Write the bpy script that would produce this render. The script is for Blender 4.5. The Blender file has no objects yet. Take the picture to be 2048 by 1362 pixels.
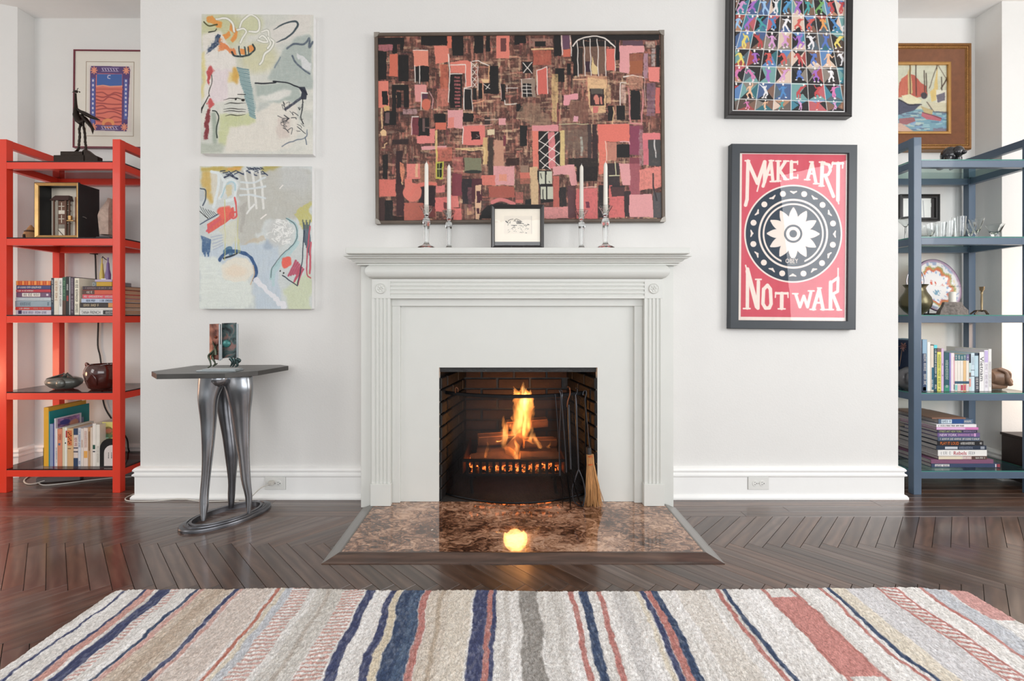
import bpy, math, random
import numpy as np
from mathutils import Vector, Matrix
S = bpy.context.scene
COL = S.collection
PI = math.pi
# ------------------------------------------------------------------ camera
H = 1.0                      # eye height
F = 16 / 36 * 2048           # focal length in pixels of the 2048 px frame
VX, VY = 1012.0, 632.0       # vanishing point of the room's depth direction
cd = bpy.data.cameras.new('camera'); cam = bpy.data.objects.new('camera', cd); COL.objects.link(cam)
cd.lens = 16; cd.sensor_width = 36; cd.shift_x = (1024 - VX) / 2048; cd.shift_y = (VY - 681) / 2048
cd.clip_start = 0.05
cam.location = (0, 0, H); cam.rotation_euler = (PI / 2, 0, 0)
S.camera = cam
# ------------------------------------------------------------------ world, lights, exposure
w = bpy.data.worlds.new('world'); S.world = w; w.use_nodes = True
w.node_tree.nodes['Background'].inputs[0].default_value = (0.95, 0.98, 1.0, 1)
w.node_tree.nodes['Background'].inputs[1].default_value = 0.72
S.view_settings.view_transform = 'Standard'; S.view_settings.look = 'None'
S.view_settings.gamma = 1; S.view_settings.use_curve_mapping = False
S.view_settings.exposure = 0.0

def area(name, loc, target, sx, sy, power, col):
    l = bpy.data.lights.new(name, 'AREA'); l.shape = 'RECTANGLE'; l.size = sx; l.size_y = sy; l.energy = power; l.color = col
    o = bpy.data.objects.new(name, l); COL.objects.link(o); o.location = loc
    o.rotation_euler = (Vector(target) - Vector(loc)).to_track_quat('-Z', 'Y').to_euler()
    return o
def point(name, loc, r, power, col):
    l = bpy.data.lights.new(name, 'POINT'); l.shadow_soft_size = r; l.energy = power; l.color = col
    o = bpy.data.objects.new(name, l); COL.objects.link(o); o.location = loc
    return o
area('assumed_window_light_right', (4.0, 0.2, 1.75), (0.6, 2.5, 1.1), 2.0, 1.9, 89, (0.99, 0.99, 1.0))  # daylight assumed to come from the right; that wall has no window
area('added_fill_light_rear', (0.6, -2.9, 1.7), (0.0, 2.5, 1.15), 4.2, 1.8, 88, (0.97, 0.985, 1.0))  # added fill behind the camera
area('added_fill_light_left', (-4.0, -0.2, 1.75), (-0.8, 2.5, 1.1), 1.6, 1.6, 34, (1.0, 0.98, 0.96))  # added weaker fill from the left; the wall there is solid
point('assumed_lamp_light_right', (3.42, 2.50, 0.84), 0.12, 11, (1.0, 0.66, 0.42))  # warm lamp assumed out of view on the right; only its light exists
point('assumed_lamp_light_left', (-3.35, 2.30, 0.62), 0.14, 9, (1.0, 0.58, 0.34))  # assumed warm lamp beyond the left edge, without a body
point('fire_light_front', (0.05, 2.515, 0.27), 0.05, 1.3, (1.0, 0.45, 0.14))  # added point light to brighten the fronts of the logs
point('fire_light', (0.055, 2.66, 0.34), 0.07, 3.2, (1.0, 0.42, 0.12))

# ------------------------------------------------------------------ helpers
def lin(c):
    c = c / 255.0
    return c / 12.92 if c <= 0.04045 else ((c + 0.055) / 1.055) ** 2.4
def rgb(c): return (lin(c[0]), lin(c[1]), lin(c[2]), 1)
def wx(px, Y): return (px - VX) / F * Y
def wz(py, Y): return H - (py - VY) / F * Y

_mats = {}
def mat(name, col, rough=0.5, metal=0.0, var=0.06, scale=18, bump=0.0, bscale=None, coat=0.0, stretch=(1, 1, 1), emit=None, spec=0.5, aniso=0):
    if name in _mats: return _mats[name]
    m = bpy.data.materials.new(name); m.use_nodes = True; nt = m.node_tree; N = nt.nodes; L = nt.links
    b = N['Principled BSDF']
    b.inputs['Roughness'].default_value = rough; b.inputs['Metallic'].default_value = metal
    b.inputs['Coat Weight'].default_value = coat; b.inputs['Specular IOR Level'].default_value = spec
    tc = N.new('ShaderNodeTexCoord'); mp = N.new('ShaderNodeMapping'); mp.inputs['Scale'].default_value = stretch
    L.new(tc.outputs['Object'], mp.inputs[0])
    nz = N.new('ShaderNodeTexNoise'); nz.inputs['Scale'].default_value = scale; nz.inputs['Detail'].default_value = 6
    L.new(mp.outputs[0], nz.inputs['Vector'])
    mx = N.new('ShaderNodeMix'); mx.data_type = 'RGBA'
    c = rgb(col); mx.inputs[6].default_value = tuple(max(0, x * (1 - 2.2 * var)) for x in c[:3]) + (1,)
    mx.inputs[7].default_value = tuple(min(1, x * (1 + 2.2 * var)) for x in c[:3]) + (1,)
    L.new(nz.outputs['Fac'], mx.inputs[0]); L.new(mx.outputs[2], b.inputs['Base Color'])
    if bump:
        n2 = N.new('ShaderNodeTexNoise'); n2.inputs['Scale'].default_value = bscale or scale * 3; n2.inputs['Detail'].default_value = 4
        L.new(mp.outputs[0], n2.inputs['Vector'])
        bp = N.new('ShaderNodeBump'); bp.inputs['Strength'].default_value = 1; bp.inputs['Distance'].default_value = bump
        L.new(n2.outputs['Fac'], bp.inputs['Height']); L.new(bp.outputs[0], b.inputs['Normal'])
    if emit:
        b.inputs['Emission Color'].default_value = rgb(emit[0]); b.inputs['Emission Strength'].default_value = emit[1]
    _mats[name] = m
    return m
def glass(name, tint=(255, 255, 255), rough=0.0, ior=1.45):       # thin clear panes: clear transmission with Fresnel gloss
    if name in _mats: return _mats[name]
    m = bpy.data.materials.new(name); m.use_nodes = True; nt = m.node_tree; N = nt.nodes; L = nt.links
    N.remove(N['Principled BSDF']); out = N['Material Output']
    t = N.new('ShaderNodeBsdfTransparent'); t.inputs[0].default_value = rgb(tint)
    g = N.new('ShaderNodeBsdfAnisotropic'); g.inputs['Roughness'].default_value = rough
    fr = N.new('ShaderNodeFresnel'); fr.inputs[0].default_value = ior
    nz = N.new('ShaderNodeTexNoise'); nz.inputs['Scale'].default_value = 2.0
    bp = N.new('ShaderNodeBump'); bp.inputs['Distance'].default_value = 0.0006; L.new(nz.outputs['Fac'], bp.inputs['Height'])
    L.new(bp.outputs[0], g.inputs['Normal'])
    ge = N.new('ShaderNodeNewGeometry'); sb = N.new('ShaderNodeMath'); sb.operation = 'SUBTRACT'; sb.inputs[0].default_value = 1; L.new(ge.outputs['Backfacing'], sb.inputs[1])
    ml = N.new('ShaderNodeMath'); ml.operation = 'MULTIPLY'; L.new(fr.outputs[0], ml.inputs[0]); L.new(sb.outputs[0], ml.inputs[1])
    mx = N.new('ShaderNodeMixShader'); L.new(ml.outputs[0], mx.inputs[0]); L.new(t.outputs[0], mx.inputs[1]); L.new(g.outputs[0], mx.inputs[2])
    L.new(mx.outputs[0], out.inputs[0])
    _mats[name] = m
    return m
def crystal(name, tint=(250, 252, 252)):
    if name in _mats: return _mats[name]
    m = mat(name, tint, 0.02, var=0.0); m.node_tree.nodes['Principled BSDF'].inputs['Transmission Weight'].default_value = 1.0
    m.node_tree.nodes['Principled BSDF'].inputs['IOR'].default_value = 1.5
    return m

class MB:
    def __init__(s): s.v = []; s.f = []; s.m = []
    def add(s, vs, fs, m=0):
        o = len(s.v); s.v += [tuple(p) for p in vs]
        for f in fs: s.f.append([i + o for i in f]); s.m.append(m)
        return s
    def box(s, x0, x1, y0, y1, z0, z1, m=0):
        return s.add([(x0, y0, z0), (x1, y0, z0), (x1, y1, z0), (x0, y1, z0), (x0, y0, z1), (x1, y0, z1), (x1, y1, z1), (x0, y1, z1)],
                     [(0, 3, 2, 1), (4, 5, 6, 7), (0, 1, 5, 4), (1, 2, 6, 5), (2, 3, 7, 6), (3, 0, 4, 7)], m)
    def loft(s, rings, m=0, caps=True, closed=True):
        n = len(rings[0]); vs = [p for r in rings for p in r]; fs = []
        for i in range(len(rings) - 1):
            for j in range(n if closed else n - 1):
                k = (j + 1) % n
                fs.append((i * n + j, i * n + k, (i + 1) * n + k, (i + 1) * n + j))
        if caps:
            fs.append(tuple(range(n - 1, -1, -1))); fs.append(tuple((len(rings) - 1) * n + j for j in range(n)))
        return s.add(vs, fs, m)
    def tube(s, pts, r, n=8, m=0, caps=True, flat=1.0):
        pts = [Vector(p) for p in pts]
        if not hasattr(r, '__len__'): r = [r] * len(pts)
        rings = []; up = None
        for i, p in enumerate(pts):
            d = (pts[min(i + 1, len(pts) - 1)] - pts[max(i - 1, 0)]).normalized()
            if up is None:
                up = Vector((0, 0, 1)) if abs(d.z) < 0.9 else Vector((1, 0, 0))
            a = d.cross(up).normalized(); b = a.cross(d).normalized(); up = b
            rings.append([tuple(p + a * math.cos(t) * r[i] + b * math.sin(t) * r[i] * flat) for t in [2 * PI * k / n for k in range(n)]])
        return s.loft(rings, m, caps)
    def lathe(s, c, prof, n=24, m=0, caps=True, sx=1, sy=1, rot=0, sq=0):
        rings = []
        for r, z in prof:
            rings.append([(c[0] + r * sx * math.cos(rot + 2 * PI * k / n), c[1] + r * sy * math.sin(rot + 2 * PI * k / n), c[2] + z) for k in range(n)])
        return s.loft(rings, m, caps)
    def ball(s, c, r, nu=16, nv=10, m=0, fn=None, M=None):
        if not hasattr(r, '__len__'): r = (r, r, r)
        rings = []
        for i in range(nv + 1):
            t = PI * i / nv; t = min(max(t, 0.02), PI - 0.02)
            ring = []
            for k in range(nu):
                a = 2 * PI * k / nu
                d = Vector((math.sin(t) * math.cos(a), math.sin(t) * math.sin(a), -math.cos(t)))
                q = fn(d) if fn else 1.0
                p = Vector((d.x * r[0] * q, d.y * r[1] * q, d.z * r[2] * q))
                if M is not None: p = M @ p
                ring.append(tuple(p + Vector(c)))
            rings.append(ring)
        return s.loft(rings, m)
    def prism(s, poly, lo, hi, axis='y', m=0):            # poly in the other two axes, in order
        def P(a, b, t): return {'y': (a, t, b), 'z': (a, b, t), 'x': (t, a, b)}[axis]
        return s.loft([[P(a, b, lo) for a, b in poly], [P(a, b, hi) for a, b in poly]], m)
    def rings4(s, x0, x1, z0, z1, prof, m=0, caps=False): # mitred picture frame: (inset, y) profile, swept around a rectangle
        rr = [[(x0 + t, y, z0 + t), (x1 - t, y, z0 + t), (x1 - t, y, z1 - t), (x0 + t, y, z1 - t)] for t, y in prof]
        rr.append(rr[0])
        return s.loft(rr, m, caps=False)
    def sweep(s, path, prof, m=0, side=1):               # open 2-D path (x,y), profile (offset, z) to one side, mitred
        P = [Vector((a, b)) for a, b in path]; rings = []
        for i, p in enumerate(P):
            d0 = (P[i] - P[i - 1]).normalized() if i > 0 else (P[1] - P[0]).normalized()
            d1 = (P[i + 1] - P[i]).normalized() if i < len(P) - 1 else d0
            n0 = Vector((d0.y, -d0.x)) * side; n1 = Vector((d1.y, -d1.x)) * side
            n = (n0 + n1); n = n / max(n.dot(n0), 1e-6)
            rings.append([(p.x + n.x * o, p.y + n.y * o, z) for o, z in prof])
        return s.loft(rings, m, caps=True)
    def xf(s, M, start=0):
        for i in range(start, len(s.v)): s.v[i] = tuple(M @ Vector(s.v[i]))
        return s
    def text(s, body, o, u, v, width, height, m=0, squeeze=True):  # flat lettering: origin o (lower left), axes u (reading) and v (up)
        vs, fs, w0, h0 = glyphs(body)
        u = Vector(u); v = Vector(v); o = Vector(o)
        sx = width / w0; sy = height / h0
        if not squeeze: sx = sy = min(sx, sy)
        return s.add([o + u * (a * sx) + v * (b * sy) for a, b in vs], fs, m)
    def build(s, name, mats, parent=None, smooth=None, bevel=0, seg=2, sub=0):
        me = bpy.data.meshes.new(name)
        if parent is not None: off = Vector(parent_loc(parent))
        else:
            a = np.array(s.v); lo = a.min(0); hi = a.max(0); off = Vector(((lo[0] + hi[0]) / 2, (lo[1] + hi[1]) / 2, lo[2]))
        vv = [(x - off.x, y - off.y, z - off.z) for x, y, z in s.v]
        me.from_pydata(vv, [], s.f)
        if not isinstance(mats, (list, tuple)): mats = [mats]
        for q in mats: me.materials.append(q)
        if len(mats) > 1: me.polygons.foreach_set('material_index', s.m)
        o = bpy.data.objects.new(name, me); COL.objects.link(o)
        if parent is not None: o.parent = parent
        else: o.location = off
        import bmesh
        bm = bmesh.new(); bm.from_mesh(me); bmesh.ops.recalc_face_normals(bm, faces=bm.faces); bm.to_mesh(me); bm.free()
        if smooth:
            me.polygons.foreach_set('use_smooth', [True] * len(me.polygons))
            me.set_sharp_from_angle(angle=math.radians(smooth))
        if bevel:
            b = o.modifiers.new('bevel', 'BEVEL'); b.width = bevel; b.segments = seg; b.limit_method = 'ANGLE'; b.angle_limit = math.radians(40)
        if sub:
            b = o.modifiers.new('sub', 'SUBSURF'); b.levels = sub; b.render_levels = sub
        return o
def parent_loc(p):
    l = Vector((0, 0, 0))
    while p is not None: l += p.location; p = p.parent
    return l
_g = {}
def glyphs(body):
    if body in _g: return _g[body]
    cu = bpy.data.curves.new('txt', 'FONT'); cu.body = body; cu.resolution_u = 2
    ob = bpy.data.objects.new('txt', cu); COL.objects.link(ob)
    dg = bpy.context.evaluated_depsgraph_get(); me = bpy.data.meshes.new_from_object(ob.evaluated_get(dg))
    vs = [(v.co.x, v.co.y) for v in me.vertices]; fs = [tuple(p.vertices) for p in me.polygons]
    bpy.data.objects.remove(ob); bpy.data.curves.remove(cu); bpy.data.meshes.remove(me)
    x0 = min(a for a, b in vs); x1 = max(a for a, b in vs); y0 = min(b for a, b in vs); y1 = max(b for a, b in vs)
    _g[body] = ([(a - x0, b - y0) for a, b in vs], fs, x1 - x0, max(y1 - y0, 0.5))
    return _g[body]
def tag(o, label=None, cat=None, group=None, kind=None):
    if label: o['label'] = label
    if cat: o['category'] = cat
    if group: o['group'] = group
    if kind: o['kind'] = kind
    return o
def root(name, loc, label, cat, group=None):
    o = bpy.data.objects.new(name, None); COL.objects.link(o); o.location = loc; o.empty_display_size = 0.05
    return tag(o, label, cat, group)
def dup(o, dloc, label, group=None):
    c = o.copy(); COL.objects.link(c); c.location = Vector(o.location) + Vector(dloc); c['label'] = label
    if group: c['group'] = group
    for ch in list(o.children):
        k = ch.copy(); COL.objects.link(k); k.parent = c
        for g in list(ch.children):
            q = g.copy(); COL.objects.link(q); q.parent = k
    return c
def struct(o): o['kind'] = 'structure'; return o
def catmull(pts, k=6):
    P = [np.array(p, float) for p in pts]; P = [2 * P[0] - P[1]] + P + [2 * P[-1] - P[-2]]; out = []
    for i in range(1, len(P) - 2):
        for j in range(k):
            t = j / k
            out.append(0.5 * ((2 * P[i]) + (-P[i - 1] + P[i + 1]) * t + (2 * P[i - 1] - 5 * P[i] + 4 * P[i + 1] - P[i + 2]) * t * t + (-P[i - 1] + 3 * P[i] - 3 * P[i + 1] + P[i + 2]) * t ** 3))
    out.append(P[-2]); return [tuple(p) for p in out]

# numpy value noise
_lat = np.random.RandomState(5).rand(256, 256)
def vn(x, y, seed=0):
    x = x + seed * 17.13; y = y + seed * 31.7
    xi = np.floor(x).astype(int); yi = np.floor(y).astype(int); fx = x - xi; fy = y - yi
    fx = fx * fx * (3 - 2 * fx); fy = fy * fy * (3 - 2 * fy)
    a = _lat[yi % 256, xi % 256]; b = _lat[yi % 256, (xi + 1) % 256]; c = _lat[(yi + 1) % 256, xi % 256]; d = _lat[(yi + 1) % 256, (xi + 1) % 256]
    return (a * (1 - fx) + b * fx) * (1 - fy) + (c * (1 - fx) + d * fx) * fy
def fbm(x, y, seed=0, o=4):
    r = 0; a = 0.5; t = 0
    for i in range(o): r = r + a * vn(x * 2 ** i, y * 2 ** i, seed + i * 3); t += a; a *= 0.5
    return r / t
class Cv:                                                    # paint on a grid of points; coordinates in picture units
    def __init__(s, x0, y0, x1, y1, k, bg, warp=1.0):
        s.b = (x0, y0, x1, y1); s.nx = int((x1 - x0) * k) + 1; s.ny = int((y1 - y0) * k) + 1
        s.X, s.Y = np.meshgrid(np.linspace(x0, x1, s.nx), np.linspace(y0, y1, s.ny))
        s.A = np.zeros((s.ny, s.nx, 3)) + np.array(bg, float); s.o = (0, 0, 1.0); s.k = k
        s.wx = (fbm(s.X / 16, s.Y / 16, 1, 2) - 0.5) * 2 * warp; s.wy = (fbm(s.X / 16, s.Y / 16, 9, 2) - 0.5) * 2 * warp
    def z(s, ox, oy, sc): s.o = (ox, oy, sc); return s
    def T(s, pts): return [(s.o[0] + a / s.o[2], s.o[1] + b / s.o[2]) for a, b in pts]
    def win(s, pts, pad):
        x0, y0, x1, y1 = s.b; a = np.array(pts); lo = a.min(0) - pad; hi = a.max(0) + pad
        i0 = max(0, int((lo[0] - x0) * s.k)); i1 = min(s.nx, int((hi[0] - x0) * s.k) + 2); j0 = max(0, int((lo[1] - y0) * s.k)); j1 = min(s.ny, int((hi[1] - y0) * s.k) + 2)
        return (slice(j0, j1), slice(i0, i1)) if i1 > i0 and j1 > j0 else None
    def mix(s, w, m, col, tex, ts=(3, 3)):
        if tex: 
            n = fbm(s.X[w] / ts[0], s.Y[w] / ts[1], len(s.A) % 7 + int(col[0]) % 5)
            m = m * np.clip(1 - tex * 2.2 * np.clip(n - 0.42, 0, 1), 0, 1)
        s.A[w] = s.A[w] * (1 - m[..., None]) + np.array(col, float) * m[..., None]
    def poly(s, pts, col, a=1, wp=1, tex=0, ts=(3, 3)):
        pts = s.T(pts); w = s.win(pts, 3)
        if w is None: return s
        X = s.X[w] + s.wx[w] * wp; Y = s.Y[w] + s.wy[w] * wp; ins = np.zeros(X.shape, bool)
        for i in range(len(pts)):
            xa, ya = pts[i]; xb, yb = pts[i - 1]
            if ya == yb: continue
            c = ((ya > Y) != (yb > Y)) & (X < (xb - xa) * (Y - ya) / (yb - ya) + xa); ins ^= c
        m = ins.astype(float)
        if wp >= 2:                                      # dry-brush edge: average of streak-shifted copies
            for q in range(5):
                sx, sy = ((14, 1.6), (1.6, 12), (9, 2), (2, 9), (4, 4))[q]; n = (fbm(s.X[w] / sx, s.Y[w] / sy, q + 3, 2) - .5) * 2.4 * wp; ins = np.zeros(X.shape, bool); X2 = X + n; Y2 = Y + n * ((-1) ** q)
                for i in range(len(pts)):
                    xa, ya = pts[i]; xb, yb = pts[i - 1]
                    if ya == yb: continue
                    ins ^= ((ya > Y2) != (yb > Y2)) & (X2 < (xb - xa) * (Y2 - ya) / (yb - ya) + xa)
                m = m + ins
            m = np.clip(m / 6, 0, 1); m = m * m * (3 - 2 * m)
        s.mix(w, m * a, col, tex, ts); return s
    def blur(s, n=2, mixw=1.0):
        B = s.A.copy()
        for _ in range(n):
            P = np.pad(B, ((2, 2), (2, 2), (0, 0)), 'edge'); B = (P[0:-4, 2:-2] + P[4:, 2:-2] + P[2:-2, 0:-4] + P[2:-2, 4:] + P[2:-2, 2:-2] * 2) / 6
        s.A = s.A * (1 - mixw) + B * mixw; return s
    def streaks(s, amp=16, a=(14, 2.2), b=(2.2, 12)):
        g = fbm(s.X / 40, s.Y / 40, 5, 2); m = np.clip((g - .46) * 12, 0, 1)
        n = (fbm(s.X / a[0], s.Y / a[1], 7, 3) - .5) * m + (fbm(s.X / b[0], s.Y / b[1], 13, 3) - .5) * (1 - m)
        s.A = s.A + (n * 2 * amp)[..., None]; return s
    def rect(s, x0, y0, x1, y1, col, a=1, wp=1, tex=0, ts=(3, 3)): return s.poly([(x0, y0), (x1, y0), (x1, y1), (x0, y1)], col, a, wp, tex, ts)
    def line(s, pts, wd, col, a=1, wp=1, tex=0, taper=False, soft=0.5, cur=False):
        if cur: pts = catmull([(p[0], p[1]) for p in pts], 5)
        pts = s.T(pts); r = wd / s.o[2] / 2; w = s.win(pts, r + 3)
        if w is None: return s
        X = s.X[w] + s.wx[w] * wp; Y = s.Y[w] + s.wy[w] * wp; best = np.full(X.shape, 1e9); n = len(pts) - 1
        for i in range(n):
            (xa, ya), (xb, yb) = pts[i], pts[i + 1]; dx = xb - xa; dy = yb - ya; q = max(dx * dx + dy * dy, 1e-9)
            t = np.clip(((X - xa) * dx + (Y - ya) * dy) / q, 0, 1)
            rr = r * (1 - 0.75 * abs(2 * (i + t) / n - 1) ** 2) if taper else r
            best = np.minimum(best, np.hypot(X - xa - t * dx, Y - ya - t * dy) - rr)
        s.mix(w, np.clip(0.5 - best / (2 * soft / s.k ** 0.5), 0, 1) * a, col, tex); return s
    def ell(s, cx, cy, rx, ry, col, a=1, soft=0.3, wp=1, tex=0, r0=0.0):
        (cx, cy), = s.T([(cx, cy)]); rx /= s.o[2]; ry /= s.o[2]
        w = s.win([(cx - rx * 1.4, cy - ry * 1.4), (cx + rx * 1.4, cy + ry * 1.4)], 2)
        if w is None: return s
        d = np.hypot((s.X[w] + s.wx[w] * wp - cx) / rx, (s.Y[w] + s.wy[w] * wp - cy) / ry)
        m = np.clip((1 - d) / max(soft, 1e-3) + 0.5, 0, 1)
        if r0: m = m * np.clip((d - r0) / 0.03 + 0.5, 0, 1)
        s.mix(w, m * a, col, tex); return s
    def mesh(s, name, Y, material, parent, relief=0.0):      # the painted sheet as a point-coloured grid standing at depth Y
        off = parent_loc(parent) if parent is not None else Vector((0, 0, 0)); n = s.nx * s.ny
        co = np.empty((n, 3)); co[:, 0] = ((s.X.ravel() - VX) / F * Y) - off.x; co[:, 2] = H - (s.Y.ravel() - VY) / F * Y - off.z
        g = s.A.mean(2).ravel()
        co[:, 1] = Y - off.y - relief * fbm(s.X.ravel() / 2.5, s.Y.ravel() / 2.5, 4)
        return grid_mesh(name, co, s.A.reshape(-1, 3), s.nx, s.ny, material, parent)
def grid_mesh(name, co, colr, nx, ny, material, parent, flip=False):
    me = bpy.data.meshes.new(name); n = nx * ny
    me.vertices.add(n); me.vertices.foreach_set('co', co.ravel())
    i = np.arange(nx - 1)[None, :] + np.arange(ny - 1)[:, None] * nx; i = i.ravel()
    q = np.stack([i, i + nx, i + nx + 1, i + 1], 1) if not flip else np.stack([i, i + 1, i + nx + 1, i + nx], 1)
    me.loops.add(q.size); me.loops.foreach_set('vertex_index', q.ravel()); me.polygons.add(len(q))
    me.polygons.foreach_set('loop_start', np.arange(len(q)) * 4); me.update(calc_edges=True)
    me.polygons.foreach_set('use_smooth', [True] * len(q))
    at = me.color_attributes.new('paint', 'BYTE_COLOR', 'POINT')
    c = np.ones((n, 4)); c[:, :3] = np.clip(colr / 255, 0, 1); at.data.foreach_set('color_srgb', c.ravel())
    me.materials.append(material); o = bpy.data.objects.new(name, me); COL.objects.link(o)
    if parent is not None: o.parent = parent
    return o
def paint_mat(name, rough=0.5, bump=0.0, bscale=300, speck=0.0, sscale=400, stretch=(1, 1, 1)):
    m = bpy.data.materials.new(name); m.use_nodes = True; nt = m.node_tree; N = nt.nodes; L = nt.links; b = N['Principled BSDF']; b.inputs['Specular IOR Level'].default_value = .22
    a = N.new('ShaderNodeAttribute'); a.attribute_name = 'paint'; b.inputs['Roughness'].default_value = rough
    tc = N.new('ShaderNodeTexCoord'); mp = N.new('ShaderNodeMapping'); mp.inputs['Scale'].default_value = stretch; L.new(tc.outputs['Object'], mp.inputs[0])
    nz = N.new('ShaderNodeTexNoise'); nz.inputs['Scale'].default_value = sscale; nz.inputs['Detail'].default_value = 3; L.new(mp.outputs[0], nz.inputs[0])
    hs = N.new('ShaderNodeHueSaturation'); hs.inputs['Saturation'].default_value = .9; mr = N.new('ShaderNodeMapRange'); mr.inputs[1].default_value = 0.3; mr.inputs[2].default_value = 0.7
    mr.inputs[3].default_value = 1 - speck; mr.inputs[4].default_value = 1 + speck
    L.new(nz.outputs[0], mr.inputs[0]); L.new(mr.outputs[0], hs.inputs['Value']); L.new(a.outputs['Color'], hs.inputs['Color']); L.new(hs.outputs[0], b.inputs['Base Color'])
    if bump:
        n2 = N.new('ShaderNodeTexNoise'); n2.inputs['Scale'].default_value = bscale; n2.inputs['Detail'].default_value = 3; L.new(mp.outputs[0], n2.inputs[0])
        bp = N.new('ShaderNodeBump'); bp.inputs['Distance'].default_value = bump; L.new(n2.outputs[0], bp.inputs['Height']); L.new(bp.outputs[0], b.inputs['Normal'])
    return m
# ================================================================== THE ROOM
YW, YB, ZC, XL, XR = 2.507, 2.95, 2.93, -2.014, 2.16
wallm = mat('wall_paint', (228, 227, 224), 0.75, var=0.012, scale=5, bump=0.0006, bscale=120)
trimm = mat('trim_paint', (246, 246, 244), 0.38, var=0.01, scale=9, bump=0.0003, bscale=60)
mantm = mat('mantel_paint', (219, 220, 215), 0.42, var=0.015, scale=7, bump=0.0003, bscale=40)
ceilm = mat('ceiling_paint', (246, 245, 243), 0.8, var=0.01)

b = MB(); b.box(XL, -0.37, YW, 3.05, 0, ZC + .05); b.box(0.50, XR, YW, 3.05, 0, ZC + .05); b.box(-0.37, 0.50, YW, 3.05, 0.76, ZC + .05); b.box(-0.37, 0.50, 2.93, 3.05, 0, 0.76)
struct(b.build('wall_front', wallm))
b = MB(); b.box(-3.154, XL, YB, 3.05, 0, ZC + .05); struct(b.build('wall_left_back', wallm))
b = MB(); b.box(-3.154, -3.054, 2.845, 2.95, 0, ZC + .05); struct(b.build('wall_left_return', wallm))
b = MB(); b.prism([(-3.054, 2.845), (-4.25, 2.345), (-4.25, 2.95), (-3.154, 2.95)], 0, ZC + .05, 'z'); struct(b.build('wall_left_angled', wallm))
b = MB(); b.box(XR, 3.04, YB, 3.05, 0, ZC + .05); struct(b.build('wall_right_back', wallm))
b = MB(); b.box(3.04, 3.14, 2.79, 3.05, 0, ZC + .05); b.box(3.14, 4.3, 2.79, 3.05, 0, ZC + .05); struct(b.build('wall_right_return', wallm))
b = MB(); b.box(4.25, 4.35, -3.2, 2.9, 0, ZC + .05); struct(b.build('wall_right', wallm))
b = MB(); b.box(-4.35, -4.25, -3.2, 2.9, 0, ZC + .05); struct(b.build('wall_left', wallm))
b = MB(); b.box(-4.35, 4.35, -3.2, 3.05, ZC, ZC + .1); b.build('ceiling', ceilm)['kind'] = 'structure'
b = MB(); b.box(XR, 4.2, 2.36, 2.42, ZC - .018, ZC); b.box(XR, 4.2, 2.44, 2.455, ZC - .01, ZC); struct(b.build('trim_1', trimm))

# ---- baseboards: tall profile with a double bead on top and a shoe at the floor
BP = [(0, 0), (.032, 0), (.032, .010), (.026, .020), (.018, .024), (.018, .118), (.020, .122), (.027, .126), (.027, .134), (.019, .140), (.019, .146), (.024, .150), (.026, .157), (.020, .166), (.010, .172), (0, .174)]
def bboard(name, path, side):
    b = MB(); b.sweep(path, BP, side=side); struct(b.build(name, trimm, smooth=25))
bboard('baseboard_front_left', [(-.757, YW), (XL, YW), (XL, YB)], -1)
bboard('baseboard_front_right', [(.874, YW), (XR, YW), (XR, YB)], 1)
bboard('baseboard_left', [(XL - .03, YB), (-3.054, YB), (-3.054, 2.845), (-4.2, 2.366)], -1)
bboard('baseboard_right', [(XR + .03, YB), (3.04, YB), (3.04, 2.79), (4.2, 2.79)], 1)

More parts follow.
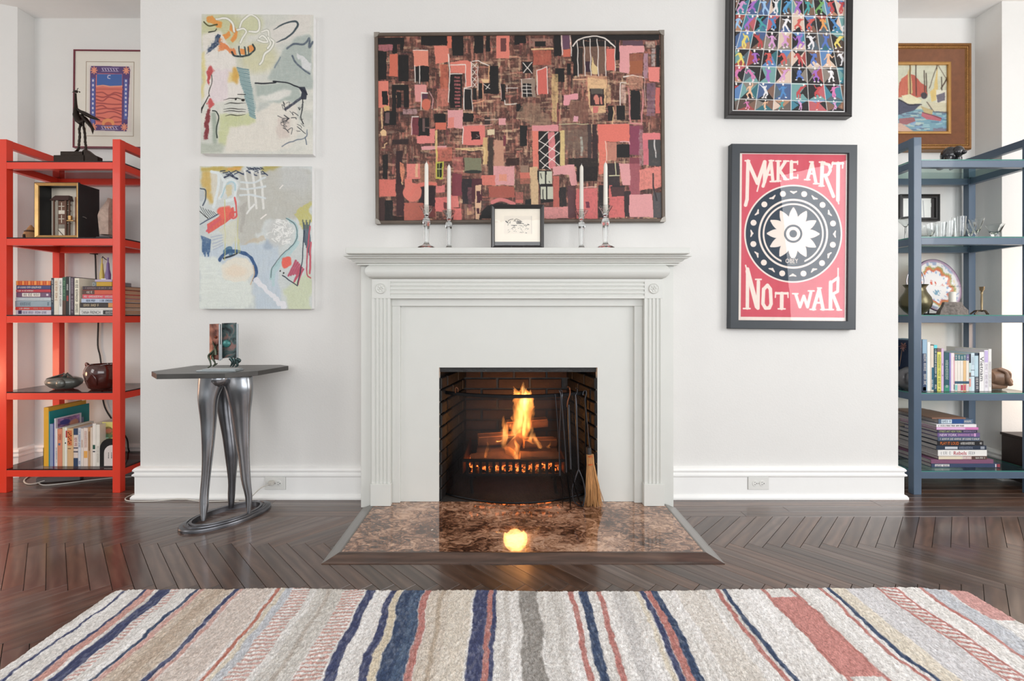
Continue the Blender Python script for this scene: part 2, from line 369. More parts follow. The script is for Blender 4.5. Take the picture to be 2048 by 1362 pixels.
# ---- parquet floor
def wood(name, c1, c2, c3, rough, sc=1.0, rnd=True):
    m = bpy.data.materials.new(name); m.use_nodes = True; nt = m.node_tree; N = nt.nodes; L = nt.links; b = N['Principled BSDF']
    tc = N.new('ShaderNodeTexCoord'); oi = N.new('ShaderNodeObjectInfo'); ad = N.new('ShaderNodeVectorMath'); ad.operation = 'ADD'
    cb = N.new('ShaderNodeCombineXYZ'); mu = N.new('ShaderNodeMath'); mu.operation = 'MULTIPLY'; mu.inputs[1].default_value = 37.0
    L.new(oi.outputs['Random'], mu.inputs[0]); L.new(mu.outputs[0], cb.inputs[0]); L.new(mu.outputs[0], cb.inputs[1])
    L.new(tc.outputs['Object'], ad.inputs[0]); L.new(cb.outputs[0], ad.inputs[1])
    mp = N.new('ShaderNodeMapping'); mp.inputs['Scale'].default_value = (2.6 * sc, 15 * sc, 15 * sc); L.new(ad.outputs[0], mp.inputs[0])
    nz = N.new('ShaderNodeTexNoise'); nz.inputs['Scale'].default_value = 1.6; nz.inputs['Detail'].default_value = 7; nz.inputs['Distortion'].default_value = 1.4; L.new(mp.outputs[0], nz.inputs[0])
    wv = N.new('ShaderNodeTexWave'); wv.inputs['Scale'].default_value = .55; wv.inputs['Distortion'].default_value = 9; wv.inputs['Detail'].default_value = 3; wv.bands_direction = 'Y'; L.new(mp.outputs[0], wv.inputs[0])
    rp = N.new('ShaderNodeValToRGB'); e = rp.color_ramp.elements; e[0].position = .22; e[0].color = rgb(c1); e[1].position = .82; e[1].color = rgb(c3); k = e.new(.5); k.color = rgb(c2)
    av = N.new('ShaderNodeMath'); av.operation = 'MULTIPLY_ADD'; av.inputs[1].default_value = .22; L.new(wv.outputs['Fac'], av.inputs[0])
    m2 = N.new('ShaderNodeMath'); m2.operation = 'MULTIPLY'; m2.inputs[1].default_value = .80; L.new(nz.outputs['Fac'], m2.inputs[0]); L.new(m2.outputs[0], av.inputs[2])
    L.new(av.outputs[0], rp.inputs[0])
    hs = N.new('ShaderNodeHueSaturation'); L.new(rp.outputs[0], hs.inputs['Color'])
    if rnd:
        wn = N.new('ShaderNodeTexWhiteNoise'); wn.noise_dimensions = '1D'; L.new(oi.outputs['Random'], wn.inputs['W'])
        r1 = N.new('ShaderNodeMapRange'); r1.inputs[3].default_value = .72; r1.inputs[4].default_value = 1.4; L.new(oi.outputs['Random'], r1.inputs[0]); L.new(r1.outputs[0], hs.inputs['Value'])
        r2 = N.new('ShaderNodeMapRange'); r2.inputs[3].default_value = .72; r2.inputs[4].default_value = 1.12; L.new(wn.outputs['Value'], r2.inputs[0]); L.new(r2.outputs[0], hs.inputs['Saturation'])
    L.new(hs.outputs[0], b.inputs['Base Color'])
    r3 = N.new('ShaderNodeMapRange'); r3.inputs[3].default_value = rough - .05; r3.inputs[4].default_value = rough + .12; L.new(nz.outputs['Fac'], r3.inputs[0]); L.new(r3.outputs[0], b.inputs['Roughness'])
    bp = N.new('ShaderNodeBump'); bp.inputs['Distance'].default_value = .00025; L.new(av.outputs[0], bp.inputs['Height']); L.new(bp.outputs[0], b.inputs['Normal'])
    b.inputs['Coat Weight'].default_value = .6; b.inputs['Coat Roughness'].default_value = .13; b.inputs['Coat IOR'].default_value = 1.6
    return m
plankm = wood('oak_parquet', (60, 43, 35), (82, 61, 50), (106, 82, 69), .32)
subm = mat('floor_joint', (26, 16, 12), .5)
b = MB(); b.box(-4.35, 4.35, -3.2, 3.05, -.06, -.0035)
floor = b.build('floor', subm); struct(floor); floor.location.z = -.06
FO = Vector(floor.location)
def plank_mesh(poly):
    cx = sum(p[0] for p in poly) / len(poly); cy = sum(p[1] for p in poly) / len(poly); me = bpy.data.meshes.new('plank')
    def ins(t): 
        r = []
        for x, y in poly:
            d = Vector((cx - x, cy - y)); r.append((x + (t if d.x > 0 else -t), y + (t if d.y > 0 else -t)))
        return r
    n = len(poly); vs = [(x, y, -.0035) for x, y in poly] + [(x, y, -.0008) for x, y in poly] + [(x, y, 0) for x, y in ins(.0005)]
    fs = [tuple(range(2 * n, 3 * n))]
    for k in range(2):
        for j in range(n): fs.append((k * n + j, k * n + (j + 1) % n, (k + 1) * n + (j + 1) % n, (k + 1) * n + j))
    me.from_pydata(vs, [], fs); me.materials.append(plankm); return me
def plank(me, x, y, rot=0):
    o = bpy.data.objects.new('plank', me); COL.objects.link(o); o.parent = floor; o.location = Vector((x, y, 0)) - FO; o.rotation_euler.z = rot
PLk, PWk = .435, .0575
g = .0008
full = plank_mesh([(-PLk / 2 + g, -PWk / 2 + g), (PLk / 2 - g, -PWk / 2 + g), (PLk / 2 - g, PWk / 2 - g), (-PLk / 2 + g, PWk / 2 - g)])
def clip_low(poly, n, c):       # keep n.p <= c
    out = []
    for i in range(len(poly)):
        a = poly[i]; b_ = poly[(i + 1) % len(poly)]; da = n[0] * a[0] + n[1] * a[1] - c; db = n[0] * b_[0] + n[1] * b_[1] - c
        if da <= 0: out.append(a)
        if (da < 0) != (db < 0): t = da / (da - db); out.append((a[0] + (b_[0] - a[0]) * t, a[1] + (b_[1] - a[1]) * t))
    return out
r2 = math.sqrt(.5); YBd = 2.269
Y0 = 1.985 + PLk * r2 / 2
sq = [(-PLk / 2 + g, -PWk / 2 + g), (PLk / 2 - g, -PWk / 2 + g), (PLk / 2 - g, PWk / 2 - g), (-PLk / 2 + g, PWk / 2 - g)]
cut = plank_mesh(clip_low(sq, (r2, r2), YBd - Y0 - .0008))   # local frame rotated 45 degrees: world y = (x+y)/sqrt2
nstep = PWk / r2
for i in range(4):
    yc = Y0 - i * PLk * r2
    ang = PI / 4 if i % 2 == 0 else -PI / 4
    xlim = [2.72, 2.5, 2.25, 2.0][i]
    for k in range(-40, 41):
        x = k * nstep - i * PWk * r2 + .02
        if abs(x) > xlim: continue
        dx = (PLk + PWk) * r2 / 2; lo, hi = yc - dx, yc + dx
        if lo > 1.86 and x - dx > -.66 and x + dx < .79: continue            # wholly under the hearth
        if hi < 1.60 and x - dx > -1.36 and x + dx < 1.60: continue          # wholly under the rug
        if i == 3 and abs(x) < 1.3: continue
        plank(cut if i == 0 else full, x, yc, ang)
rnd = random.Random(3)
meshes_h = {}
def hplank(x0, x1, y0, y1):
    k = (round(x1 - x0, 3), round(y1 - y0, 4))
    if k not in meshes_h:
        a, c = (x1 - x0) / 2 - g, (y1 - y0) / 2 - g
        meshes_h[k] = plank_mesh([(-a, -c), (a, -c), (a, c), (-a, c)])
    plank(meshes_h[k], (x0 + x1) / 2, (y0 + y1) / 2)
def run(xa, xb, y0, y1, seed):
    r = random.Random(seed); x = xa
    while x < xb - .01:
        l = r.choice([.65, .8, .95, 1.1]); e = min(x + l, xb)
        if xb - e < .2: e = xb
        hplank(x, e, y0, y1); x = e
for j in range(4):
    y0 = YBd + j * .0595; y1 = y0 + .0595
    if j < 1: run(-2.95, 3.05, y0, y1, j + 1)
    else:
        run(-3.0, -.66 if y0 < 2.38 else -.757, y0, y1, j + 5); run(.8 if y0 < 2.38 else .874, 3.1, y0, y1, j + 9)
for j in range(8):
    y0 = YW + j * .0555; y1 = min(y0 + .0555, 2.95)
    run(-3.25, XL, y0, y1, j + 30); run(XR, 3.35 if y0 < 2.75 else 3.03, y0, y1, j + 50)

# ================================================================== HEARTH
def marble():
    m = bpy.data.materials.new('brown_marble'); m.use_nodes = True; nt = m.node_tree; N = nt.nodes; L = nt.links; b = N['Principled BSDF']
    tc = N.new('ShaderNodeTexCoord'); mp = N.new('ShaderNodeMapping'); mp.inputs['Scale'].default_value = (1, 1.35, 1); mp.inputs['Rotation'].default_value = (0, 0, .5); L.new(tc.outputs['Object'], mp.inputs[0])
    n1 = N.new('ShaderNodeTexNoise'); n1.inputs['Scale'].default_value = 21; n1.inputs['Detail'].default_value = 9; n1.inputs['Roughness'].default_value = .68; n1.inputs['Distortion'].default_value = 1.7; L.new(mp.outputs[0], n1.inputs[0])
    rp = N.new('ShaderNodeValToRGB'); e = rp.color_ramp.elements; e[0].position = .36; e[0].color = rgb((44, 27, 20)); e[1].position = .70; e[1].color = rgb((216, 178, 150))
    for p, c in ((.45, (82, 54, 40)), (.52, (122, 86, 66)), (.60, (172, 132, 106))): k = e.new(p); k.color = rgb(c)
    n3 = N.new('ShaderNodeTexNoise'); n3.inputs['Scale'].default_value = 4; n3.inputs['Detail'].default_value = 4; L.new(mp.outputs[0], n3.inputs[0])
    sm = N.new('ShaderNodeMath'); sm.operation = 'MULTIPLY_ADD'; sm.inputs[1].default_value = .55; L.new(n3.outputs['Fac'], sm.inputs[0]); s2 = N.new('ShaderNodeMath'); s2.operation = 'MULTIPLY_ADD'; s2.inputs[1].default_value = .9; s2.inputs[2].default_value = -.175; L.new(n1.outputs[0], s2.inputs[0]); L.new(s2.outputs[0], sm.inputs[2]); L.new(sm.outputs[0], rp.inputs[0])
    ad = N.new('ShaderNodeVectorMath'); ad.operation = 'MULTIPLY_ADD'; ad.inputs[1].default_value = (.35, .35, .35); L.new(n3.outputs['Color'], ad.inputs[0]); L.new(mp.outputs[0], ad.inputs[2])
    vo = N.new('ShaderNodeTexVoronoi'); vo.feature = 'DISTANCE_TO_EDGE'; vo.inputs['Scale'].default_value = 5.5; L.new(ad.outputs[0], vo.inputs[0])
    vr = N.new('ShaderNodeMapRange'); vr.inputs[1].default_value = .004; vr.inputs[2].default_value = .03; vr.inputs[3].default_value = .75; vr.inputs[4].default_value = 0; L.new(vo.outputs['Distance'], vr.inputs[0])
    gt = N.new('ShaderNodeMapRange'); gt.inputs[1].default_value = .5; gt.inputs[2].default_value = .62; L.new(n3.outputs['Fac'], gt.inputs[0])
    ml = N.new('ShaderNodeMath'); ml.operation = 'MULTIPLY'; L.new(vr.outputs[0], ml.inputs[0]); L.new(gt.outputs[0], ml.inputs[1])
    mx = N.new('ShaderNodeMix'); mx.data_type = 'RGBA'; mx.inputs[7].default_value = rgb((205, 172, 150)); L.new(ml.outputs[0], mx.inputs[0]); L.new(rp.outputs[0], mx.inputs[6])
    v2 = N.new('ShaderNodeTexNoise'); v2.inputs['Scale'].default_value = 26; v2.inputs['Detail'].default_value = 3; v2.inputs['Distortion'].default_value = 1; L.new(mp.outputs[0], v2.inputs[0])
    wr = N.new('ShaderNodeMapRange'); wr.inputs[1].default_value = .735; wr.inputs[2].default_value = .755; L.new(v2.outputs[0], wr.inputs[0])
    m3 = N.new('ShaderNodeMix'); m3.data_type = 'RGBA'; m3.inputs[7].default_value = rgb((235, 228, 215)); L.new(wr.outputs[0], m3.inputs[0]); L.new(mx.outputs[2], m3.inputs[6])
    L.new(m3.outputs[2], b.inputs['Base Color']); b.inputs['Roughness'].default_value = .045; b.inputs['Specular IOR Level'].default_value = .8; b.inputs['Coat Weight'].default_value = .5; b.inputs['Coat Roughness'].default_value = .03
    return m
marb = marble()
trimw = wood('hearth_oak', (44, 29, 22), (74, 52, 42), (104, 78, 64), .36, rnd=False)
sidew = mat('glare_grey_side_trim', (104, 99, 93), .3, var=.08, stretch=(30, 4, 30), coat=.6)  # grey glare on the side pieces is put into their base colour
hearth = root('hearth', (.069, 2.1, 0), 'speckled brown marble hearth edged in dark wood', 'hearth')
b = MB(); b.box(-.684, .822, 1.893, 2.404, .0, .02); b.build('marble_slab', marb, hearth, bevel=.0012)
prof = [(0, 0), (0, .0205), (.008, .0205), (.050, .005), (.060, .0025), (.060, 0)]
path = [(-.684, 2.372), (-.684, 1.893), (.822, 1.893), (.822, 2.372)]
t = MB(); t.sweep(path, prof, side=1)
n = len(prof); R = [t.v[i * n:(i + 1) * n] for i in range(4)]
for i, (mm, nm) in enumerate(((sidew, 'side_trim'), (trimw, 'front_trim'), (sidew, 'side_trim'))):
    q = MB(); q.loft([R[i], R[i + 1]]); o = q.build(nm, mm, hearth)

# ================================================================== MANTEL
CM = .0587
mant = root('fireplace_mantel', (CM, 2.43, 0), 'white painted wooden fireplace mantel with fluted pilasters and rosette corners', 'mantelpiece')
def mir(x0, x1): return (2 * CM - x1, 2 * CM - x0)
for sx in (0, 1):
    X = lambda a, c: (a, c) if sx == 0 else mir(a, c)
    a, c = X(-.757, -.5985); b = MB(); b.box(a, c, 2.375, YW, 0, 1.274); b.build('casing', mantm, mant, bevel=.0015)
    a, c = X(-.5985, -.555); b = MB(); b.box(a, c, 2.384, YW, .0205, 1.052); b.build('inner_jamb', mantm, mant, bevel=.003)
    a, c = X(-.694, -.5985); ww = c - a
    pts = [(a, 2.375), (a, 2.352)]; nf = 4; m0 = .013; fw = .0115; gap = (ww - 2 * m0 - nf * fw) / (nf - 1)
    for k in range(nf):
        s0 = a + m0 + k * (fw + gap)
        pts += [(s0, 2.352), (s0 + .0015, 2.3565), (s0 + fw * .5, 2.3585), (s0 + fw - .0015, 2.3565), (s0 + fw, 2.352)]
    pts += [(c, 2.352), (c, 2.375)]
    b = MB(); b.prism(pts, .134, 1.0905, 'z'); b.build('fluted_pilaster', mantm, mant)
    b = MB(); b.box(a - .005, c + .005, 2.343, 2.375, .0205, .134); b.build('plinth_block', mantm, mant, bevel=.002)
    b = MB(); b.box(a, c, 2.3515, 2.375, 1.0905, 1.191); blk = b.build('corner_block', mantm, mant, bevel=.0012)
    cx = (a + c) / 2; cz = 1.142
    b = MB(); b.lathe((0, 0, 0), [(.0, 0), (.027, 0), (.027, .004), (.0245, .007), (.021, .0045), (.006, .004), (.0, .004)], 32)
    b.xf(Matrix.Translation((cx, 2.3515, cz)) @ Matrix.Rotation(PI / 2, 4, 'X'))
    for k in range(6):
        t = k * PI / 3 + .2; b.ball((cx + .0125 * math.cos(t), 2.3475, cz + .0125 * math.sin(t)), (.0068, .0035, .0068), 8, 6)
    b.ball((cx, 2.346, cz), (.0052, .005, .0052), 8, 6)
    b.build('rosette', mantm, blk, smooth=50)
b = MB(); b.box(-.5985, CM * 2 + .5985, 2.384, YW, 1.052, 1.274); b.build('header_board', mantm, mant, bevel=.0015)
zs = [1.0905]; pr = [(2.384, 1.0905), (2.352, 1.0905)]
for k in range(4):
    z0 = 1.105 + k * .0202
    pr += [(2.352, z0), (2.3565, z0 + .0015), (2.3585, z0 + .0055), (2.3565, z0 + .0095), (2.352, z0 + .011)]
pr += [(2.352, 1.191), (2.384, 1.191)]
b = MB(); b.prism(pr, -.5983, 2 * CM + .5983, 'x'); b.build('fluted_frieze', mantm, mant)
pf = [(0, 1.1912)] + [(.031 * math.sin(PI * t) ** .6, 1.1915 + .076 * t) for t in [k / 12 for k in range(13)]] + [(0, 1.272)]
b = MB(); b.sweep([(-.690, 2.384), (-.690, 2.354), (2 * CM + .690, 2.354), (2 * CM + .690, 2.384)], pf, side=1); b.build('rounded_frieze', mantm, mant, smooth=40)
cp = [(-.004, 1.262), (.010, 1.262), (.010, 1.267), (.016, 1.272), (.022, 1.2735), (.022, 1.277), (.030, 1.281), (.036, 1.289), (.050, 1.293), (.050, 1.298), (.062, 1.301), (.062, 1.309), (-.004, 1.309)]
b = MB(); b.sweep([(-.757, 2.5), (-.757, 2.352), (2 * CM + .757, 2.352), (2 * CM + .757, 2.5)], cp, side=1); b.build('crown_moulding', mantm, mant, smooth=30)
b = MB(); b.box(CM - .853, CM + .853, 2.25, YW, 1.309, 1.339); b.build('mantel_shelf', mantm, mant, bevel=.003)
b = MB()
OX0, OX1, OZ = -.354, .4833, .728
b.box(-.556, OX0, 2.404, YW - .003, .0205, 1.053); b.box(OX1, .674, 2.404, YW - .003, .0205, 1.053); b.box(OX0, OX1, 2.404, YW - .003, OZ, 1.053)
b.build('surround_panel', mantm, mant)

# ================================================================== FIREBOX
soot = mat('sooty_black_paint', (24, 23, 24), .42, var=.25, scale=14, bump=.002, bscale=60)
sootb = mat('sooty_brick', (15, 15, 17), .6, var=.3, scale=22, bump=.0022, bscale=90)
firebrick = mat('heat_browned_brick', (54, 38, 31), .85, var=.3, scale=16, bump=.002, bscale=80)
fbx = root('firebox', (.065, 2.65, .0), 'soot-blackened brick firebox behind the white surround', 'fireplace')
b = MB(); zt = .757
b.loft([[(OX0, 2.45, z), (OX0 - .014, 2.45, z), (OX0 - .014, 2.92, z), (-.27, 2.92, z), (-.27, 2.875, z)] for z in (.0, zt)])
b.loft([[(OX1, 2.45, z), (OX1 + .014, 2.45, z), (OX1 + .014, 2.92, z), (.40, 2.92, z), (.40, 2.875, z)] for z in (.0, zt)])
b.box(-.27, .40, 2.875, 2.92, 0, zt); b.build('mortar_wall', soot, fbx)
b = MB(); b.box(OX0, OX1, 2.4045, 2.875, .0, .0195); b.build('firebox_floor', mat('ash_floor', (46, 43, 41), .9, var=.3, bump=.002), fbx)
b = MB(); b.box(OX0 - .013, OX1 + .013, 2.44, 2.92, .70, .757); b.build('lintel', soot, fbx)
def brick_mesh(l, m):
    b = MB(); q = .004; h = .0285
    b.loft([[(-l, .006, -h), (l, .006, -h), (l, .006, h), (-l, .006, h)], [(-l, -.002, -h), (l, -.002, -h), (l, -.002, h), (-l, -.002, h)], [(-l + q, -.006, -h + q), (l - q, -.006, -h + q), (l - q, -.006, h - q), (-l + q, -.006, h - q)]])
    me = bpy.data.meshes.new('brick'); me.from_pydata(b.v, [], b.f); me.materials.append(m)
    import bmesh
    bm = bmesh.new(); bm.from_mesh(me); bmesh.ops.recalc_face_normals(bm, faces=bm.faces); bm.to_mesh(me); bm.free(); return me
bmc = {}
def bricks(p0, p1, m, seed):
    p0 = Vector(p0); p1 = Vector(p1); d = (p1 - p0); Lw = d.length; d.normalize(); ang = math.atan2(d.y, d.x); r = random.Random(seed)
    for row in range(10):
        z = .052 + row * .0655
        if z > .69: break
        x = -.1 * (row % 2)
        while x < Lw - .02:
            a = max(x, 0) ; e = min(x + .2, Lw)
            if e - a > .03:
                k = (round(e - a, 2), m.name)
                if k not in bmc: bmc[k] = brick_mesh((k[0] - .008) / 2, m)
                c = p0 + d * ((a + e) / 2); o = bpy.data.objects.new('brick', bmc[k]); COL.objects.link(o); o.parent = fbx
                nrm = Vector((d.y, -d.x)); c = c + nrm * (r.random() * .003)
                o.location = Vector((c.x, c.y, z)) - fbx.location; o.rotation_euler.z = ang
            x += .206
bricks((OX0 + .006, 2.41), (-.262, 2.87), sootb, 1)
bricks((-.258, 2.867), (.388, 2.867), firebrick, 2)
bricks((.392, 2.87), (OX1 - .006, 2.41), sootb, 3)
# ================================================================== FIRE, GRATE, SCREEN, TOOLS
iron = mat('black_iron', (28, 28, 30), .42, .7, var=.2, scale=30, bump=.0004)
ironl = mat('worn_iron', (70, 70, 74), .34, .85, var=.2, scale=30)
gy = 2.53
gr = root('fire_grate', (.043, 2.63, .0205), 'black iron fire grate with upright front bars holding the logs', 'grate')
b = MB(); b.box(-.245, .33, gy - .008, gy + .008, .190, .204); b.build('top_rail', iron, gr, bevel=.002)
b = MB(); b.box(-.225, .31, gy - .007, gy + .007, .112, .126); b.build('bottom_rail', iron, gr, bevel=.002)
bar = None
for k in range(15):
    x = -.215 + k * .0368
    if bar is None:
        q = MB(); q.box(x - .008, x + .008, gy - .006, gy + .006, .126, .190); bar = q.build('upright_bar', iron, gr)
    else:
        o = bar.copy(); COL.objects.link(o); o.parent = gr; o.location.x = k * .0368
for x in (-.19, .275):
    for y in (gy, 2.76):
        b = MB(); b.tube([(x, y, .112), (x - .004, y, .07), (x + .004, y - .012, .0205)], [.011, .009, .011], 8); b.build('leg', iron, gr, smooth=40)
for x in (-.16, -.05, .06, .17, .27):
    b = MB(); b.box(x - .009, x + .009, gy, 2.78, .108, .124); b.build('floor_bar', iron, gr)
for x, s in ((-.236, -1), (.322, 1)):
    b = MB(); b.loft([[(x, gy, .125), (x + .006 * s, gy, .125), (x + .006 * s, gy, .200), (x, gy, .200)], [(x - .03 * s, 2.78, .125), (x - .024 * s, 2.78, .125), (x - .016 * s, 2.78, .26), (x - .022 * s, 2.78, .26)]]); b.build('side_plate', mat('rusty_iron', (96, 58, 38), .6, .5, var=.2), gr)
# logs
def bark(name, c): return mat(name, c, .9, var=.45, scale=14, bump=.006, bscale=40, stretch=(1, 1, 1))
barkm = bark('charred_bark', (112, 72, 48)); cutm = mat('split_wood', (206, 138, 82), .8, var=.2, scale=10, stretch=(1, 6, 6))
def log(p0, p1, r, label, wedge=False, seed=0):
    p0 = Vector(p0); p1 = Vector(p1); d = (p1 - p0).normalized(); up = Vector((0, 0, 1)); a = d.cross(up).normalized(); c = a.cross(d)
    t = root('firewood_log', tuple((p0 + p1) / 2 - Vector((0, 0, r))), label, 'log', 'burning logs in the grate')
    rn = random.Random(seed); N = 14; ph = [rn.random() * 6 for _ in range(4)]
    def ring(s, k):
        o = []
        for j in range(N):
            th = 2 * PI * j / N
            q = r * (1 + .08 * math.sin(3 * th + ph[0] + s * 2) + .06 * math.sin(5 * th + ph[1]) + .04 * math.sin(9 * s + ph[2] + th))
            x, y = math.cos(th) * q, math.sin(th) * q
            if wedge and y > r * .15: y = r * .15 + (y - r * .15) * .12
            o.append(tuple(p0.lerp(p1, s) + a * x * k + c * y * k))
        return o
    b = MB(); b.loft([ring(i / 9, 1) for i in range(10)], caps=False); b.build('bark', barkm, t, smooth=60)
    for s in (0, 1):
        R_ = ring(s, 1); cc = p0.lerp(p1, s) + d * (.004 if s else -.004)
        b = MB(); b.add([cc] + R_, [(0, i + 1, (i + 1) % N + 1) for i in range(N)]); b.build('cut_end', cutm, t)
    if wedge:
        b = MB(); b.loft([[tuple(p0.lerp(p1, s) + a * (u * r * .9) + c * (r * .215)) for u in (-1, -.3, .3, 1)] + [tuple(p0.lerp(p1, s) + a * (u * r * .9) + c * (r * .18)) for u in (1, -1)] for s in (.01, .5, .99)]); b.build('split_face', cutm, t)
    return t
log((-.20, 2.59, .172), (.085, 2.60, .190), .040, 'charred front left log lying on the grate bars', seed=1)
log((.075, 2.575, .20), (.30, 2.60, .185), .036, 'charred front right log with glowing cracks', seed=2)
log((-.17, 2.70, .185), (.30, 2.70, .18), .045, 'long low log at the back of the grate', seed=3)
log((.02, 2.565, .235), (.10, 2.72, .295), .034, 'dark log laid end-on pointing out of the fire', seed=4)
log((-.165, 2.68, .285), (.05, 2.71, .292), .050, 'split log with pale face on the upper left', True, 5)
log((.10, 2.65, .275), (.29, 2.69, .268), .042, 'split log with pale face on the upper right', True, 6)
log((.00, 2.77, .350), (.25, 2.78, .366), .044, 'topmost log lying across the back of the pile', True, 7)
# ember bed
emb = mat('glowing_embers', (60, 20, 10), .9, var=.4, scale=60)
nt = emb.node_tree; N_ = nt.nodes; tc = N_.new('ShaderNodeTexCoord'); nz = N_.new('ShaderNodeTexNoise'); nz.inputs['Scale'].default_value = 45; nt.links.new(tc.outputs['Object'], nz.inputs[0])
mr = N_.new('ShaderNodeMapRange'); mr.inputs[1].default_value = .42; mr.inputs[2].default_value = .68; mr.inputs[3].default_value = .0; mr.inputs[4].default_value = 5; nt.links.new(nz.outputs[0], mr.inputs[0])
pb = N_['Principled BSDF']; nt.links.new(mr.outputs[0], pb.inputs['Emission Strength']); pb.inputs['Emission Color'].default_value = (1, .2, .035, 1)
rn = random.Random(8); b = MB()
for k in range(240):
    x = rn.uniform(-.21, .30); y = rn.uniform(2.545, 2.72); r = rn.uniform(.008, .017)
    M_ = Matrix.Rotation(rn.random() * 3, 3, 'Z') @ Matrix.Rotation(rn.random() * 3, 3, 'X')
    b.ball((x, y, .132 + rn.uniform(0, .032)), (r, r * .8, r * .7), 6, 4, M=M_)
tag(b.build('ember_bed', emb), 'bed of glowing orange embers under the logs', 'embers', kind='stuff')
# flames: closed bodies filled with glowing gas
def flame_mat(name, col, s):
    m = bpy.data.materials.new(name); m.use_nodes = True; nt = m.node_tree; N = nt.nodes; L = nt.links; N.remove(N['Principled BSDF'])
    e = N.new('ShaderNodeEmission'); e.inputs[0].default_value = col
    tc = N.new('ShaderNodeTexCoord'); mp = N.new('ShaderNodeMapping'); mp.inputs['Scale'].default_value = (34, 34, 9); L.new(tc.outputs['Object'], mp.inputs[0])
    nz = N.new('ShaderNodeTexNoise'); nz.inputs['Scale'].default_value = 1; nz.inputs['Detail'].default_value = 2; nz.inputs['Distortion'].default_value = 1.2; L.new(mp.outputs[0], nz.inputs[0])
    mr = N.new('ShaderNodeMapRange'); mr.inputs[1].default_value = .36; mr.inputs[2].default_value = .64; mr.inputs[3].default_value = .03 * s; mr.inputs[4].default_value = 2.1 * s; L.new(nz.outputs[0], mr.inputs[0]); L.new(mr.outputs[0], e.inputs[1])
    L.new(e.outputs[0], N['Material Output'].inputs['Volume']); m.cycles.volume_step_rate = .5
    return m
fo = flame_mat('flame_orange', (1, .32, .06, 1), 34); fy = flame_mat('flame_yellow', (1, .60, .20, 1), 32)
fire = root('fire', (.05, 2.65, .19), 'bright orange and yellow flames leaping above the logs', 'fire')
def flame(pts, Y, m, seed):
    Zf = lambda x, y: (860 + x / 4.255, 720 + y / 4.255)
    rn = random.Random(seed); P = catmull([(a, c, r) for a, c, r in pts], 4); b = MB(); rings = []
    for i, (a, c, r) in enumerate(P):
        px, py = Zf(a, c); x = wx(px, Y); z = wz(py, Y); q = max(r, 0.6) / 4.255 / F * Y
        wob = 1 + .12 * math.sin(i * 1.7 + seed)
        yy = Y + .012 * math.sin(i * .5 + seed)
        rings.append([(x + q * wob * math.cos(t) * (1 + .12 * math.sin(3 * t + i * .6 + seed)), yy + q * .62 * math.sin(t), z + q * .12 * math.sin(2 * t + i)) for t in [2 * PI * k / 12 for k in range(12)]])
    b.loft(rings); b.build('flame', m, fire, smooth=80)
Fl = [
 ([(600, 700, 16), (640, 670, 22), (690, 650, 20), (700, 600, 14), (690, 560, 3)], 2.61, 'o'),
 ([(880, 720, 14), (850, 690, 20), (860, 640, 18), (876, 600, 10), (872, 560, 2)], 2.60, 'o'),
 ([(650, 770, 10), (640, 740, 14), (656, 700, 10), (650, 670, 2)], 2.555, 'o'),
 ([(800, 430, 26), (806, 340, 34), (800, 280, 24), (794, 230, 12), (797, 182, 2)], 2.665, 'y'),
 ([(826, 360, 16), (840, 320, 16), (850, 280, 8), (856, 250, 1)], 2.66, 'y'),
 ([(785, 700, 22), (770, 620, 70), (775, 520, 78), (772, 420, 66), (778, 350, 78), (768, 300, 52), (740, 272, 30), (720, 246, 12), (708, 222, 1)], 2.66, 'o'),
 ([(800, 690, 20), (800, 600, 60), (800, 500, 62), (800, 400, 74), (815, 330, 66), (800, 270, 40), (793, 225, 20), (796, 178, 1)], 2.67, 'o'),
 ([(800, 660, 16), (820, 560, 44), (815, 450, 56), (835, 360, 44), (846, 310, 26), (852, 268, 10), (856, 248, 1)], 2.665, 'o'),
 ([(790, 650, 16), (785, 560, 46), (790, 470, 42), (785, 400, 44), (795, 340, 34), (792, 290, 14), (794, 240, 2)], 2.655, 'y'),
 ([(835, 600, 10), (862, 500, 18), (872, 440, 22), (882, 405, 14), (890, 385, 1)], 2.67, 'o'),
 ([(690, 690, 12), (712, 630, 26), (732, 570, 24), (742, 520, 22), (728, 488, 10), (716, 470, 1)], 2.63, 'y'),
 ([(612, 750, 14), (628, 690, 28), (634, 620, 32), (640, 560, 30), (622, 520, 18), (626, 480, 6), (628, 455, 1)], 2.60, 'o'),
 ([(612, 740, 10), (625, 670, 18), (634, 600, 20), (645, 560, 14), (662, 525, 6), (668, 505, 1)], 2.59, 'y'),
 ([(655, 690, 8), (657, 650, 12), (660, 620, 4), (662, 600, 1)], 2.60, 'y'),
 ([(690, 600, 6), (684, 560, 12), (690, 535, 6), (692, 520, 1)], 2.66, 'o'),
 ([(468, 850, 10), (478, 790, 14), (492, 740, 13), (486, 705, 8), (492, 660, 1)], 2.56, 'o'),
 ([(740, 850, 24), (730, 790, 26), (745, 740, 22), (728, 700, 16), (722, 670, 6), (726, 640, 1)], 2.55, 'o'),
 ([(735, 845, 14), (728, 790, 14), (735, 740, 11), (726, 700, 6), (724, 680, 1)], 2.54, 'y'),
 ([(940, 750, 10), (912, 705, 13), (890, 660, 10), (880, 630, 5)], 2.61, 'y'),
 ([(945, 755, 20), (915, 710, 26), (892, 660, 20), (880, 620, 14), (878, 585, 2)], 2.62, 'o'),
 ([(1010, 755, 16), (1000, 735, 14), (1020, 715, 8), (1026, 690, 1)], 2.62, 'o'),
 ([(850, 700, 14), (866, 650, 16), (862, 600, 12), (858, 560, 3)], 2.64, 'y'),
 ([(560, 690, 6), (590, 688, 6), (612, 690, 4)], 2.62, 'y'),
 ([(830, 845, 12), (828, 820, 8), (822, 795, 1)], 2.56, 'o'),
]
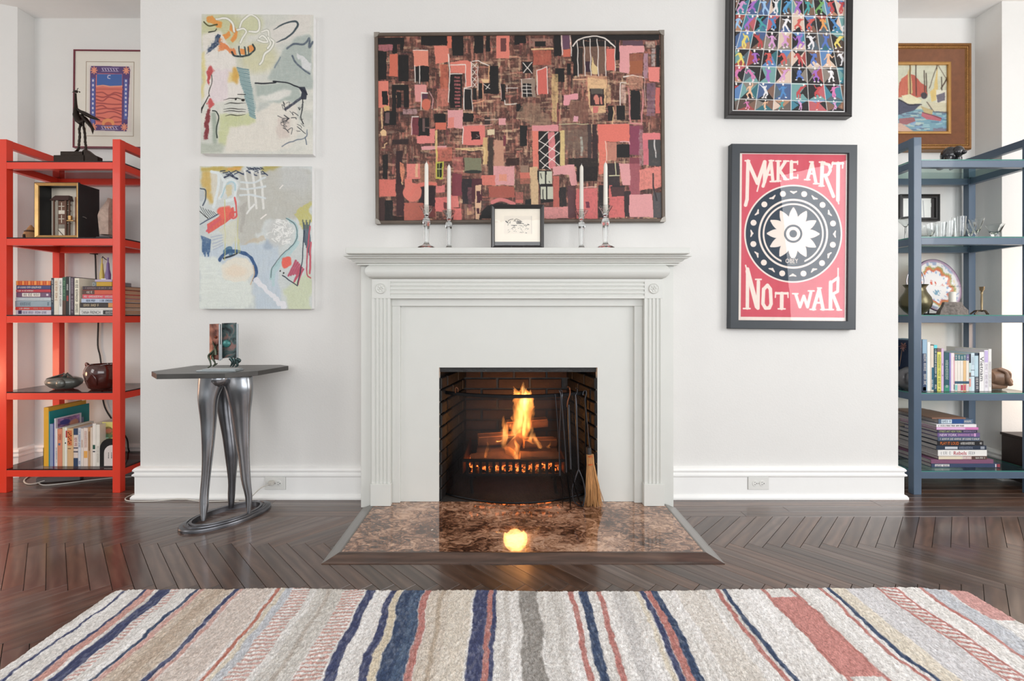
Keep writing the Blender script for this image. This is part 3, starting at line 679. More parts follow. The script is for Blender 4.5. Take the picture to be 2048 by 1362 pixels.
for k in range(9):
    x = 505 + k * 60; Fl.append(([(x, 948, 15), (x + 4, 918, 13), (x - 3 + (k % 3) * 6, 890, 6), (x + 2, 872, 1)], 2.548, 'y' if k % 3 == 1 else 'o'))
for i, (p, Y, c) in enumerate(Fl): flame(p, Y, fo if c == 'o' else fy, i)

# ---- curved mesh screen
scr = root('fireplace_screen', (.05, 2.42, .0205), 'curved black wire mesh fire screen standing in the opening', 'fire screen')
def sp(u, z):                    # u 0..1 along the curve
    x = -.338 + u * (.436 + .338); y = 2.492 - .130 * (1 - (2 * u - 1) ** 2); return (x, y, z)
b = MB(); b.tube([sp(k / 24, .022 + .008) for k in range(25)], .006, 6); b.build('bottom_rim', iron, scr, smooth=50)
b = MB(); b.loft([[sp(k / 24, .577), (sp(k / 24, .577)[0], sp(k / 24, .577)[1] - .012, .575), (sp(k / 24, .59)[0], sp(k / 24, .59)[1] - .012, .590), sp(k / 24, .592)] for k in range(25)]); b.build('top_rim', iron, scr)
for u in (0, 1): 
    b = MB(); b.tube([sp(u, .022), sp(u, .59)], .007, 8); b.build('side_post', iron, scr, smooth=50)
b = MB(); nW = 98
wm = mat('screen_wire', (40, 40, 42), .4, .6)
hh = .55; Lw = .80; asp = hh / Lw
for k in range(-int(nW * asp) - 1, nW + 1):
    for sgn in (1, -1):
        P = []
        for j in range(13):
            v = j / 12; u = k / nW + v * asp if sgn > 0 else k / nW + (1 - v) * asp
            P.append((u, v))
        pts = [sp(u, .03 + hh * v) for u, v in P if -.002 <= u <= 1.002]
        if len(pts) > 1: b.tube(pts, .00085, 3, caps=False)
for k in range(2): pass
wo = b.build('wire_mesh', wm, scr); wo['kind'] = 'stuff'
for s in (-.25, .33):
    pass
b = MB(); 
x = -.262; b.tube(catmull([(x - .006, 2.415, .592), (x - .006, 2.41, .612), (x, 2.408, .622), (x + .008, 2.41, .612), (x + .007, 2.415, .598)], 4), .0035, 6); b.build('rim_hook', mat('rusty_iron', (96, 58, 38), .6, .5), scr, smooth=50)

# ---- tools leaning on the screen
def tp(zx, zy, Y): px, py = 860 + zx / 4.255, 720 + zy / 4.255; return (wx(px, Y), Y, wz(py, Y))
gt = 'fireplace tools leaning on the screen'
def hookpts(zx, zy, Y, s=1): return [tp(zx - 10 * s, zy + 30, Y - .0), tp(zx - 12 * s, zy + 6, Y), tp(zx, zy - 8, Y - .004), tp(zx + 12 * s, zy + 8, Y - .006), tp(zx + 10 * s, zy + 40, Y - .008)]
Yh = 2.385
t = root('tongs', tp(1110, 1260, 2.35), 'long thin iron fireplace tongs, leftmost of the hanging tools', 'fireplace tool', gt)
b = MB(); b.tube(catmull([tp(1060, 290, 2.385), tp(1068, 330, 2.385), tp(1092, 640, 2.375), tp(1104, 900, 2.36), tp(1108, 985, 2.355)], 5), [.0028] * 21, 6); b.build('arm', ironl, t, smooth=50)
b = MB(); b.tube(catmull([tp(1100, 262, 2.385), tp(1112, 300, 2.38), tp(1112, 420, 2.375), tp(1100, 700, 2.365), tp(1102, 985, 2.355)], 5), .0028, 6); b.build('arm', ironl, t, smooth=50)
b = MB(); b.tube([tp(1105, 985, 2.355), tp(1125, 1060, 2.345), tp(1130, 1110, 2.342), tp(1130, 1268, 2.335)], [.006, .005, .0045, .0035], 6, flat=.5); b.build('jaw', iron, t, smooth=50)
t = root('fire_poker', tp(1190, 1275, 2.33), 'slender iron poker with a looped handle, pointing at the hearth', 'fireplace tool', gt)
b = MB(); b.tube(catmull([tp(1122, 350, 2.385), tp(1108, 280, 2.395), tp(1100, 258, 2.385), tp(1120, 262, 2.395), tp(1124, 300, 2.38), tp(1120, 360, 2.376)], 4), .0035, 6); b.build('handle', ironl, t, smooth=50)
b = MB(); b.tube([tp(1120, 350, 2.376), tp(1152, 760, 2.36), tp(1162, 960, 2.352)], [.0034, .0032, .0036], 6); b.build('shaft', ironl, t, smooth=50)
b = MB(); b.tube([tp(1162, 955, 2.352), tp(1172, 1040, 2.35), tp(1195, 1200, 2.34), tp(1190, 1278, 2.335)], [.0045, .010, .008, .002], 6, flat=.5); b.build('spike', iron, t, smooth=50)
t = root('fire_shovel', tp(1270, 1255, 2.33), 'black iron hearth shovel with thick shaft, third hanging tool', 'fireplace tool', gt)
b = MB(); b.tube(catmull([tp(1168, 400, 2.37), tp(1172, 350, 2.372), tp(1190, 290, 2.38), tp(1188, 240, 2.395), tp(1172, 228, 2.385)], 4), .0036, 6); b.build('handle', mat('copper_brown_iron', (120, 72, 46), .4, .7), t, smooth=50)
b = MB(); b.tube([tp(1180, 380, 2.371), tp(1190, 700, 2.36), tp(1198, 930, 2.35)], [.0065, .0065, .0055], 8); b.build('shaft', ironl, t, smooth=50)
b = MB(); b.tube([tp(1198, 925, 2.35), tp(1222, 1040, 2.345), tp(1262, 1180, 2.34), tp(1300, 1250, 2.335)], [.007, .02, .026, .016], 8, flat=.18); b.build('blade', iron, t, smooth=50)
t = root('log_tongs', tp(1265, 1255, 2.33), 'iron log lifter with two bowed prongs forming a loop', 'fireplace tool', gt)
b = MB(); b.tube(catmull([tp(1236, 300, 2.38), tp(1250, 280, 2.385), tp(1252, 250, 2.395), tp(1242, 240, 2.385)], 4), .003, 6); b.build('handle', ironl, t, smooth=50)
b = MB(); b.tube([tp(1238, 295, 2.38), tp(1243, 370, 2.375), tp(1262, 900, 2.35), tp(1264, 935, 2.35)], [.003, .006, .005, .004], 8); b.build('shaft', ironl, t, smooth=50)
b = MB(); b.tube(catmull([tp(1264, 930, 2.35), tp(1225, 1040, 2.345), tp(1212, 1120, 2.34), tp(1232, 1210, 2.335), tp(1290, 1250, 2.33)], 6), .0036, 6); b.build('prong', ironl, t, smooth=50)
b = MB(); b.tube(catmull([tp(1264, 930, 2.35), tp(1300, 1020, 2.345), tp(1320, 1120, 2.34), tp(1310, 1200, 2.335), tp(1296, 1250, 2.33)], 6), .0036, 6); b.build('prong', ironl, t, smooth=50)
# broom
t = root('hearth_broom', tp(1395, 1268, 2.35), 'straw hearth broom with a thin black handle by the screen', 'broom', gt)
b = MB(); b.tube(catmull([tp(1300, 300, 2.385), tp(1306, 270, 2.39), tp(1326, 262, 2.39), tp(1330, 290, 2.385), tp(1318, 340, 2.38), tp(1326, 420, 2.378), tp(1357, 742, 2.362)], 5), .0026, 6); b.build('handle', ironl, t, smooth=50)
b = MB(); b.tube([tp(1345, 738, 2.362), tp(1348, 744, 2.362), tp(1352, 798, 2.36)], [.010, .0185, .0195], 14, flat=.7); b.build('collar', mat('black_tape', (36, 35, 36), .5), t, smooth=40)
straw = mat('broom_straw', (196, 142, 92), .8, var=.42, scale=20, stretch=(14, 14, .6))
b = MB(); rn = random.Random(4)
for k in range(260):
    u = rn.uniform(-1, 1); v = rn.uniform(-1, 1); 
    if u * u + v * v > 1: continue
    x0, y0, z0 = tp(1361 + u * 30, 802, 2.358); x1, y1, z1 = tp(1366 + u * 33, 890, 2.355)
    x2, y2, z2 = tp(1385 + u * 58 + rn.uniform(-6, 6), 1080, 2.35); x3, y3, z3 = tp(1393 + u * 78 + rn.uniform(-14, 14), 1240 + rn.uniform(-45, 26) , 2.35)
    dv = v * .010
    b.tube([(x0, y0 + dv * .9, z0), (x1, y1 + dv, z1), (x2, y2 + dv * 1.5, z2), (x3, y3 + dv * 1.8, z3)], [.0016, .0016, .0015, .0009], 4)
o = b.build('bristles', straw, t); o['kind'] = 'stuff'
for zy in (812, 880):
    b = MB(); b.tube([tp(1362, zy, 2.357), tp(1363, zy + 8, 2.357)], [.0205, .0205], 16, flat=.62); b.build('binding', mat('orange_twine', (196, 100, 52), .7), t, smooth=40)
# ================================================================== PICTURES
from math import sin, cos
K_ = (44, 40, 38); W_ = (240, 234, 228)
oil = paint_mat('oil_paint', .45, bump=.0008, bscale=220, speck=.05, sscale=160)
printm = paint_mat('printed_paper', .6, speck=.02, sscale=60)
pane = glass('picture_glass')
whitec = mat('canvas_edge', (246, 245, 243), .7, bump=.0002, bscale=500)
def tilt(t, px, py, Y, ang):           # hang the picture slightly out of level, turning about its own centre
    c = Vector((wx(px, Y), Y, wz(py, Y))); M_ = Matrix.Rotation(math.radians(ang), 4, 'Y')
    t.rotation_euler = (0, math.radians(ang), 0); t.location = c + M_ @ (Vector(t.location) - c)
def rects(cv, L, col, **k):
    for r in L: cv.rect(*r, col, **k)

# ---------------- upper abstract canvas
Y1 = 2.465
def canvas(px0, py0, px1, py1, cv, label, ang):
    t = root('abstract_painting', (wx((px0 + px1) / 2, Y1), Y1 + .02, wz(py1, Y1)), label, 'painting', 'pair of abstract canvases left of the fireplace')
    b = MB(); b.box(wx(px0, Y1), wx(px1, Y1), Y1 + .0015, YW - .001, wz(py1, Y1), wz(py0, Y1)); b.build('stretched_canvas', whitec, t, bevel=.002)
    cv.mesh('painted_face', Y1, oil, t, relief=.0008); tilt(t, (px0 + px1) / 2, (py0 + py1) / 2, Y1, ang)
c = Cv(402.5, 29, 626.5, 308, 1.25, (214, 214, 204), 1.6); c.z(380, 0, 4.1286)
n = fbm(c.X / 26, c.Y / 20, 2); c.A += (n[..., None] - .5) * np.array([34, 26, 22])
P = c.poly; T_ = dict(tex=.5, ts=(9, 5))
c.ell(250, 260, 210, 150, (196, 196, 140), .8, .5, 3, .5); c.ell(560, 480, 160, 130, (208, 204, 160), .8, .5, 3, .4); c.ell(510, 200, 90, 80, (205, 206, 160), .8, .5)
P([(640, 660), (760, 420), (900, 290), (1010, 290), (1010, 720), (900, 740), (700, 660)], (170, 182, 176), .9, 3, .35)
P([(640, 240), (900, 110), (1010, 120), (980, 260), (820, 330), (700, 370)], (222, 216, 208), .8, 3, .3)
P([(540, 700), (700, 680), (880, 700), (930, 780), (900, 840), (760, 850), (640, 840), (550, 790)], (172, 184, 176), .95, 3, .2)
P([(550, 800), (640, 790), (760, 740), (840, 745), (830, 790), (740, 830), (620, 830)], (226, 224, 216), 1, 2, .1)
P([(560, 850), (650, 850), (650, 1040), (600, 1060), (560, 960)], (186, 192, 186), .8, 3, .4)
P([(330, 1040), (480, 1000), (660, 850), (880, 840), (900, 1100), (820, 1230), (640, 1250), (300, 1250), (300, 1100)], (226, 220, 208), .95, 3, .15, (9, 6))
P([(740, 960), (840, 960), (820, 1140), (740, 1160), (720, 1060)], (208, 192, 182), .7, 3, .3)
P([(100, 280), (250, 250), (380, 500), (380, 560), (460, 640), (500, 700), (400, 800), (250, 840), (120, 840), (100, 500)], (230, 224, 216), .95, 3, .2, (9, 6))
P([(180, 560), (330, 560), (300, 800), (220, 860), (170, 840)], (226, 210, 214), .8, 4, .3)
P([(250, 950), (540, 940), (540, 1020), (330, 1050), (310, 1130), (300, 1200), (240, 1200)], (200, 206, 150), .9, 3, .4)
P([(120, 430), (120, 800), (90, 830), (95, 440)], (220, 204, 120), .8, 3, .3)
P([(85, 1180), (300, 1200), (260, 1260), (90, 1280)], (176, 184, 168), .8, 3, .4)
P([(180, 940), (220, 930), (235, 1060), (225, 1190), (200, 1190), (190, 1080)], (160, 172, 156), .95, 2, .2)
P([(345, 545), (385, 560), (410, 620), (400, 700), (340, 640)], (212, 160, 52), .95, 3, .2); P([(310, 580), (350, 600), (370, 680), (320, 690)], (226, 196, 110), .8, 3, .3)
c.blur(3).streaks(6)
for y in range(560, 960, 17): c.line([(390 + (y - 560) * .28, y), (440 + (y - 560) * .22, y + 16), (480 + (y - 560) * .16, y + 22)], 13, (132, 164, 168) if y % 2 else (112, 146, 150), .95)
P([(400, 560), (470, 640), (520, 760), (545, 900), (540, 960), (500, 960), (470, 850), (430, 740)], (138, 166, 166), .6, 3, .6)
P([(140, 128), (190, 130), (215, 175), (275, 185), (262, 228), (215, 222), (150, 185), (130, 160)], (224, 146, 40), 1, 3, .1)
P([(335, 195), (360, 215), (385, 260), (380, 320), (350, 355), (330, 330), (355, 270), (325, 250)], (226, 140, 38), 1, 3, .1); P([(265, 300), (300, 285), (320, 250), (330, 290), (295, 335)], (226, 140, 38), 1, 2)
P([(235, 330), (290, 355), (330, 400), (385, 410), (380, 450), (330, 440), (270, 400), (235, 430)], (224, 122, 46), 1, 4, .2); P([(415, 400), (455, 405), (450, 450), (415, 445)], (228, 138, 40)); c.ell(500, 402, 32, 30, (228, 138, 40))
c.line([(345, 430), (370, 462), (440, 462), (500, 445), (535, 410), (520, 370)], 15, (48, 62, 66), cur=True, tex=.3)
for x in (405, 450, 478): c.line([(x, 385), (x + 6, 455)], 11, (52, 72, 78), tex=.3)
P([(225, 290), (258, 310), (210, 400), (160, 440), (135, 460), (150, 410)], (44, 64, 96), 1, 4, .5)
c.line([(110, 180), (150, 215), (220, 205)], 12, (84, 86, 52), cur=True); c.line([(150, 268), (200, 258), (215, 240)], 9, (50, 50, 48), cur=True)
for pts in ([(215, 162), (300, 155), (350, 200), (360, 260)], [(400, 240), (430, 170), (500, 122), (560, 160), (575, 230), (545, 262), (490, 258)], [(385, 245), (440, 235), (465, 262), (430, 320), (415, 355)], [(590, 265), (640, 250), (650, 310), (690, 350), (660, 410), (620, 440), (600, 500), (575, 530)], [(560, 330), (600, 350), (640, 345), (600, 300), (570, 310)], [(640, 310), (665, 360), (640, 400)]):
    c.line(pts, 22, (158, 160, 142), .8, cur=True); c.line(pts, 14, (238, 236, 226), 1, cur=True)
c.line([(685, 245), (760, 200), (860, 175), (885, 205), (850, 270), (780, 320), (710, 350)], 16, (58, 74, 82), .95, cur=True, taper=True)
c.line([(800, 400), (850, 365), (940, 365), (985, 315), (985, 385), (1012, 345)], 17, (84, 96, 112), .9, cur=True, tex=.3)
c.line([(845, 460), (880, 520), (930, 570), (990, 610)], 14, (84, 96, 112), .9, cur=True, tex=.3); c.line([(700, 560), (745, 470)], 12, (120, 134, 146), .8)
P([(880, 440), (960, 500), (1005, 520), (1005, 600), (930, 570)], (224, 224, 224), .9, 3, .2)
c.line([(540, 690), (700, 680), (690, 668), (800, 684), (890, 712), (935, 740), (965, 775)], 11, (42, 46, 54), 1, cur=True)
for k in range(9): c.line([(900 + k * 6, 715), (930 + k * 4, 760), (915 + k * 5, 815)], 6, (44, 48, 62), .9)
c.line([(920, 805), (860, 850), (790, 900)], 22, (60, 64, 80), .9, cur=True, tex=.4); c.line([(930, 810), (935, 880), (920, 960), (940, 1020)], 8, (40, 44, 50), cur=True)
rn = random.Random(2)
for k in range(26):
    x, y = rn.uniform(740, 930), rn.uniform(860, 1080); c.line([(x, y), (x + rn.uniform(-40, 40), y + rn.uniform(-30, 30)), (x + rn.uniform(-30, 50), y + rn.uniform(-10, 50))], rn.uniform(2, 7), (46, 50, 56), .9, cur=True)
c.line([(760, 1210), (860, 1160), (960, 1130), (970, 1070)], 8, (98, 112, 130), .9, cur=True); c.line([(955, 1130), (965, 1190)], 8, (98, 112, 130))
P([(135, 560), (165, 545), (185, 575), (160, 640), (150, 720), (130, 700)], (190, 58, 60), 1, 3, .15); P([(165, 545), (200, 570), (180, 590)], (206, 110, 110), .7, 3)
P([(150, 860), (190, 820), (205, 880), (170, 905)], (200, 70, 70), 1, 4); P([(150, 900), (178, 905), (160, 1040), (148, 1150), (115, 1150), (118, 1060)], (132, 46, 52), 1, 3, .1)
c.line([(175, 620), (180, 680), (160, 760), (165, 800)], 6, K_, cur=True)
for k in range(8): c.line([(160 - k * 8, 790 + k * 16), (130 - k * 4, 850 + k * 8), (100, 900 + k * 5)], 7, (38, 38, 38), .9, cur=True)
c.line([(190, 920), (225, 930), (240, 985), (222, 1060), (228, 1140)], 9, (36, 48, 44), cur=True)
for y, k in ((812, 0), (850, -20), (895, 5), (915, 0), (950, -30)): c.line([(275 + abs(k) * .6, y + 12), (340, y), (400, y + 4), (462, y + k * .5 + 10)], 7, (42, 40, 36), cur=True, taper=True)
c.line([(395, 782), (458, 784)], 6, K_); c.ell(440, 828, 14, 10, K_); c.ell(378, 822, 8, 7, K_)
canvas(403, 29.5, 626, 307.5, c, 'tall abstract canvas with orange shapes and white loops, upper left', .35)

# ---------------- lower abstract canvas
c = Cv(399, 332.5, 624, 618, 1.25, (206, 212, 210), 1.6); c.z(380, 320, 4.257); P = c.poly
n = fbm(c.X / 30, c.Y / 24, 6); c.A += (n[..., None] - .5) * np.array([26, 22, 20])
P([(410, 100), (1040, 60), (1040, 420), (820, 520), (640, 520), (560, 680), (430, 740), (400, 500)], (190, 188, 178), .9, 5, .25, (12, 8)); c.ell(900, 160, 140, 120, (200, 202, 200), .7, .6, 4)
P([(80, 800), (300, 720), (560, 720), (760, 700), (740, 900), (800, 1270), (540, 1270), (560, 1000), (80, 1000)], (190, 204, 216), .9, 5, .3, (10, 8))
P([(80, 800), (260, 860), (540, 1060), (520, 1270), (80, 1270)], (222, 228, 220), .95, 5, .15, (10, 8)); P([(800, 1100), (940, 1020), (1030, 900), (1030, 1275), (820, 1275)], (204, 212, 178), .95, 5, .2)
P([(85, 60), (460, 55), (440, 95), (230, 100), (85, 90)], (190, 164, 64), 1, 3, .3); P([(620, 55), (800, 52), (700, 100), (620, 100)], (178, 164, 80), .9, 3, .3); c.line([(330, 75), (430, 75)], 22, (222, 158, 56), tex=.3)
P([(85, 90), (170, 100), (190, 360), (160, 370), (120, 250), (85, 230)], (206, 172, 86), 1, 4, .3); P([(165, 100), (260, 110), (250, 320), (195, 380)], (216, 210, 192), 1, 3, .2)
c.blur(3).streaks(6)
for k in range(16): c.line([(260 + k * 24, 96 + (k % 3) * 12), (300 + k * 24, 90 + (k % 4) * 14)], 9, (44, 58, 88), .9)
for k in range(14): c.line([(480 + k * 10, 62 + (k % 3) * 10), (512 + k * 9, 66 + (k % 2) * 12)], 7, (40, 50, 74), .9)
c.line([(290, 150), (340, 130), (400, 160)], 16, (40, 50, 74), cur=True, tex=.5)
for pts in ([(240, 110), (245, 200), (225, 300), (200, 400)], [(180, 100), (250, 120), (290, 180)], [(250, 330), (290, 260), (300, 190), (345, 165), (385, 190), (390, 270), (370, 330), (300, 350)]): c.line(pts, 24, (222, 230, 230), 1, cur=True)
c.line([(265, 320), (310, 220), (345, 185), (380, 200), (385, 260)], 12, (176, 206, 214), cur=True); P([(310, 220), (360, 215), (355, 300), (310, 330)], (212, 196, 150), .8, 3)
for x in (465, 525, 590): c.line([(x, 95), (x + 18, 200), (x + 30, 320), (x + 40, 410)], 20, (228, 228, 222), .95, cur=True, tex=.15)
for y, e in ((190, 130), (245, 200), (300, 305)): c.line([(430, y), (540, y), (640, e + 20)], 17, (214, 222, 224), .9, cur=True)
c.line([(480, 460), (545, 380)], 14, (232, 232, 228)); c.line([(600, 500), (650, 460)], 10, W_); c.line([(765, 240), (795, 215)], 8, W_)
P([(440, 380), (480, 370), (460, 600), (440, 620)], (166, 160, 154), .5, 4, .3)
c.line([(85, 245), (130, 260), (135, 320), (110, 390)], 10, (70, 84, 100), cur=True); P([(85, 250), (125, 270), (125, 330), (100, 360), (85, 350)], (190, 196, 198), .8)
for k in range(6): c.line([(90 + k * 22, 400 + k * 8), (150 + k * 16, 500 - k * 6)], 5, (50, 58, 60), .8)
c.line([(85, 545), (240, 460)], 9, (70, 84, 110)); c.line([(85, 440), (150, 495)], 7, K_)
for k in range(26): 
    x = 150 + k * 8.5; y = 590 - k * 5.6; c.line([(x, y - 42), (x + 14, y + 30)], 14, (222, 62 + (k % 3) * 14, 58), .95)
c.ell(290, 440, 50, 50, (232, 84, 60), 1, .3, 4); c.line([(380, 320), (400, 460), (370, 500), (340, 450), (395, 440)], 14, (218, 66, 64), cur=True); c.line([(250, 500), (180, 560), (150, 600)], 22, (216, 70, 84), tex=.3)
for k in range(7): c.line([(100 + k * 12, 650 + k * 5), (110 + k * 9, 780 + (k % 3) * 18)], 13, (48, 88, 136), .85, tex=.4)
for k in range(5): c.line([(180 + k * 5, 660 + k * 26), (280, 640 + k * 22)], 8, (160, 172, 196), .7)
c.line([(255, 850), (290, 800), (350, 770), (420, 790), (480, 805), (530, 850), (560, 930), (552, 1020)], 30, (36, 78, 130), .97, cur=True, tex=.2, wp=2)
c.line([(300, 780), (340, 750), (350, 800)], 40, (44, 96, 132), .8, cur=True, tex=.4); c.line([(290, 835), (400, 800)], 16, (34, 44, 58), .9)
c.ell(400, 940, 135, 110, (230, 224, 208), 1, .15, 3, .1); c.ell(390, 950, 90, 50, (232, 214, 190), .8, .5, 3); c.line([(540, 900), (545, 980), (520, 1060)], 8, (206, 176, 140), cur=True)
for x, a, e in ((295, 340, 850), (408, 480, 800), (385, 660, 800), (420, 680, 790)): c.line([(x, a), (x + 3, e)], 7, (206, 202, 120), .8)
P([(240, 600), (400, 520), (420, 700), (280, 720)], (216, 214, 186), .6, 4, .3)
P([(430, 740), (560, 700), (640, 690), (620, 650), (540, 660)], (200, 180, 150), .6, 3, .3); c.ell(665, 720, 40, 35, (160, 176, 192), .8, .6, 4)
c.ell(760, 620, 110, 110, (200, 200, 196), .7, .4, 4)
rn = random.Random(5)
for k in range(46):
    a = rn.uniform(0, 6.28); r = rn.uniform(20, 110); x, y = 770 + r * cos(a), 610 + r * sin(a); c.line([(x, y), (x + rn.uniform(-40, 40), y + rn.uniform(-12, 12)), (x + rn.uniform(-30, 30), y + 24)], 6, (238, 238, 234), .9, cur=True)
c.line([(820, 500), (900, 560), (915, 640), (860, 750), (760, 850), (700, 930), (690, 1010)], 22, (168, 200, 202), 1, cur=True, wp=2); c.line([(815, 495), (890, 550), (915, 640), (860, 740), (760, 830), (700, 920), (690, 1000)], 5, (62, 74, 82), cur=True)
c.line([(920, 700), (860, 790), (780, 860), (720, 960), (710, 1060)], 26, (176, 208, 210), .8, cur=True, tex=.3)
P([(880, 460), (930, 400), (1030, 350), (1030, 560), (950, 600), (920, 520)], (196, 190, 110), .95, 4, .3)
for k in range(7): c.line([(960 + k * 10, 510 + (k % 3) * 20), (975 + k * 8, 700 + k * 22)], 9, (70, 86, 104), .85)
c.line([(1025, 560), (1000, 760), (995, 960), (1025, 1000)], 12, (190, 70, 90), cur=True); c.line([(1025, 700), (1022, 960)], 16, (200, 80, 96))
c.ell(820, 880, 52, 46, (232, 80, 58), 1, .2, 4)
for k in range(6): c.line([(840 + k * 20, 985 - k * 4), (905 + k * 12, 860 + k * 14)], 16, (186, 62, 92), .95, tex=.15)
c.line([(930, 930), (890, 1040), (945, 950), (920, 1060)], 12, (190, 66, 92), cur=True); c.line([(790, 980), (915, 1072), (950, 880), (975, 600)], 8, (48, 60, 74))
c.ell(768, 944, 7, 7, K_); c.ell(800, 962, 7, 7, K_)
for k in range(7): c.line([(570 + k * 36, 1020 + k * 34), (600 + k * 32, 1044 + k * 34)], 42, (228, 228, 232), .95, wp=3)
canvas(399.5, 333, 623.5, 617.5, c, 'tall abstract canvas with blue arc and red strokes, lower left', .1)

# ---------------- the large city painting
Yb = 2.480
CO = (222, 116, 94); SA = (224, 122, 108); PK = (220, 150, 150); BK = (42, 40, 40); BR = (104, 66, 56); WI = (120, 52, 62); CR = (228, 186, 132); OR = (206, 96, 66); WH = (236, 224, 214); GY = (96, 84, 82)
c = Cv(756, 70, 1322, 441, 1.05, (88, 58, 52), 1.5)
n = fbm(c.X / 13, c.Y / 17, 3); n2 = fbm(c.X / 5, c.Y / 22, 8); n3 = fbm(c.X / 22, c.Y / 5, 12); n4 = fbm(c.X / 2.2, c.Y / 2.6, 20)
def lay(mask, col): 
    m = np.clip(mask, 0, 1)[..., None]; c.A[:] = c.A * (1 - m) + np.array(col, float) * m
lay((n - .5) * 4, (128, 80, 66)); lay((n2 - .58) * 5, (176, 108, 88)); lay((n3 - .6) * 5, (64, 50, 48)); lay((n4 - .6) * 2.5, (180, 140, 112))
rn = random.Random(11); mid = [(150, 86, 72), (188, 104, 84), (74, 54, 50), (210, 160, 126), (118, 58, 64), (96, 80, 72), (222, 186, 142), (56, 46, 46), (170, 120, 98), (126, 92, 76), (204, 116, 96), (142, 122, 106)]
lite = [(206, 160, 126), (222, 186, 142), (170, 130, 104), (196, 120, 96), (150, 116, 96), (228, 196, 150)]
for k in range(1900):
    x, y = rn.uniform(750, 1320), rn.uniform(68, 441); v = rn.random() < .55; l_ = rn.uniform(6, 26); w_ = rn.uniform(1.5, 6); col = rn.choice(lite if (900 < x < 1270 and 110 < y < 380 and rn.random() < .6) else mid)
    c.line([(x, y), (x + (rn.uniform(-1, 1) if v else l_), y + (l_ if v else rn.uniform(-1, 1)))], w_, col, rn.uniform(.35, .8), .6, .9)
for k in range(420):
    x, y = rn.uniform(880, 1270), rn.uniform(110, 340); v = rn.random() < .4; l_ = rn.uniform(8, 30); c.line([(x, y), (x + (rn.uniform(-1, 1) if v else l_), y + (l_ if v else rn.uniform(-1, 1)))], rn.uniform(1.2, 3.5), rn.choice(lite), rn.uniform(.3, .7), .6, .9)
# top left (zoom A)
c.z(740, 50, 5.447); q = dict(wp=.8)
rects(c, [(85, 125, 375, 200), (85, 275, 185, 585), (565, 105, 870, 215), (900, 110, 1025, 330), (1140, 110, 1240, 305), (1270, 110, 1315, 285), (250, 200, 300, 300), (330, 200, 370, 265), (1580, 90, 1640, 215)], BK, **q)
rects(c, [(310, 320, 425, 605), (240, 640, 425, 700), (240, 700, 290, 1080), (370, 690, 425, 890), (490, 440, 645, 610), (295, 720, 345, 890), (150, 930, 270, 1085), (525, 1000, 645, 1205), (700, 960, 825, 1060), (1015, 955, 1130, 1050), (870, 530, 1005, 900), (1030, 690, 1120, 915), (1240, 630, 1400, 745), (1310, 440, 1405, 740), (1125, 680, 1165, 810), (1185, 630, 1225, 800), (1425, 640, 1475, 830), (135, 700, 200, 860), (1595, 860, 1640, 945)], BK, **q)
c.rect(215, 305, 305, 550, OR, **q); c.rect(480, 265, 640, 440, (224, 128, 100)); c.poly([(705, 220), (860, 225), (870, 390), (720, 415)], (220, 118, 94)); c.rect(88, 600, 205, 890, CO); c.rect(135, 710, 198, 862, BK)
c.rect(1380, 105, 1525, 358, CO); c.rect(1430, 145, 1490, 285, (110, 62, 60)); c.rect(490, 645, 618, 740, (218, 140, 134)); c.rect(490, 740, 560, 830, (218, 140, 134)); c.ell(615, 860, 48, 62, OR, 1, .1)
P = c.poly; P([(880, 400), (1060, 380), (1110, 400), (1110, 665), (1050, 665), (1050, 520), (880, 520)], CO, tex=.1); c.line([(880, 430), (1045, 430), (1045, 660)], 9, WH); c.line([(860, 310), (875, 520), (855, 840)], 10, WH)
c.rect(845, 920, 1010, 1120, PK); c.rect(850, 1000, 920, 1120, (222, 124, 108)); c.rect(710, 1055, 830, 1135, OR); P([(1010, 1095), (1250, 1090), (1250, 1305), (1010, 1305)], (222, 110, 98)); c.rect(1100, 1155, 1195, 1245, (50, 34, 36)); c.line([(1010, 1100), (1008, 1290)], 9, WH); c.line([(1160, 1190), (1185, 1210), (1150, 1225)], 8, (130, 110, 106))
P([(510, 1200), (650, 1200), (650, 1120), (705, 1120), (700, 1280), (510, 1280)], (222, 120, 112)); c.rect(575, 1310, 830, 1350, PK); c.rect(1405, 1020, 1480, 1090, PK); c.rect(1275, 1135, 1355, 1195, (222, 200, 160)); c.rect(455, 985, 530, 1190, WI, tex=.4); c.line([(460, 990), (450, 1190)], 9, (226, 190, 190)); c.line([(460, 988), (525, 988)], 9, WH)
c.rect(575, 1005, 600, 1160, (110, 84, 80)); c.rect(600, 1100, 650, 1115, (110, 84, 80)); c.rect(360, 905, 510, 960, (172, 134, 134), tex=.6); c.rect(95, 205, 255, 270, (170, 96, 104), tex=.7, ts=(1, 5)); c.rect(850, 110, 895, 250, OR); c.rect(770, 420, 855, 690, (196, 92, 60), .8, 1, .4); c.rect(735, 690, 855, 880, (206, 110, 88), .8, 1, .6)
c.line([(490, 430), (500, 620)], 9, WH); c.line([(545, 440), (545, 630)], 9, WH); c.line([(480, 268), (635, 268)], 8, WH); c.line([(880, 532), (1005, 527)], 9, WH)
for y in range(560, 890, 38): c.rect(925, y, 985, y + 20, (158, 84, 84), 1, 1, .5)
c.line([(1110, 400), (1110, 660), (1025, 680), (1025, 920)], 10, WH); c.line([(1125, 395), (1180, 390), (1305, 440)], 10, WH); c.line([(1175, 450), (1180, 700)], 7, WH)
for y in (420, 490, 560, 620): c.line([(1120, y), (1165, y + 50)], 6, WH); c.line([(1165, y), (1120, y + 50)], 6, WH)
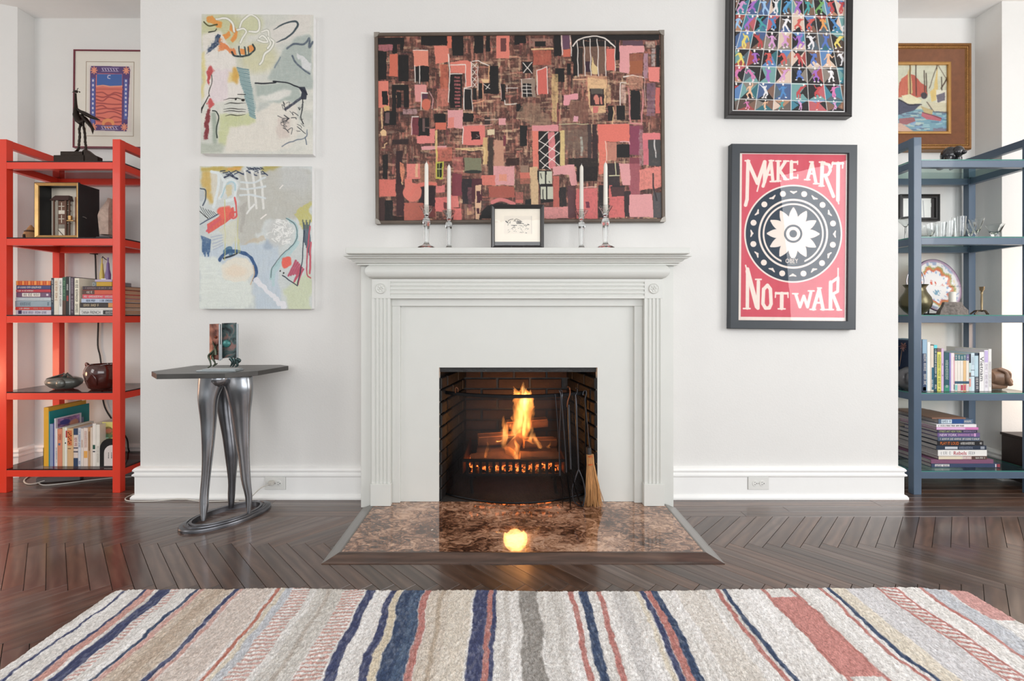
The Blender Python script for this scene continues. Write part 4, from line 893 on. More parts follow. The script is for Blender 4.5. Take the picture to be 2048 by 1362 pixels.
c.line([(1240, 640), (1305, 690)], 7, WH); c.line([(1305, 645), (1265, 695)], 7, WH); c.line([(1225, 600), (1300, 600), (1300, 440)], 12, (216, 160, 110)); c.rect(1225, 590, 1300, 625, CR); c.line([(1230, 620), (1232, 905)], 8, (220, 160, 120)); c.line([(1125, 850), (1245, 820)], 12, (220, 150, 110))
c.line([(1495, 655), (1495, 725)], 7, WH); c.line([(1485, 690), (1610, 688)], 7, WH); c.line([(1425, 640), (1430, 810)], 7, (226, 180, 170)); c.line([(1465, 820), (1470, 865), (1595, 855)], 9, WH); c.line([(1120, 930), (1110, 690), (1030, 685)], 7, WH)
c.line([(565, 730), (560, 920)], 8, WH); c.line([(570, 733), (630, 733)], 12, WH); c.rect(570, 745, 630, 800, (90, 56, 74)); c.line([(650, 720), (690, 800), (680, 900)], 10, (214, 160, 160), tex=.5)
P([(110, 1150), (150, 1120), (180, 1150), (180, 1195), (130, 1195)], CR); c.line([(125, 900), (130, 1110)], 16, CR, tex=.5); c.rect(150, 870, 210, 925, (206, 160, 90)); c.rect(165, 945, 210, 1060, (110, 84, 84))
c.rect(1245, 1000, 1310, 1080, (66, 54, 52)); c.line([(1255, 1032), (1400, 1028)], 8, (214, 180, 160)); c.rect(1000, 1350, 1260, 1362, CR); c.line([(1010, 1090), (1330, 1082)], 7, (226, 160, 150))
# top right (zoom B)
c.z(1030, 50, 5.448)
rects(c, [(10, 100, 125, 200), (430, 100, 510, 345), (620, 100, 1580, 175), (620, 175, 700, 400), (1100, 150, 1145, 390), (440, 475, 545, 625), (575, 420, 615, 545), (85, 400, 200, 525), (15, 880, 90, 945), (50, 1100, 130, 1320), (1260, 725, 1365, 1045), (1015, 885, 1078, 1050), (1110, 885, 1200, 1045), (820, 700, 975, 885), (1540, 230, 1580, 470), (690, 180, 1090, 240), (220, 180, 345, 235), (640, 390, 700, 560)], BK, wp=.8)
c.rect(160, 150, 420, 235, (160, 120, 104), .8, 1, .8); c.rect(220, 180, 345, 235, BK); c.rect(200, 280, 400, 440, (180, 84, 60), .9, 1, .4); c.line([(190, 265), (420, 262)], 18, CR, tex=.3); c.rect(525, 100, 600, 265, (104, 72, 92)); c.line([(515, 100), (522, 330)], 13, (230, 200, 190), tex=.2); c.line([(605, 100), (620, 340)], 10, WH, tex=.5); c.rect(530, 270, 610, 350, (200, 92, 64))
c.rect(705, 240, 990, 540, (116, 88, 74), 1, 1, .5); c.rect(700, 250, 740, 540, BK, .8); c.rect(770, 400, 840, 520, (62, 44, 56)); P = c.poly; P([(845, 350), (870, 430), (910, 460), (905, 540), (840, 540)], (218, 188, 130)); c.rect(1005, 265, 1095, 505, (216, 96, 78)); c.line([(1095, 250), (1100, 510)], 7, WH)
c.line([(635, 235), (700, 165), (800, 132), (900, 130), (1000, 165), (1095, 245)], 13, WH, cur=True)
for x in (685, 758, 825, 905, 990): c.line([(x, 150 + abs(x - 840) * .2), (x + 8, 560)], 9, WH)
c.line([(640, 600), (780, 600)], 12, (226, 170, 130)); c.rect(790, 560, 1010, 690, (206, 150, 110), .9, 1, .4); c.rect(830, 600, 1000, 660, (120, 66, 62), .8, 1, .6)
P([(245, 500), (355, 450), (360, 755), (255, 760)], (206, 88, 72)); c.line([(245, 500), (250, 760)], 9, WH); c.line([(245, 500), (355, 455), (362, 750)], 8, WH); c.line([(95, 410), (190, 530)], 8, WH); c.line([(190, 410), (95, 520)], 8, WH)
c.line([(70, 590), (200, 588)], 7, WH); c.rect(75, 590, 225, 790, (150, 128, 112)); c.rect(85, 640, 185, 785, BK)
for y in (668, 706, 745): c.line([(85, y), (185, y)], 7, WH)
c.line([(130, 645), (130, 780)], 7, WH); c.line([(72, 590), (75, 790)], 6, WH)
P([(1145, 240), (1410, 235), (1410, 310), (1250, 315), (1250, 540), (1145, 520)], (222, 150, 150)); c.rect(1255, 320, 1400, 560, (150, 84, 62), 1, 1, .3); c.rect(1255, 400, 1400, 540, (160, 88, 52)); c.line([(1190, 575), (1290, 560), (1415, 585)], 12, WH); c.line([(1415, 380), (1420, 900)], 6, (220, 180, 170)); c.rect(1180, 180, 1400, 235, (98, 72, 84)); c.rect(1410, 320, 1455, 590, (170, 128, 140), 1, 1, .4)
P([(1460, 470), (1580, 470), (1580, 635), (1465, 620)], (226, 120, 108)); c.rect(1535, 690, 1580, 970, (204, 90, 78)); c.rect(1430, 190, 1530, 260, (200, 170, 150), .8, 1, .8); c.rect(1490, 270, 1530, 460, (190, 184, 180), .7, 1, .9)
P([(530, 770), (690, 750), (690, 815), (605, 820), (605, 880), (530, 880)], (222, 144, 150)); P([(790, 580), (1000, 600), (990, 960), (840, 960), (810, 900)], CR, .9, tex=.4); c.rect(820, 700, 975, 885, (60, 46, 48)); c.rect(835, 700, 960, 760, (92, 84, 76)); c.ell(885, 800, 26, 30, (206, 120, 100)); c.rect(875, 800, 920, 870, (206, 120, 100)); c.line([(940, 800), (945, 860)], 22, (206, 120, 100)); c.rect(850, 890, 910, 960, (200, 80, 84), .8, 1, .4)
c.rect(1000, 660, 1050, 860, CR, .7, 1, .6); c.line([(1150, 640), (1215, 640)], 8, WH); c.line([(1148, 645), (1152, 880)], 10, WH); c.rect(1160, 660, 1210, 860, (214, 176, 160), .8, 1, .7); c.line([(1075, 900), (1085, 960), (1060, 1080)], 10, CR)
c.rect(1250, 560, 1400, 710, (200, 140, 110), .7, 1, .7); c.rect(1440, 640, 1530, 1000, (130, 96, 116), .8, 1, .6); c.line([(1240, 700), (1260, 1080), (1380, 1090), (1400, 720)], 16, (206, 128, 126), cur=False, tex=.4)
c.rect(600, 830, 800, 1060, (124, 84, 70), .8, 1, .4); c.line([(470, 1085), (800, 1085)], 9, (190, 180, 140)); c.rect(520, 1090, 800, 1362, (110, 84, 74), .8, 1, .8); c.rect(405, 540, 470, 1060, (206, 170, 110), .8, 1, .6); c.line([(462, 860), (480, 1362)], 10, (120, 50, 60)); c.rect(640, 1000, 690, 1060, (214, 150, 160))
P([(905, 1095), (1230, 1090), (1235, 1265), (985, 1280), (985, 1362), (905, 1362)], (222, 104, 84)); c.line([(910, 1095), (1230, 1092), (1240, 1362)], 8, (228, 160, 150)); c.rect(1110, 1310, 1250, 1362, BK); c.rect(1230, 1100, 1400, 1362, (136, 62, 84), .7, 1, .6); c.rect(1395, 1190, 1580, 1260, (222, 118, 110)); c.rect(1395, 1190, 1445, 1362, (222, 118, 110)); c.rect(1450, 1262, 1580, 1362, (58, 58, 60), 1, 1, .2)
c.rect(190, 1110, 250, 1362, (220, 116, 90)); c.rect(190, 1090, 470, 1155, (220, 140, 140)); P([(85, 850), (270, 860), (275, 950), (380, 975), (390, 1090), (190, 1100), (10, 1010)], (150, 120, 96), .7, tex=.6)
# bottom left (zoom C)
c.z(740, 250, 5.24)
rects(c, [(235, 140, 400, 190), (130, 300, 185, 555), (270, 270, 350, 620), (270, 620, 350, 940), (150, 780, 230, 1000), (510, 630, 680, 790), (1015, 470, 1160, 520), (985, 560, 1165, 640), (230, 940, 370, 1000), (980, 560, 1040, 980), (1420, 350, 1565, 420), (350, 740, 560, 800), (1240, 120, 1290, 520)], (58, 46, 46), 1) if False else None
for r, col in (((85, 560, 265, 740), (216, 102, 84)), ((380, 395, 520, 560), (224, 120, 106)), ((360, 560, 440, 740), (222, 112, 92)), ((235, 140, 400, 190), (58, 46, 46)), ((130, 300, 185, 555), BK), ((270, 260, 340, 620), (60, 44, 46)), ((270, 620, 350, 940), (68, 46, 48)), ((90, 750, 150, 990), (72, 52, 50)), ((150, 780, 232, 1000), BK), ((510, 640, 680, 850), (56, 44, 48)), ((230, 945, 370, 1000), (48, 36, 34)), ((680, 750, 870, 900), (222, 106, 98)), ((770, 805, 830, 870), (110, 56, 56)), ((850, 730, 920, 855), (222, 116, 106)), ((865, 865, 950, 990), (220, 106, 96)), ((690, 620, 785, 700), (222, 118, 110)), ((700, 570, 755, 630), (112, 72, 60)), ((350, 810, 560, 990), (184, 92, 72)), ((560, 850, 680, 960), (120, 60, 58)), ((985, 340, 1160, 480), (128, 128, 100)), ((1290, 430, 1510, 630), PK), ((1350, 510, 1430, 590), (222, 140, 110)), ((1160, 520, 1310, 630), (216, 110, 90)), ((960, 560, 1060, 820), (52, 46, 50)), ((1060, 560, 1170, 800), (86, 44, 52)), ((1240, 640, 1510, 760), (170, 80, 62)), ((860, 510, 960, 740), (128, 54, 66)), ((1420, 350, 1565, 420), (62, 42, 38)), ((1240, 130, 1290, 520), (70, 58, 52)), ((1300, 160, 1400, 430), (196, 140, 112)), ((1180, 130, 1230, 410), (210, 170, 110))):
    c.rect(*r, col, 1, 1, .15)
c.rect(540, 215, 800, 250, PK); c.ell(440, 700, 100, 100, (220, 112, 92), 1, .05); c.ell(560, 790, 150, 150, (60, 46, 48), .9, .05) if False else None
c.line([(420, 720), (470, 650), (560, 610), (680, 610)], 40, (222, 108, 88), cur=True); c.rect(475, 395, 500, 540, (226, 170, 130)); P = c.poly
P([(315, 380), (350, 400), (360, 480), (330, 610), (310, 520)], (220, 130, 90), 1, tex=.4); c.line([(325, 590), (335, 612)], 10, CR); c.line([(180, 180), (150, 200), (150, 230), (125, 230)], 9, CR)
c.line([(690, 60), (690, 230), (700, 370)], 22, (222, 186, 120), tex=.3); c.line([(695, 260), (703, 380)], 12, (216, 190, 80)); P([(690, 380), (770, 372), (765, 560), (680, 560)], (190, 182, 60)); P([(703, 395), (755, 388), (750, 540), (700, 540)], (44, 48, 34)); c.line([(725, 390), (722, 540)], 6, (180, 180, 90)); c.line([(705, 455), (750, 455)], 6, (200, 200, 150))
c.ell(1075, 490, 90, 18, (52, 56, 52), 1, .1); c.rect(870, 330, 970, 500, (186, 90, 84), .7, 1, .8); c.rect(520, 400, 690, 600, (186, 130, 94), .7, 1, .8); c.rect(700, 230, 860, 370, (206, 100, 76), .8, 1, .6); c.line([(900, 250), (1200, 235), (1190, 410)], 14, (222, 190, 130), tex=.3); c.rect(1390, 110, 1420, 215, WI)
P([(1100, 630), (1160, 628), (1150, 760), (1165, 850), (1135, 980), (1100, 980), (1095, 800)], (224, 178, 140)); c.rect(1110, 690, 1150, 810, (80, 40, 52)); c.rect(1113, 870, 1145, 925, (80, 40, 52)); c.rect(1005, 870, 1055, 940, (214, 160, 116), .9, 1, .4)
P([(1140, 980), (1170, 900), (1230, 840), (1330, 815), (1440, 830), (1300, 900), (1270, 980)], BK); c.line([(1280, 810), (1380, 780), (1500, 830)], 40, (210, 112, 108), cur=True); c.rect(1020, 650, 1060, 900, (150, 84, 90), .6, 1, .8)
# bottom right (zoom D)
c.z(1030, 250, 5.239)
for r, col in (((50, 10, 125, 60), BK), ((60, 60, 105, 225), BK), ((185, 60, 250, 460), (222, 112, 88)), ((245, 70, 380, 465), BK), ((350, 75, 420, 460), (212, 116, 118)), ((418, 70, 468, 410), BK), ((190, 5, 450, 65), (216, 134, 138)), ((560, 350, 865, 440), (50, 44, 42)), ((640, 440, 865, 595), (42, 38, 38)), ((875, 0, 1195, 180), (222, 102, 82)), ((875, 180, 960, 520), (222, 108, 84)), ((960, 185, 1060, 380), (190, 122, 100)), ((1060, 210, 1200, 350), BK), ((1200, 20, 1310, 320), (136, 58, 84)), ((1340, 100, 1525, 165), (220, 110, 112)), ((1340, 165, 1395, 430), (204, 100, 112)), ((1395, 170, 1530, 440), (74, 74, 74)), ((965, 410, 1090, 740), (60, 52, 54)), ((1190, 410, 1310, 740), (160, 80, 90)), ((635, 670, 860, 985), (214, 100, 98)), ((740, 805, 775, 875), (110, 50, 70)), ((980, 660, 1140, 975), (210, 96, 92)), ((870, 640, 935, 975), (52, 48, 50)), ((1140, 700, 1200, 970), (60, 50, 52)), ((395, 540, 455, 860), (196, 92, 76)), ((455, 655, 535, 855), (52, 48, 48)), ((550, 640, 630, 980), (96, 62, 66)), ((300, 860, 550, 980), (222, 140, 136)), ((980, 640, 1010, 760), (206, 90, 84)), ((50, 500, 160, 620), (204, 100, 78)), ((1440, 720, 1530, 980), (86, 84, 86)), ((760, 0, 800, 350), (70, 58, 58)), ((810, 0, 860, 360), (60, 46, 48)), ((150, 440, 235, 840), (210, 176, 130)), ((470, 60, 520, 440), (214, 186, 120)), ((1200, 350, 1320, 410), (128, 60, 72)), ((60, 420, 140, 500), (150, 120, 100)), ((0, 700, 80, 820), (204, 96, 84))):
    c.rect(*r, col, 1, 1, .2 if col not in (BK,) else 0)
P = c.poly; P([(395, 440), (560, 415), (620, 420), (645, 630), (580, 640), (555, 520), (395, 530)], PK); P([(1085, 410), (1200, 415), (1205, 635), (1120, 635)], PK); P([(1300, 480), (1525, 440), (1535, 660), (1300, 700)], (222, 124, 110), 1, tex=.3); P([(1190, 740), (1430, 735), (1445, 975), (1190, 975)], (220, 148, 148)); c.line([(1440, 520), (1450, 700), (1480, 800)], 16, (60, 54, 56), tex=.3)
P([(990, 650), (1010, 755), (1140, 755), (1140, 640), (1070, 640)], (52, 48, 50), .8); c.line([(945, 180), (955, 380)], 10, (230, 190, 170)); c.line([(1100, 185), (1195, 182), (1200, 210)], 10, (226, 170, 170)); c.line([(1045, 400), (1050, 530)], 9, (222, 214, 170)); c.line([(985, 540), (1090, 535)], 9, (222, 214, 170)); c.line([(1460, 170), (1470, 350)], 14, (210, 204, 200), tex=.5); c.line([(700, 660), (850, 655)], 10, (230, 170, 160))
for a, e in (((250, 165), (350, 75)), ((250, 270), (450, 75)), ((262, 378), (462, 175)), ((280, 455), (462, 295)), ((250, 165), (462, 295)), ((260, 270), (460, 425)), ((262, 375), (365, 465))): c.line([a, e], 8, WH)
P([(230, 480), (375, 478), (395, 805), (260, 815)], BK)
for x, y in ((250, 488), (325, 486), (262, 650), (335, 648)): c.rect(x, y, x + 58, y + 132, (200, 200, 178), 1, .5)
c.line([(285, 680), (288, 780)], 10, BK); c.line([(262, 510), (275, 560)], 7, BK); c.line([(352, 590), (360, 605)], 7, BK); P([(105, 775), (160, 772), (165, 835), (98, 835)], BK)
c.rect(0, 560, 160, 780, (100, 80, 64), .5, 1, .8); c.rect(1300, 60, 1340, 430, (180, 150, 150), .6, 1, .9); c.rect(520, 60, 760, 350, (120, 100, 86), .6, 1, .9); c.line([(690, 140), (700, 320)], 26, (180, 184, 170), .8, tex=.7)
bronze = mat('bronze_frame', (104, 92, 82), .4, .3, var=.12, scale=20); silver = mat('silver_corner', (164, 158, 150), .35, .6, var=.1)
t = root('city_painting', (wx(1039, Yb), Yb + .01, wz(446, Yb)), 'wide abstract painting of pink, red and black city blocks above the mantel', 'painting')
fx0, fx1, fz0, fz1 = wx(750.5, Yb), wx(1328.5, Yb), wz(446, Yb), wz(64.5, Yb)
b = MB(); b.rings4(fx0, fx1, fz0, fz1, [(0, YW - .001), (0, Yb - .006), (.004, Yb - .009), (.015, Yb - .008), (.0185, Yb - .004), (.0185, Yb + .003), (.012, YW - .001)]); b.build('frame', bronze, t)
b = MB()
for sx, sz in ((0, 0), (1, 0), (0, 1), (1, 1)):
    x = fx0 if sx == 0 else fx1; z = fz0 if sz == 0 else fz1; dx = 1 if sx == 0 else -1; dz = 1 if sz == 0 else -1; L_ = .030; e = -.001
    pl = [(x + e * dx, z + e * dz), (x + L_ * dx, z + e * dz), (x + (L_ - .01) * dx, z + .019 * dz), (x + .019 * dx, z + .019 * dz), (x + .019 * dx, z + (L_ - .01) * dz), (x + e * dx, z + L_ * dz)]
    b = MB(); b.prism(pl, Yb - .0102, Yb - .0085, 'y'); b.build('corner_plate', silver, t)
c.mesh('painted_panel', Yb, oil, t, relief=.0006); tilt(t, 1039, 255, Yb, -.42)

# ---------------- framed dancers picture, upper right
Yd = 2.462
blackf = mat('black_frame_lacquer', (44, 43, 44), .3, var=.08); silverf = mat('silver_fillet', (205, 205, 205), .35, .6)
c = Cv(1471, -150, 1697, 224, 1.25, (60, 58, 58), .5); c.z(1440, 0, 5.4464)
rn = random.Random(21)
bgs = [(48, 46, 48), (52, 50, 50), (110, 98, 92), (60, 56, 56), (44, 44, 46), (138, 128, 118), (92, 76, 68), (60, 128, 148), (70, 96, 140), (160, 66, 60), (186, 84, 92), (128, 96, 80), (112, 160, 158), (88, 102, 112), (216, 190, 170), (52, 110, 120), (176, 128, 96), (84, 128, 180)]
fgs = [(60, 130, 190), (226, 224, 226), (70, 150, 200), (236, 232, 234), (206, 70, 60), (226, 148, 60), (110, 170, 90), (160, 96, 190), (212, 110, 170), (72, 110, 190), (228, 206, 90), (210, 150, 200), (60, 160, 160), (150, 190, 226), (190, 50, 54), (232, 180, 140)]
rows = [-1010, -820, -630, -420, -220, -20, 168, 350, 543, 728, 905, 1088, 1205]
def fig(cx, cy, hgt, col, rr):
    s = hgt / 10; head = (240, 232, 228); lean = rr.uniform(-3.4, 3.4)
    hipx, hipy = cx + lean * s * .3, cy + .6 * s; shx, shy = cx - lean * s * .4, cy - 2.4 * s
    c.line([(shx, shy), (hipx, hipy)], 1.5 * s, col, wp=.3); c.line([(shx - .6 * s, shy), (shx + .6 * s, shy)], 1.1 * s, col, wp=.3)
    c.ell(shx - lean * .35 * s, shy - 1.8 * s, 0.55 * s, .75 * s, head, 1, .2)
    for sg in (-1, 1):
        kx, ky = hipx + sg * rr.uniform(.3, 2.2) * s, hipy + rr.uniform(.9, 2.2) * s; fx_, fy_ = kx + rr.uniform(-1.6, 1.0) * s * sg, ky + rr.uniform(1.2, 2.4) * s
        c.line([(hipx + sg * .4 * s, hipy), (kx, ky)], 1.05 * s, col, wp=.3); c.line([(kx, ky), (fx_, fy_)], .7 * s, col, wp=.3); c.line([(fx_, fy_), (fx_ + sg * .7 * s, fy_ + .1 * s)], .6 * s, head, wp=.3)
        ex, ey = shx + sg * rr.uniform(1, 2.2) * s, shy + rr.uniform(-1.5, 1.8) * s
        c.line([(shx + sg * .8 * s, shy), (ex, ey)], .65 * s, col, wp=.3); c.line([(ex, ey), (ex + rr.uniform(-.6, 1.6) * s * sg, ey + rr.uniform(-1.8, 1.4) * s)], .5 * s, col, wp=.3)
vp = (784, -1705)
def colx(k, y): return 784 + k * 195 * (y - vp[1]) / (1180 - vp[1])
for r in range(len(rows) - 1):
    ya, yb = rows[r], rows[r + 1]
    for k in range(-9, 10):
        P4 = [(colx(k, ya), ya), (colx(k + 1, ya), ya), (colx(k + 1, yb), yb), (colx(k, yb), yb)]
        if max(P4[1][0], P4[2][0]) < 150 or min(P4[0][0], P4[3][0]) > 1420: continue
        x0, x1 = min(p[0] for p in P4), max(p[0] for p in P4); c.poly(P4, rn.choice(bgs), 1, 0)
        cc = [(x0, ya), (x1, ya), (x1, yb), (x0, yb)]; j = rn.randrange(4); mm = ((x0 + x1) / 2 + rn.uniform(-30, 30), (ya + yb) / 2 + rn.uniform(-30, 30))
        c.poly([P4[j], P4[(j + 1) % 4], mm], rn.choice(bgs), 1, 0); c.poly([P4[(j + 2) % 4], (mm[0] + 30, mm[1]), P4[(j + 1) % 4]], rn.choice(bgs), 1, 0)
        if rn.random() < .5: c.poly([P4[(j + 3) % 4], mm, P4[(j + 2) % 4]], (50, 48, 50), 1, 0)
        fig((x0 + x1) / 2 + rn.uniform(-10, 10), ya + (yb - ya) * .5, (yb - ya) * 1.0, rn.choice(fgs), rn)
for y in rows[:-1]: c.line([(140, y - 6), (1420, y + 18)], 7, (232, 232, 228), wp=0)
for k in range(-9, 10): c.line([(colx(k, -1000), -1000), (colx(k, 1200), 1200)], 6, (232, 232, 228), wp=0)
t = root('dancers_picture', (wx(1582, Yd), Yd + .02, wz(235, Yd)), 'colourful grid of small bright figures in deep black frame', 'picture')
x0, x1, z0, z1 = wx(1458, Yd), wx(1706, Yd), wz(232, Yd), wz(-158, Yd)
b = MB(); b.rings4(x0, x1, z0, z1, [(0, YW - .001), (0, Yd), (.004, Yd - .004), (.026, Yd + .004), (.030, Yd + .014), (.030, Yd + .022)]); b.build('frame', blackf, t)
b = MB(); b.rings4(x0 + .030, x1 - .030, z0 + .030, z1 - .030, [(0, Yd + .016), (0, Yd + .012), (.0045, Yd + .012), (.0045, Yd + .022)]); b.build('fillet', silverf, t)
c.mesh('printed_sheet', Yd + .020, printm, t)
b = MB(); b.box(x0 + .02, x1 - .02, Yd + .023, Yd + .027, z0 + .02, z1 - .02); b.build('backing_board', blackf, t); tilt(t, 1582, 40, Yd, .6)

# ---------------- MAKE ART NOT WAR poster
Yp = 2.474
RD = (212, 52, 78); CRM = (244, 228, 216); NV = (46, 62, 78)
c = Cv(1476.5, 302, 1698, 646.5, 1.7, CRM, .25); c.z(1440, 270, 3.4034); c.rect(146, 132, 853, 1240, RD, 1, 0, .06, (20, 60))
n = fbm(c.X / 18, c.Y / 40, 3); c.A += (n[..., None] - .5) * 12
def LT(lines, w_=27):
    for pts in lines: c.line(pts, w_, CRM, wp=0, soft=.6)
def sf(x, y, w_=34): c.line([(x - w_ / 2, y), (x + w_ / 2, y)], 11, CRM, wp=0)
# MAKE
LT([[(186, 180), (182, 440)], [(182, 440), (172, 480)]], 24); LT([[(186, 185), (252, 330), (300, 185)]], 26); LT([[(300, 185), (250, 385)], [(298, 185), (286, 330)]][:1], 10); LT([[(300, 185), (300, 320)]], 24)
LT([[(343, 180), (290, 350)], [(343, 180), (356, 310)]], 22); LT([[(318, 272), (352, 272)]], 14); sf(345, 176, 30); sf(182, 178, 30); sf(358, 318, 40)
LT([[(392, 182), (392, 312)], [(440, 182), (398, 248)], [(400, 240), (444, 300)]], 22); sf(392, 178); sf(446, 178); sf(392, 314); sf(448, 302)
LT([[(482, 182), (482, 292)]], 24); LT([[(482, 184), (522, 184)], [(482, 238), (508, 238)], [(482, 290), (524, 290)]], 14); LT([[(524, 176), (524, 200)], [(526, 270), (526, 296)]], 8)
# ART
LT([[(622, 188), (592, 300)], [(622, 188), (650, 325)]], 22); LT([[(608, 262), (640, 262)]], 13); sf(590, 303, 36); sf(652, 330, 36); sf(618, 182, 24)
LT([[(692, 188), (688, 340)]], 26); LT([[(690, 188), (738, 200), (748, 238), (732, 268), (696, 276)]], 20); LT([[(712, 272), (770, 415)]], 24); sf(690, 183, 36); sf(688, 345, 34)
LT([[(800, 190), (800, 440)]], 26); LT([[(762, 190), (832, 190)]], 18); LT([[(764, 182), (756, 218)], [(832, 184), (830, 222)], [(800, 440), (806, 465)]], 10)
# NOT
LT([[(190, 915), (190, 1180)], [(190, 920), (262, 1180)], [(262, 1180), (264, 1000)]], 24); sf(186, 1184, 44); sf(264, 985, 38); LT([[(186, 925), (176, 890)]], 10); LT([[(190, 930), (255, 1170)]], 30)
LT([[(300, 1050), (296, 1150), (314, 1180), (340, 1178), (352, 1150), (346, 1050), (326, 1024), (304, 1048)]], 24)
LT([[(424, 1080), (424, 1180)]], 26); LT([[(384, 1078), (464, 1078)]], 17); LT([[(383, 1072), (380, 1106)], [(465, 1072), (467, 1106)]], 9); sf(424, 1184, 46)
# WAR
LT([[(520, 1088), (548, 1170), (574, 1096), (600, 1170), (622, 1070)]], 21); sf(516, 1080, 36); sf(624, 1060, 38)
LT([[(678, 1050), (640, 1184)], [(678, 1050), (706, 1184)]], 24); LT([[(658, 1140), (694, 1140)]], 14); sf(636, 1186, 38); sf(710, 1186, 40); sf(680, 1040, 26)
LT([[(756, 1000), (756, 1180)]], 26); LT([[(756, 1005), (806, 968), (804, 1062), (760, 1086)]], 20); LT([[(770, 1080), (812, 1184)]], 24); sf(756, 1186, 40); sf(816, 1188, 30); LT([[(806, 970), (806, 905)]], 10)
# a plain round ornament between the words: rings, dots and one simple open flower
cx, cy = 498, 672
for r, col in ((334, CRM), (323, NV), (238, CRM), (224, NV), (208, CRM), (196, NV)): c.ell(cx, cy, r, r * 1.0, col, 1, .01, 0)
for k in range(24):
    a = k * PI / 12; x, y = cx + 280 * cos(a), cy + 280 * sin(a)
    if k % 2: c.ell(x, y, 20, 20, CRM, 1, .05, 0)
    else:
        for s_ in (-1, 1): c.line([(x, y), (x + 26 * cos(a + 1.2 * s_), y + 26 * sin(a + 1.2 * s_))], 12, CRM, wp=0, taper=True)
        c.ell(x, y, 9, 9, CRM, 1, .05, 0)
for k in range(12):
    a = k * PI / 6; x, y = cx + 96 * cos(a), cy + 96 * sin(a); c.line([(cx + 40 * cos(a), cy + 40 * sin(a)), (cx + 172 * cos(a), cy + 172 * sin(a))], 62, CRM, wp=0, taper=True)
c.ell(cx, cy, 62, 62, NV, 1, .02, 0); c.ell(cx, cy, 48, 48, CRM, 1, .02, 0); c.ell(cx, cy, 26, 26, NV, 1, .02, 0)
c.line([(440, 858), (556, 858)], 40, NV, wp=0)
pf_ = mat('slate_black_frame', (52, 58, 64), .42, var=.06, bump=.0002, bscale=300)
t = root('art_poster', (wx(1586, Yp), Yp + .01, wz(660, Yp)), 'red framed poster reading MAKE ART NOT WAR around a dark medallion', 'poster')
x0, x1, z0, z1 = wx(1460.5, Yp), wx(1712, Yp), wz(658.5, Yp), wz(289, Yp)
b = MB(); b.rings4(x0, x1, z0, z1, [(0, YW - .001), (0, Yp - .004), (.003, Yp - .007), (.045, Yp - .007), (.047, Yp - .004), (.047, Yp + .010)]); b.build('frame', pf_, t)
c.mesh('printed_sheet', Yp + .007, printm, t)
b = MB(); b.box(x0 + .04, x1 - .04, Yp + .010, Yp + .014, z0 + .04, z1 - .04); b.build('backing_board', pf_, t)
b = MB(); b.text('OBEY', (wx(1440 + 452 / 3.4034, Yp), Yp + .0066, wz(270 + 871 / 3.4034, Yp)), (1, 0, 0), (0, 0, 1), .069, .024); b.build('small_lettering', mat('cream_ink', CRM, .6), t)
b = MB(); b.box(x0 + .0465, x1 - .0465, Yp + .001, Yp + .003, z0 + .0465, z1 - .0465); b.build('glass_pane', pane, t); tilt(t, 1586, 474, Yp, .5)

# ---------------- desert print in the left alcove
Yl = 2.925
c = Cv(176.5, 131, 263.5, 263.5, 1.9, (226, 214, 204), .4); c.z(0, 0, 2.7236); PU = (88, 58, 120)
c.poly([(495, 360), (700, 362), (708, 380), (695, 700), (690, 715), (500, 710), (490, 690), (490, 380)], PU, 1, 0); c.rect(497, 425, 516, 680, (74, 92, 170), 1, 0); c.rect(676, 430, 694, 650, (74, 92, 170), 1, 0)
c.poly([(530, 400), (665, 402), (664, 675), (655, 682), (522, 680), (522, 410)], (226, 104, 78), 1, 0); c.rect(526, 403, 664, 470, (34, 92, 170), 1, 0); c.line([(525, 470), (560, 466), (600, 472), (664, 468)], 7, (232, 150, 120)); c.line([(525, 486), (664, 486)], 10, (206, 84, 62), tex=.3)
for k in range(9):
    y = 505 + k * 19; c.line([(526, y), (560, y + 8 * sin(k)), (590, y + 14 * cos(k * 1.7)), (625, y - 10 * sin(k * 1.3)), (662, y + 6)], 7, (170, 56, 52), cur=True)
c.ell(590, 672, 34, 26, (232, 140, 60), 1, .1, 2); c.ell(590, 680, 20, 16, (196, 70, 40), 1, .1); c.rect(522, 682, 664, 690, PU, 1, 0)
c.line([(600, 410), (588, 412), (586, 424), (598, 428)], 4, (226, 214, 224), cur=True)
for x, y in ((511, 384), (686, 384), (510, 692), (678, 692)):
    for k in range(8): c.line([(x, y), (x + 16 * cos(k * .785), y + 18 * sin(k * .785))], 7, (236, 140, 100), wp=0)
for y in (380, 697): 
    for k in range(6): c.line([(556 + k * 15, y - 5), (562 + k * 15, y + 5)], 4, (212, 204, 226), wp=0)
    c.line([(552, y - 9), (645, y - 9)], 2, (212, 204, 226), wp=0); c.line([(552, y + 9), (645, y + 9)], 2, (212, 204, 226), wp=0)
for k in range(9): c.ell(506, 440 + k * 25, 5, 7, (214, 206, 220), 1, .2); c.ell(685, 440 + k * 23, 5, 7, (214, 206, 220), 1, .2)
plum = mat('plum_frame', (112, 34, 52), .35); mb_ = mat('ivory_mat_board', (232, 226, 214), .8, var=.01)
t = root('desert_print', (wx(228, Yl), Yl + .01, wz(297, Yl)), 'orange and blue desert print with sun, matted in thin plum frame', 'picture')
x0, x1, z0, z1 = wx(147, Yl), wx(308, Yl), wz(296, Yl), wz(100, Yl)
b = MB(); b.rings4(x0, x1, z0, z1, [(0, 2.949), (0, Yl - .004), (.008, Yl - .004), (.008, Yl + .008)]); b.build('frame', plum, t)
b = MB(); b.box(x0 + .007, x1 - .007, Yl + .002, Yl + .005, z0 + .007, z1 - .007); b.build('mat_board', mb_, t)
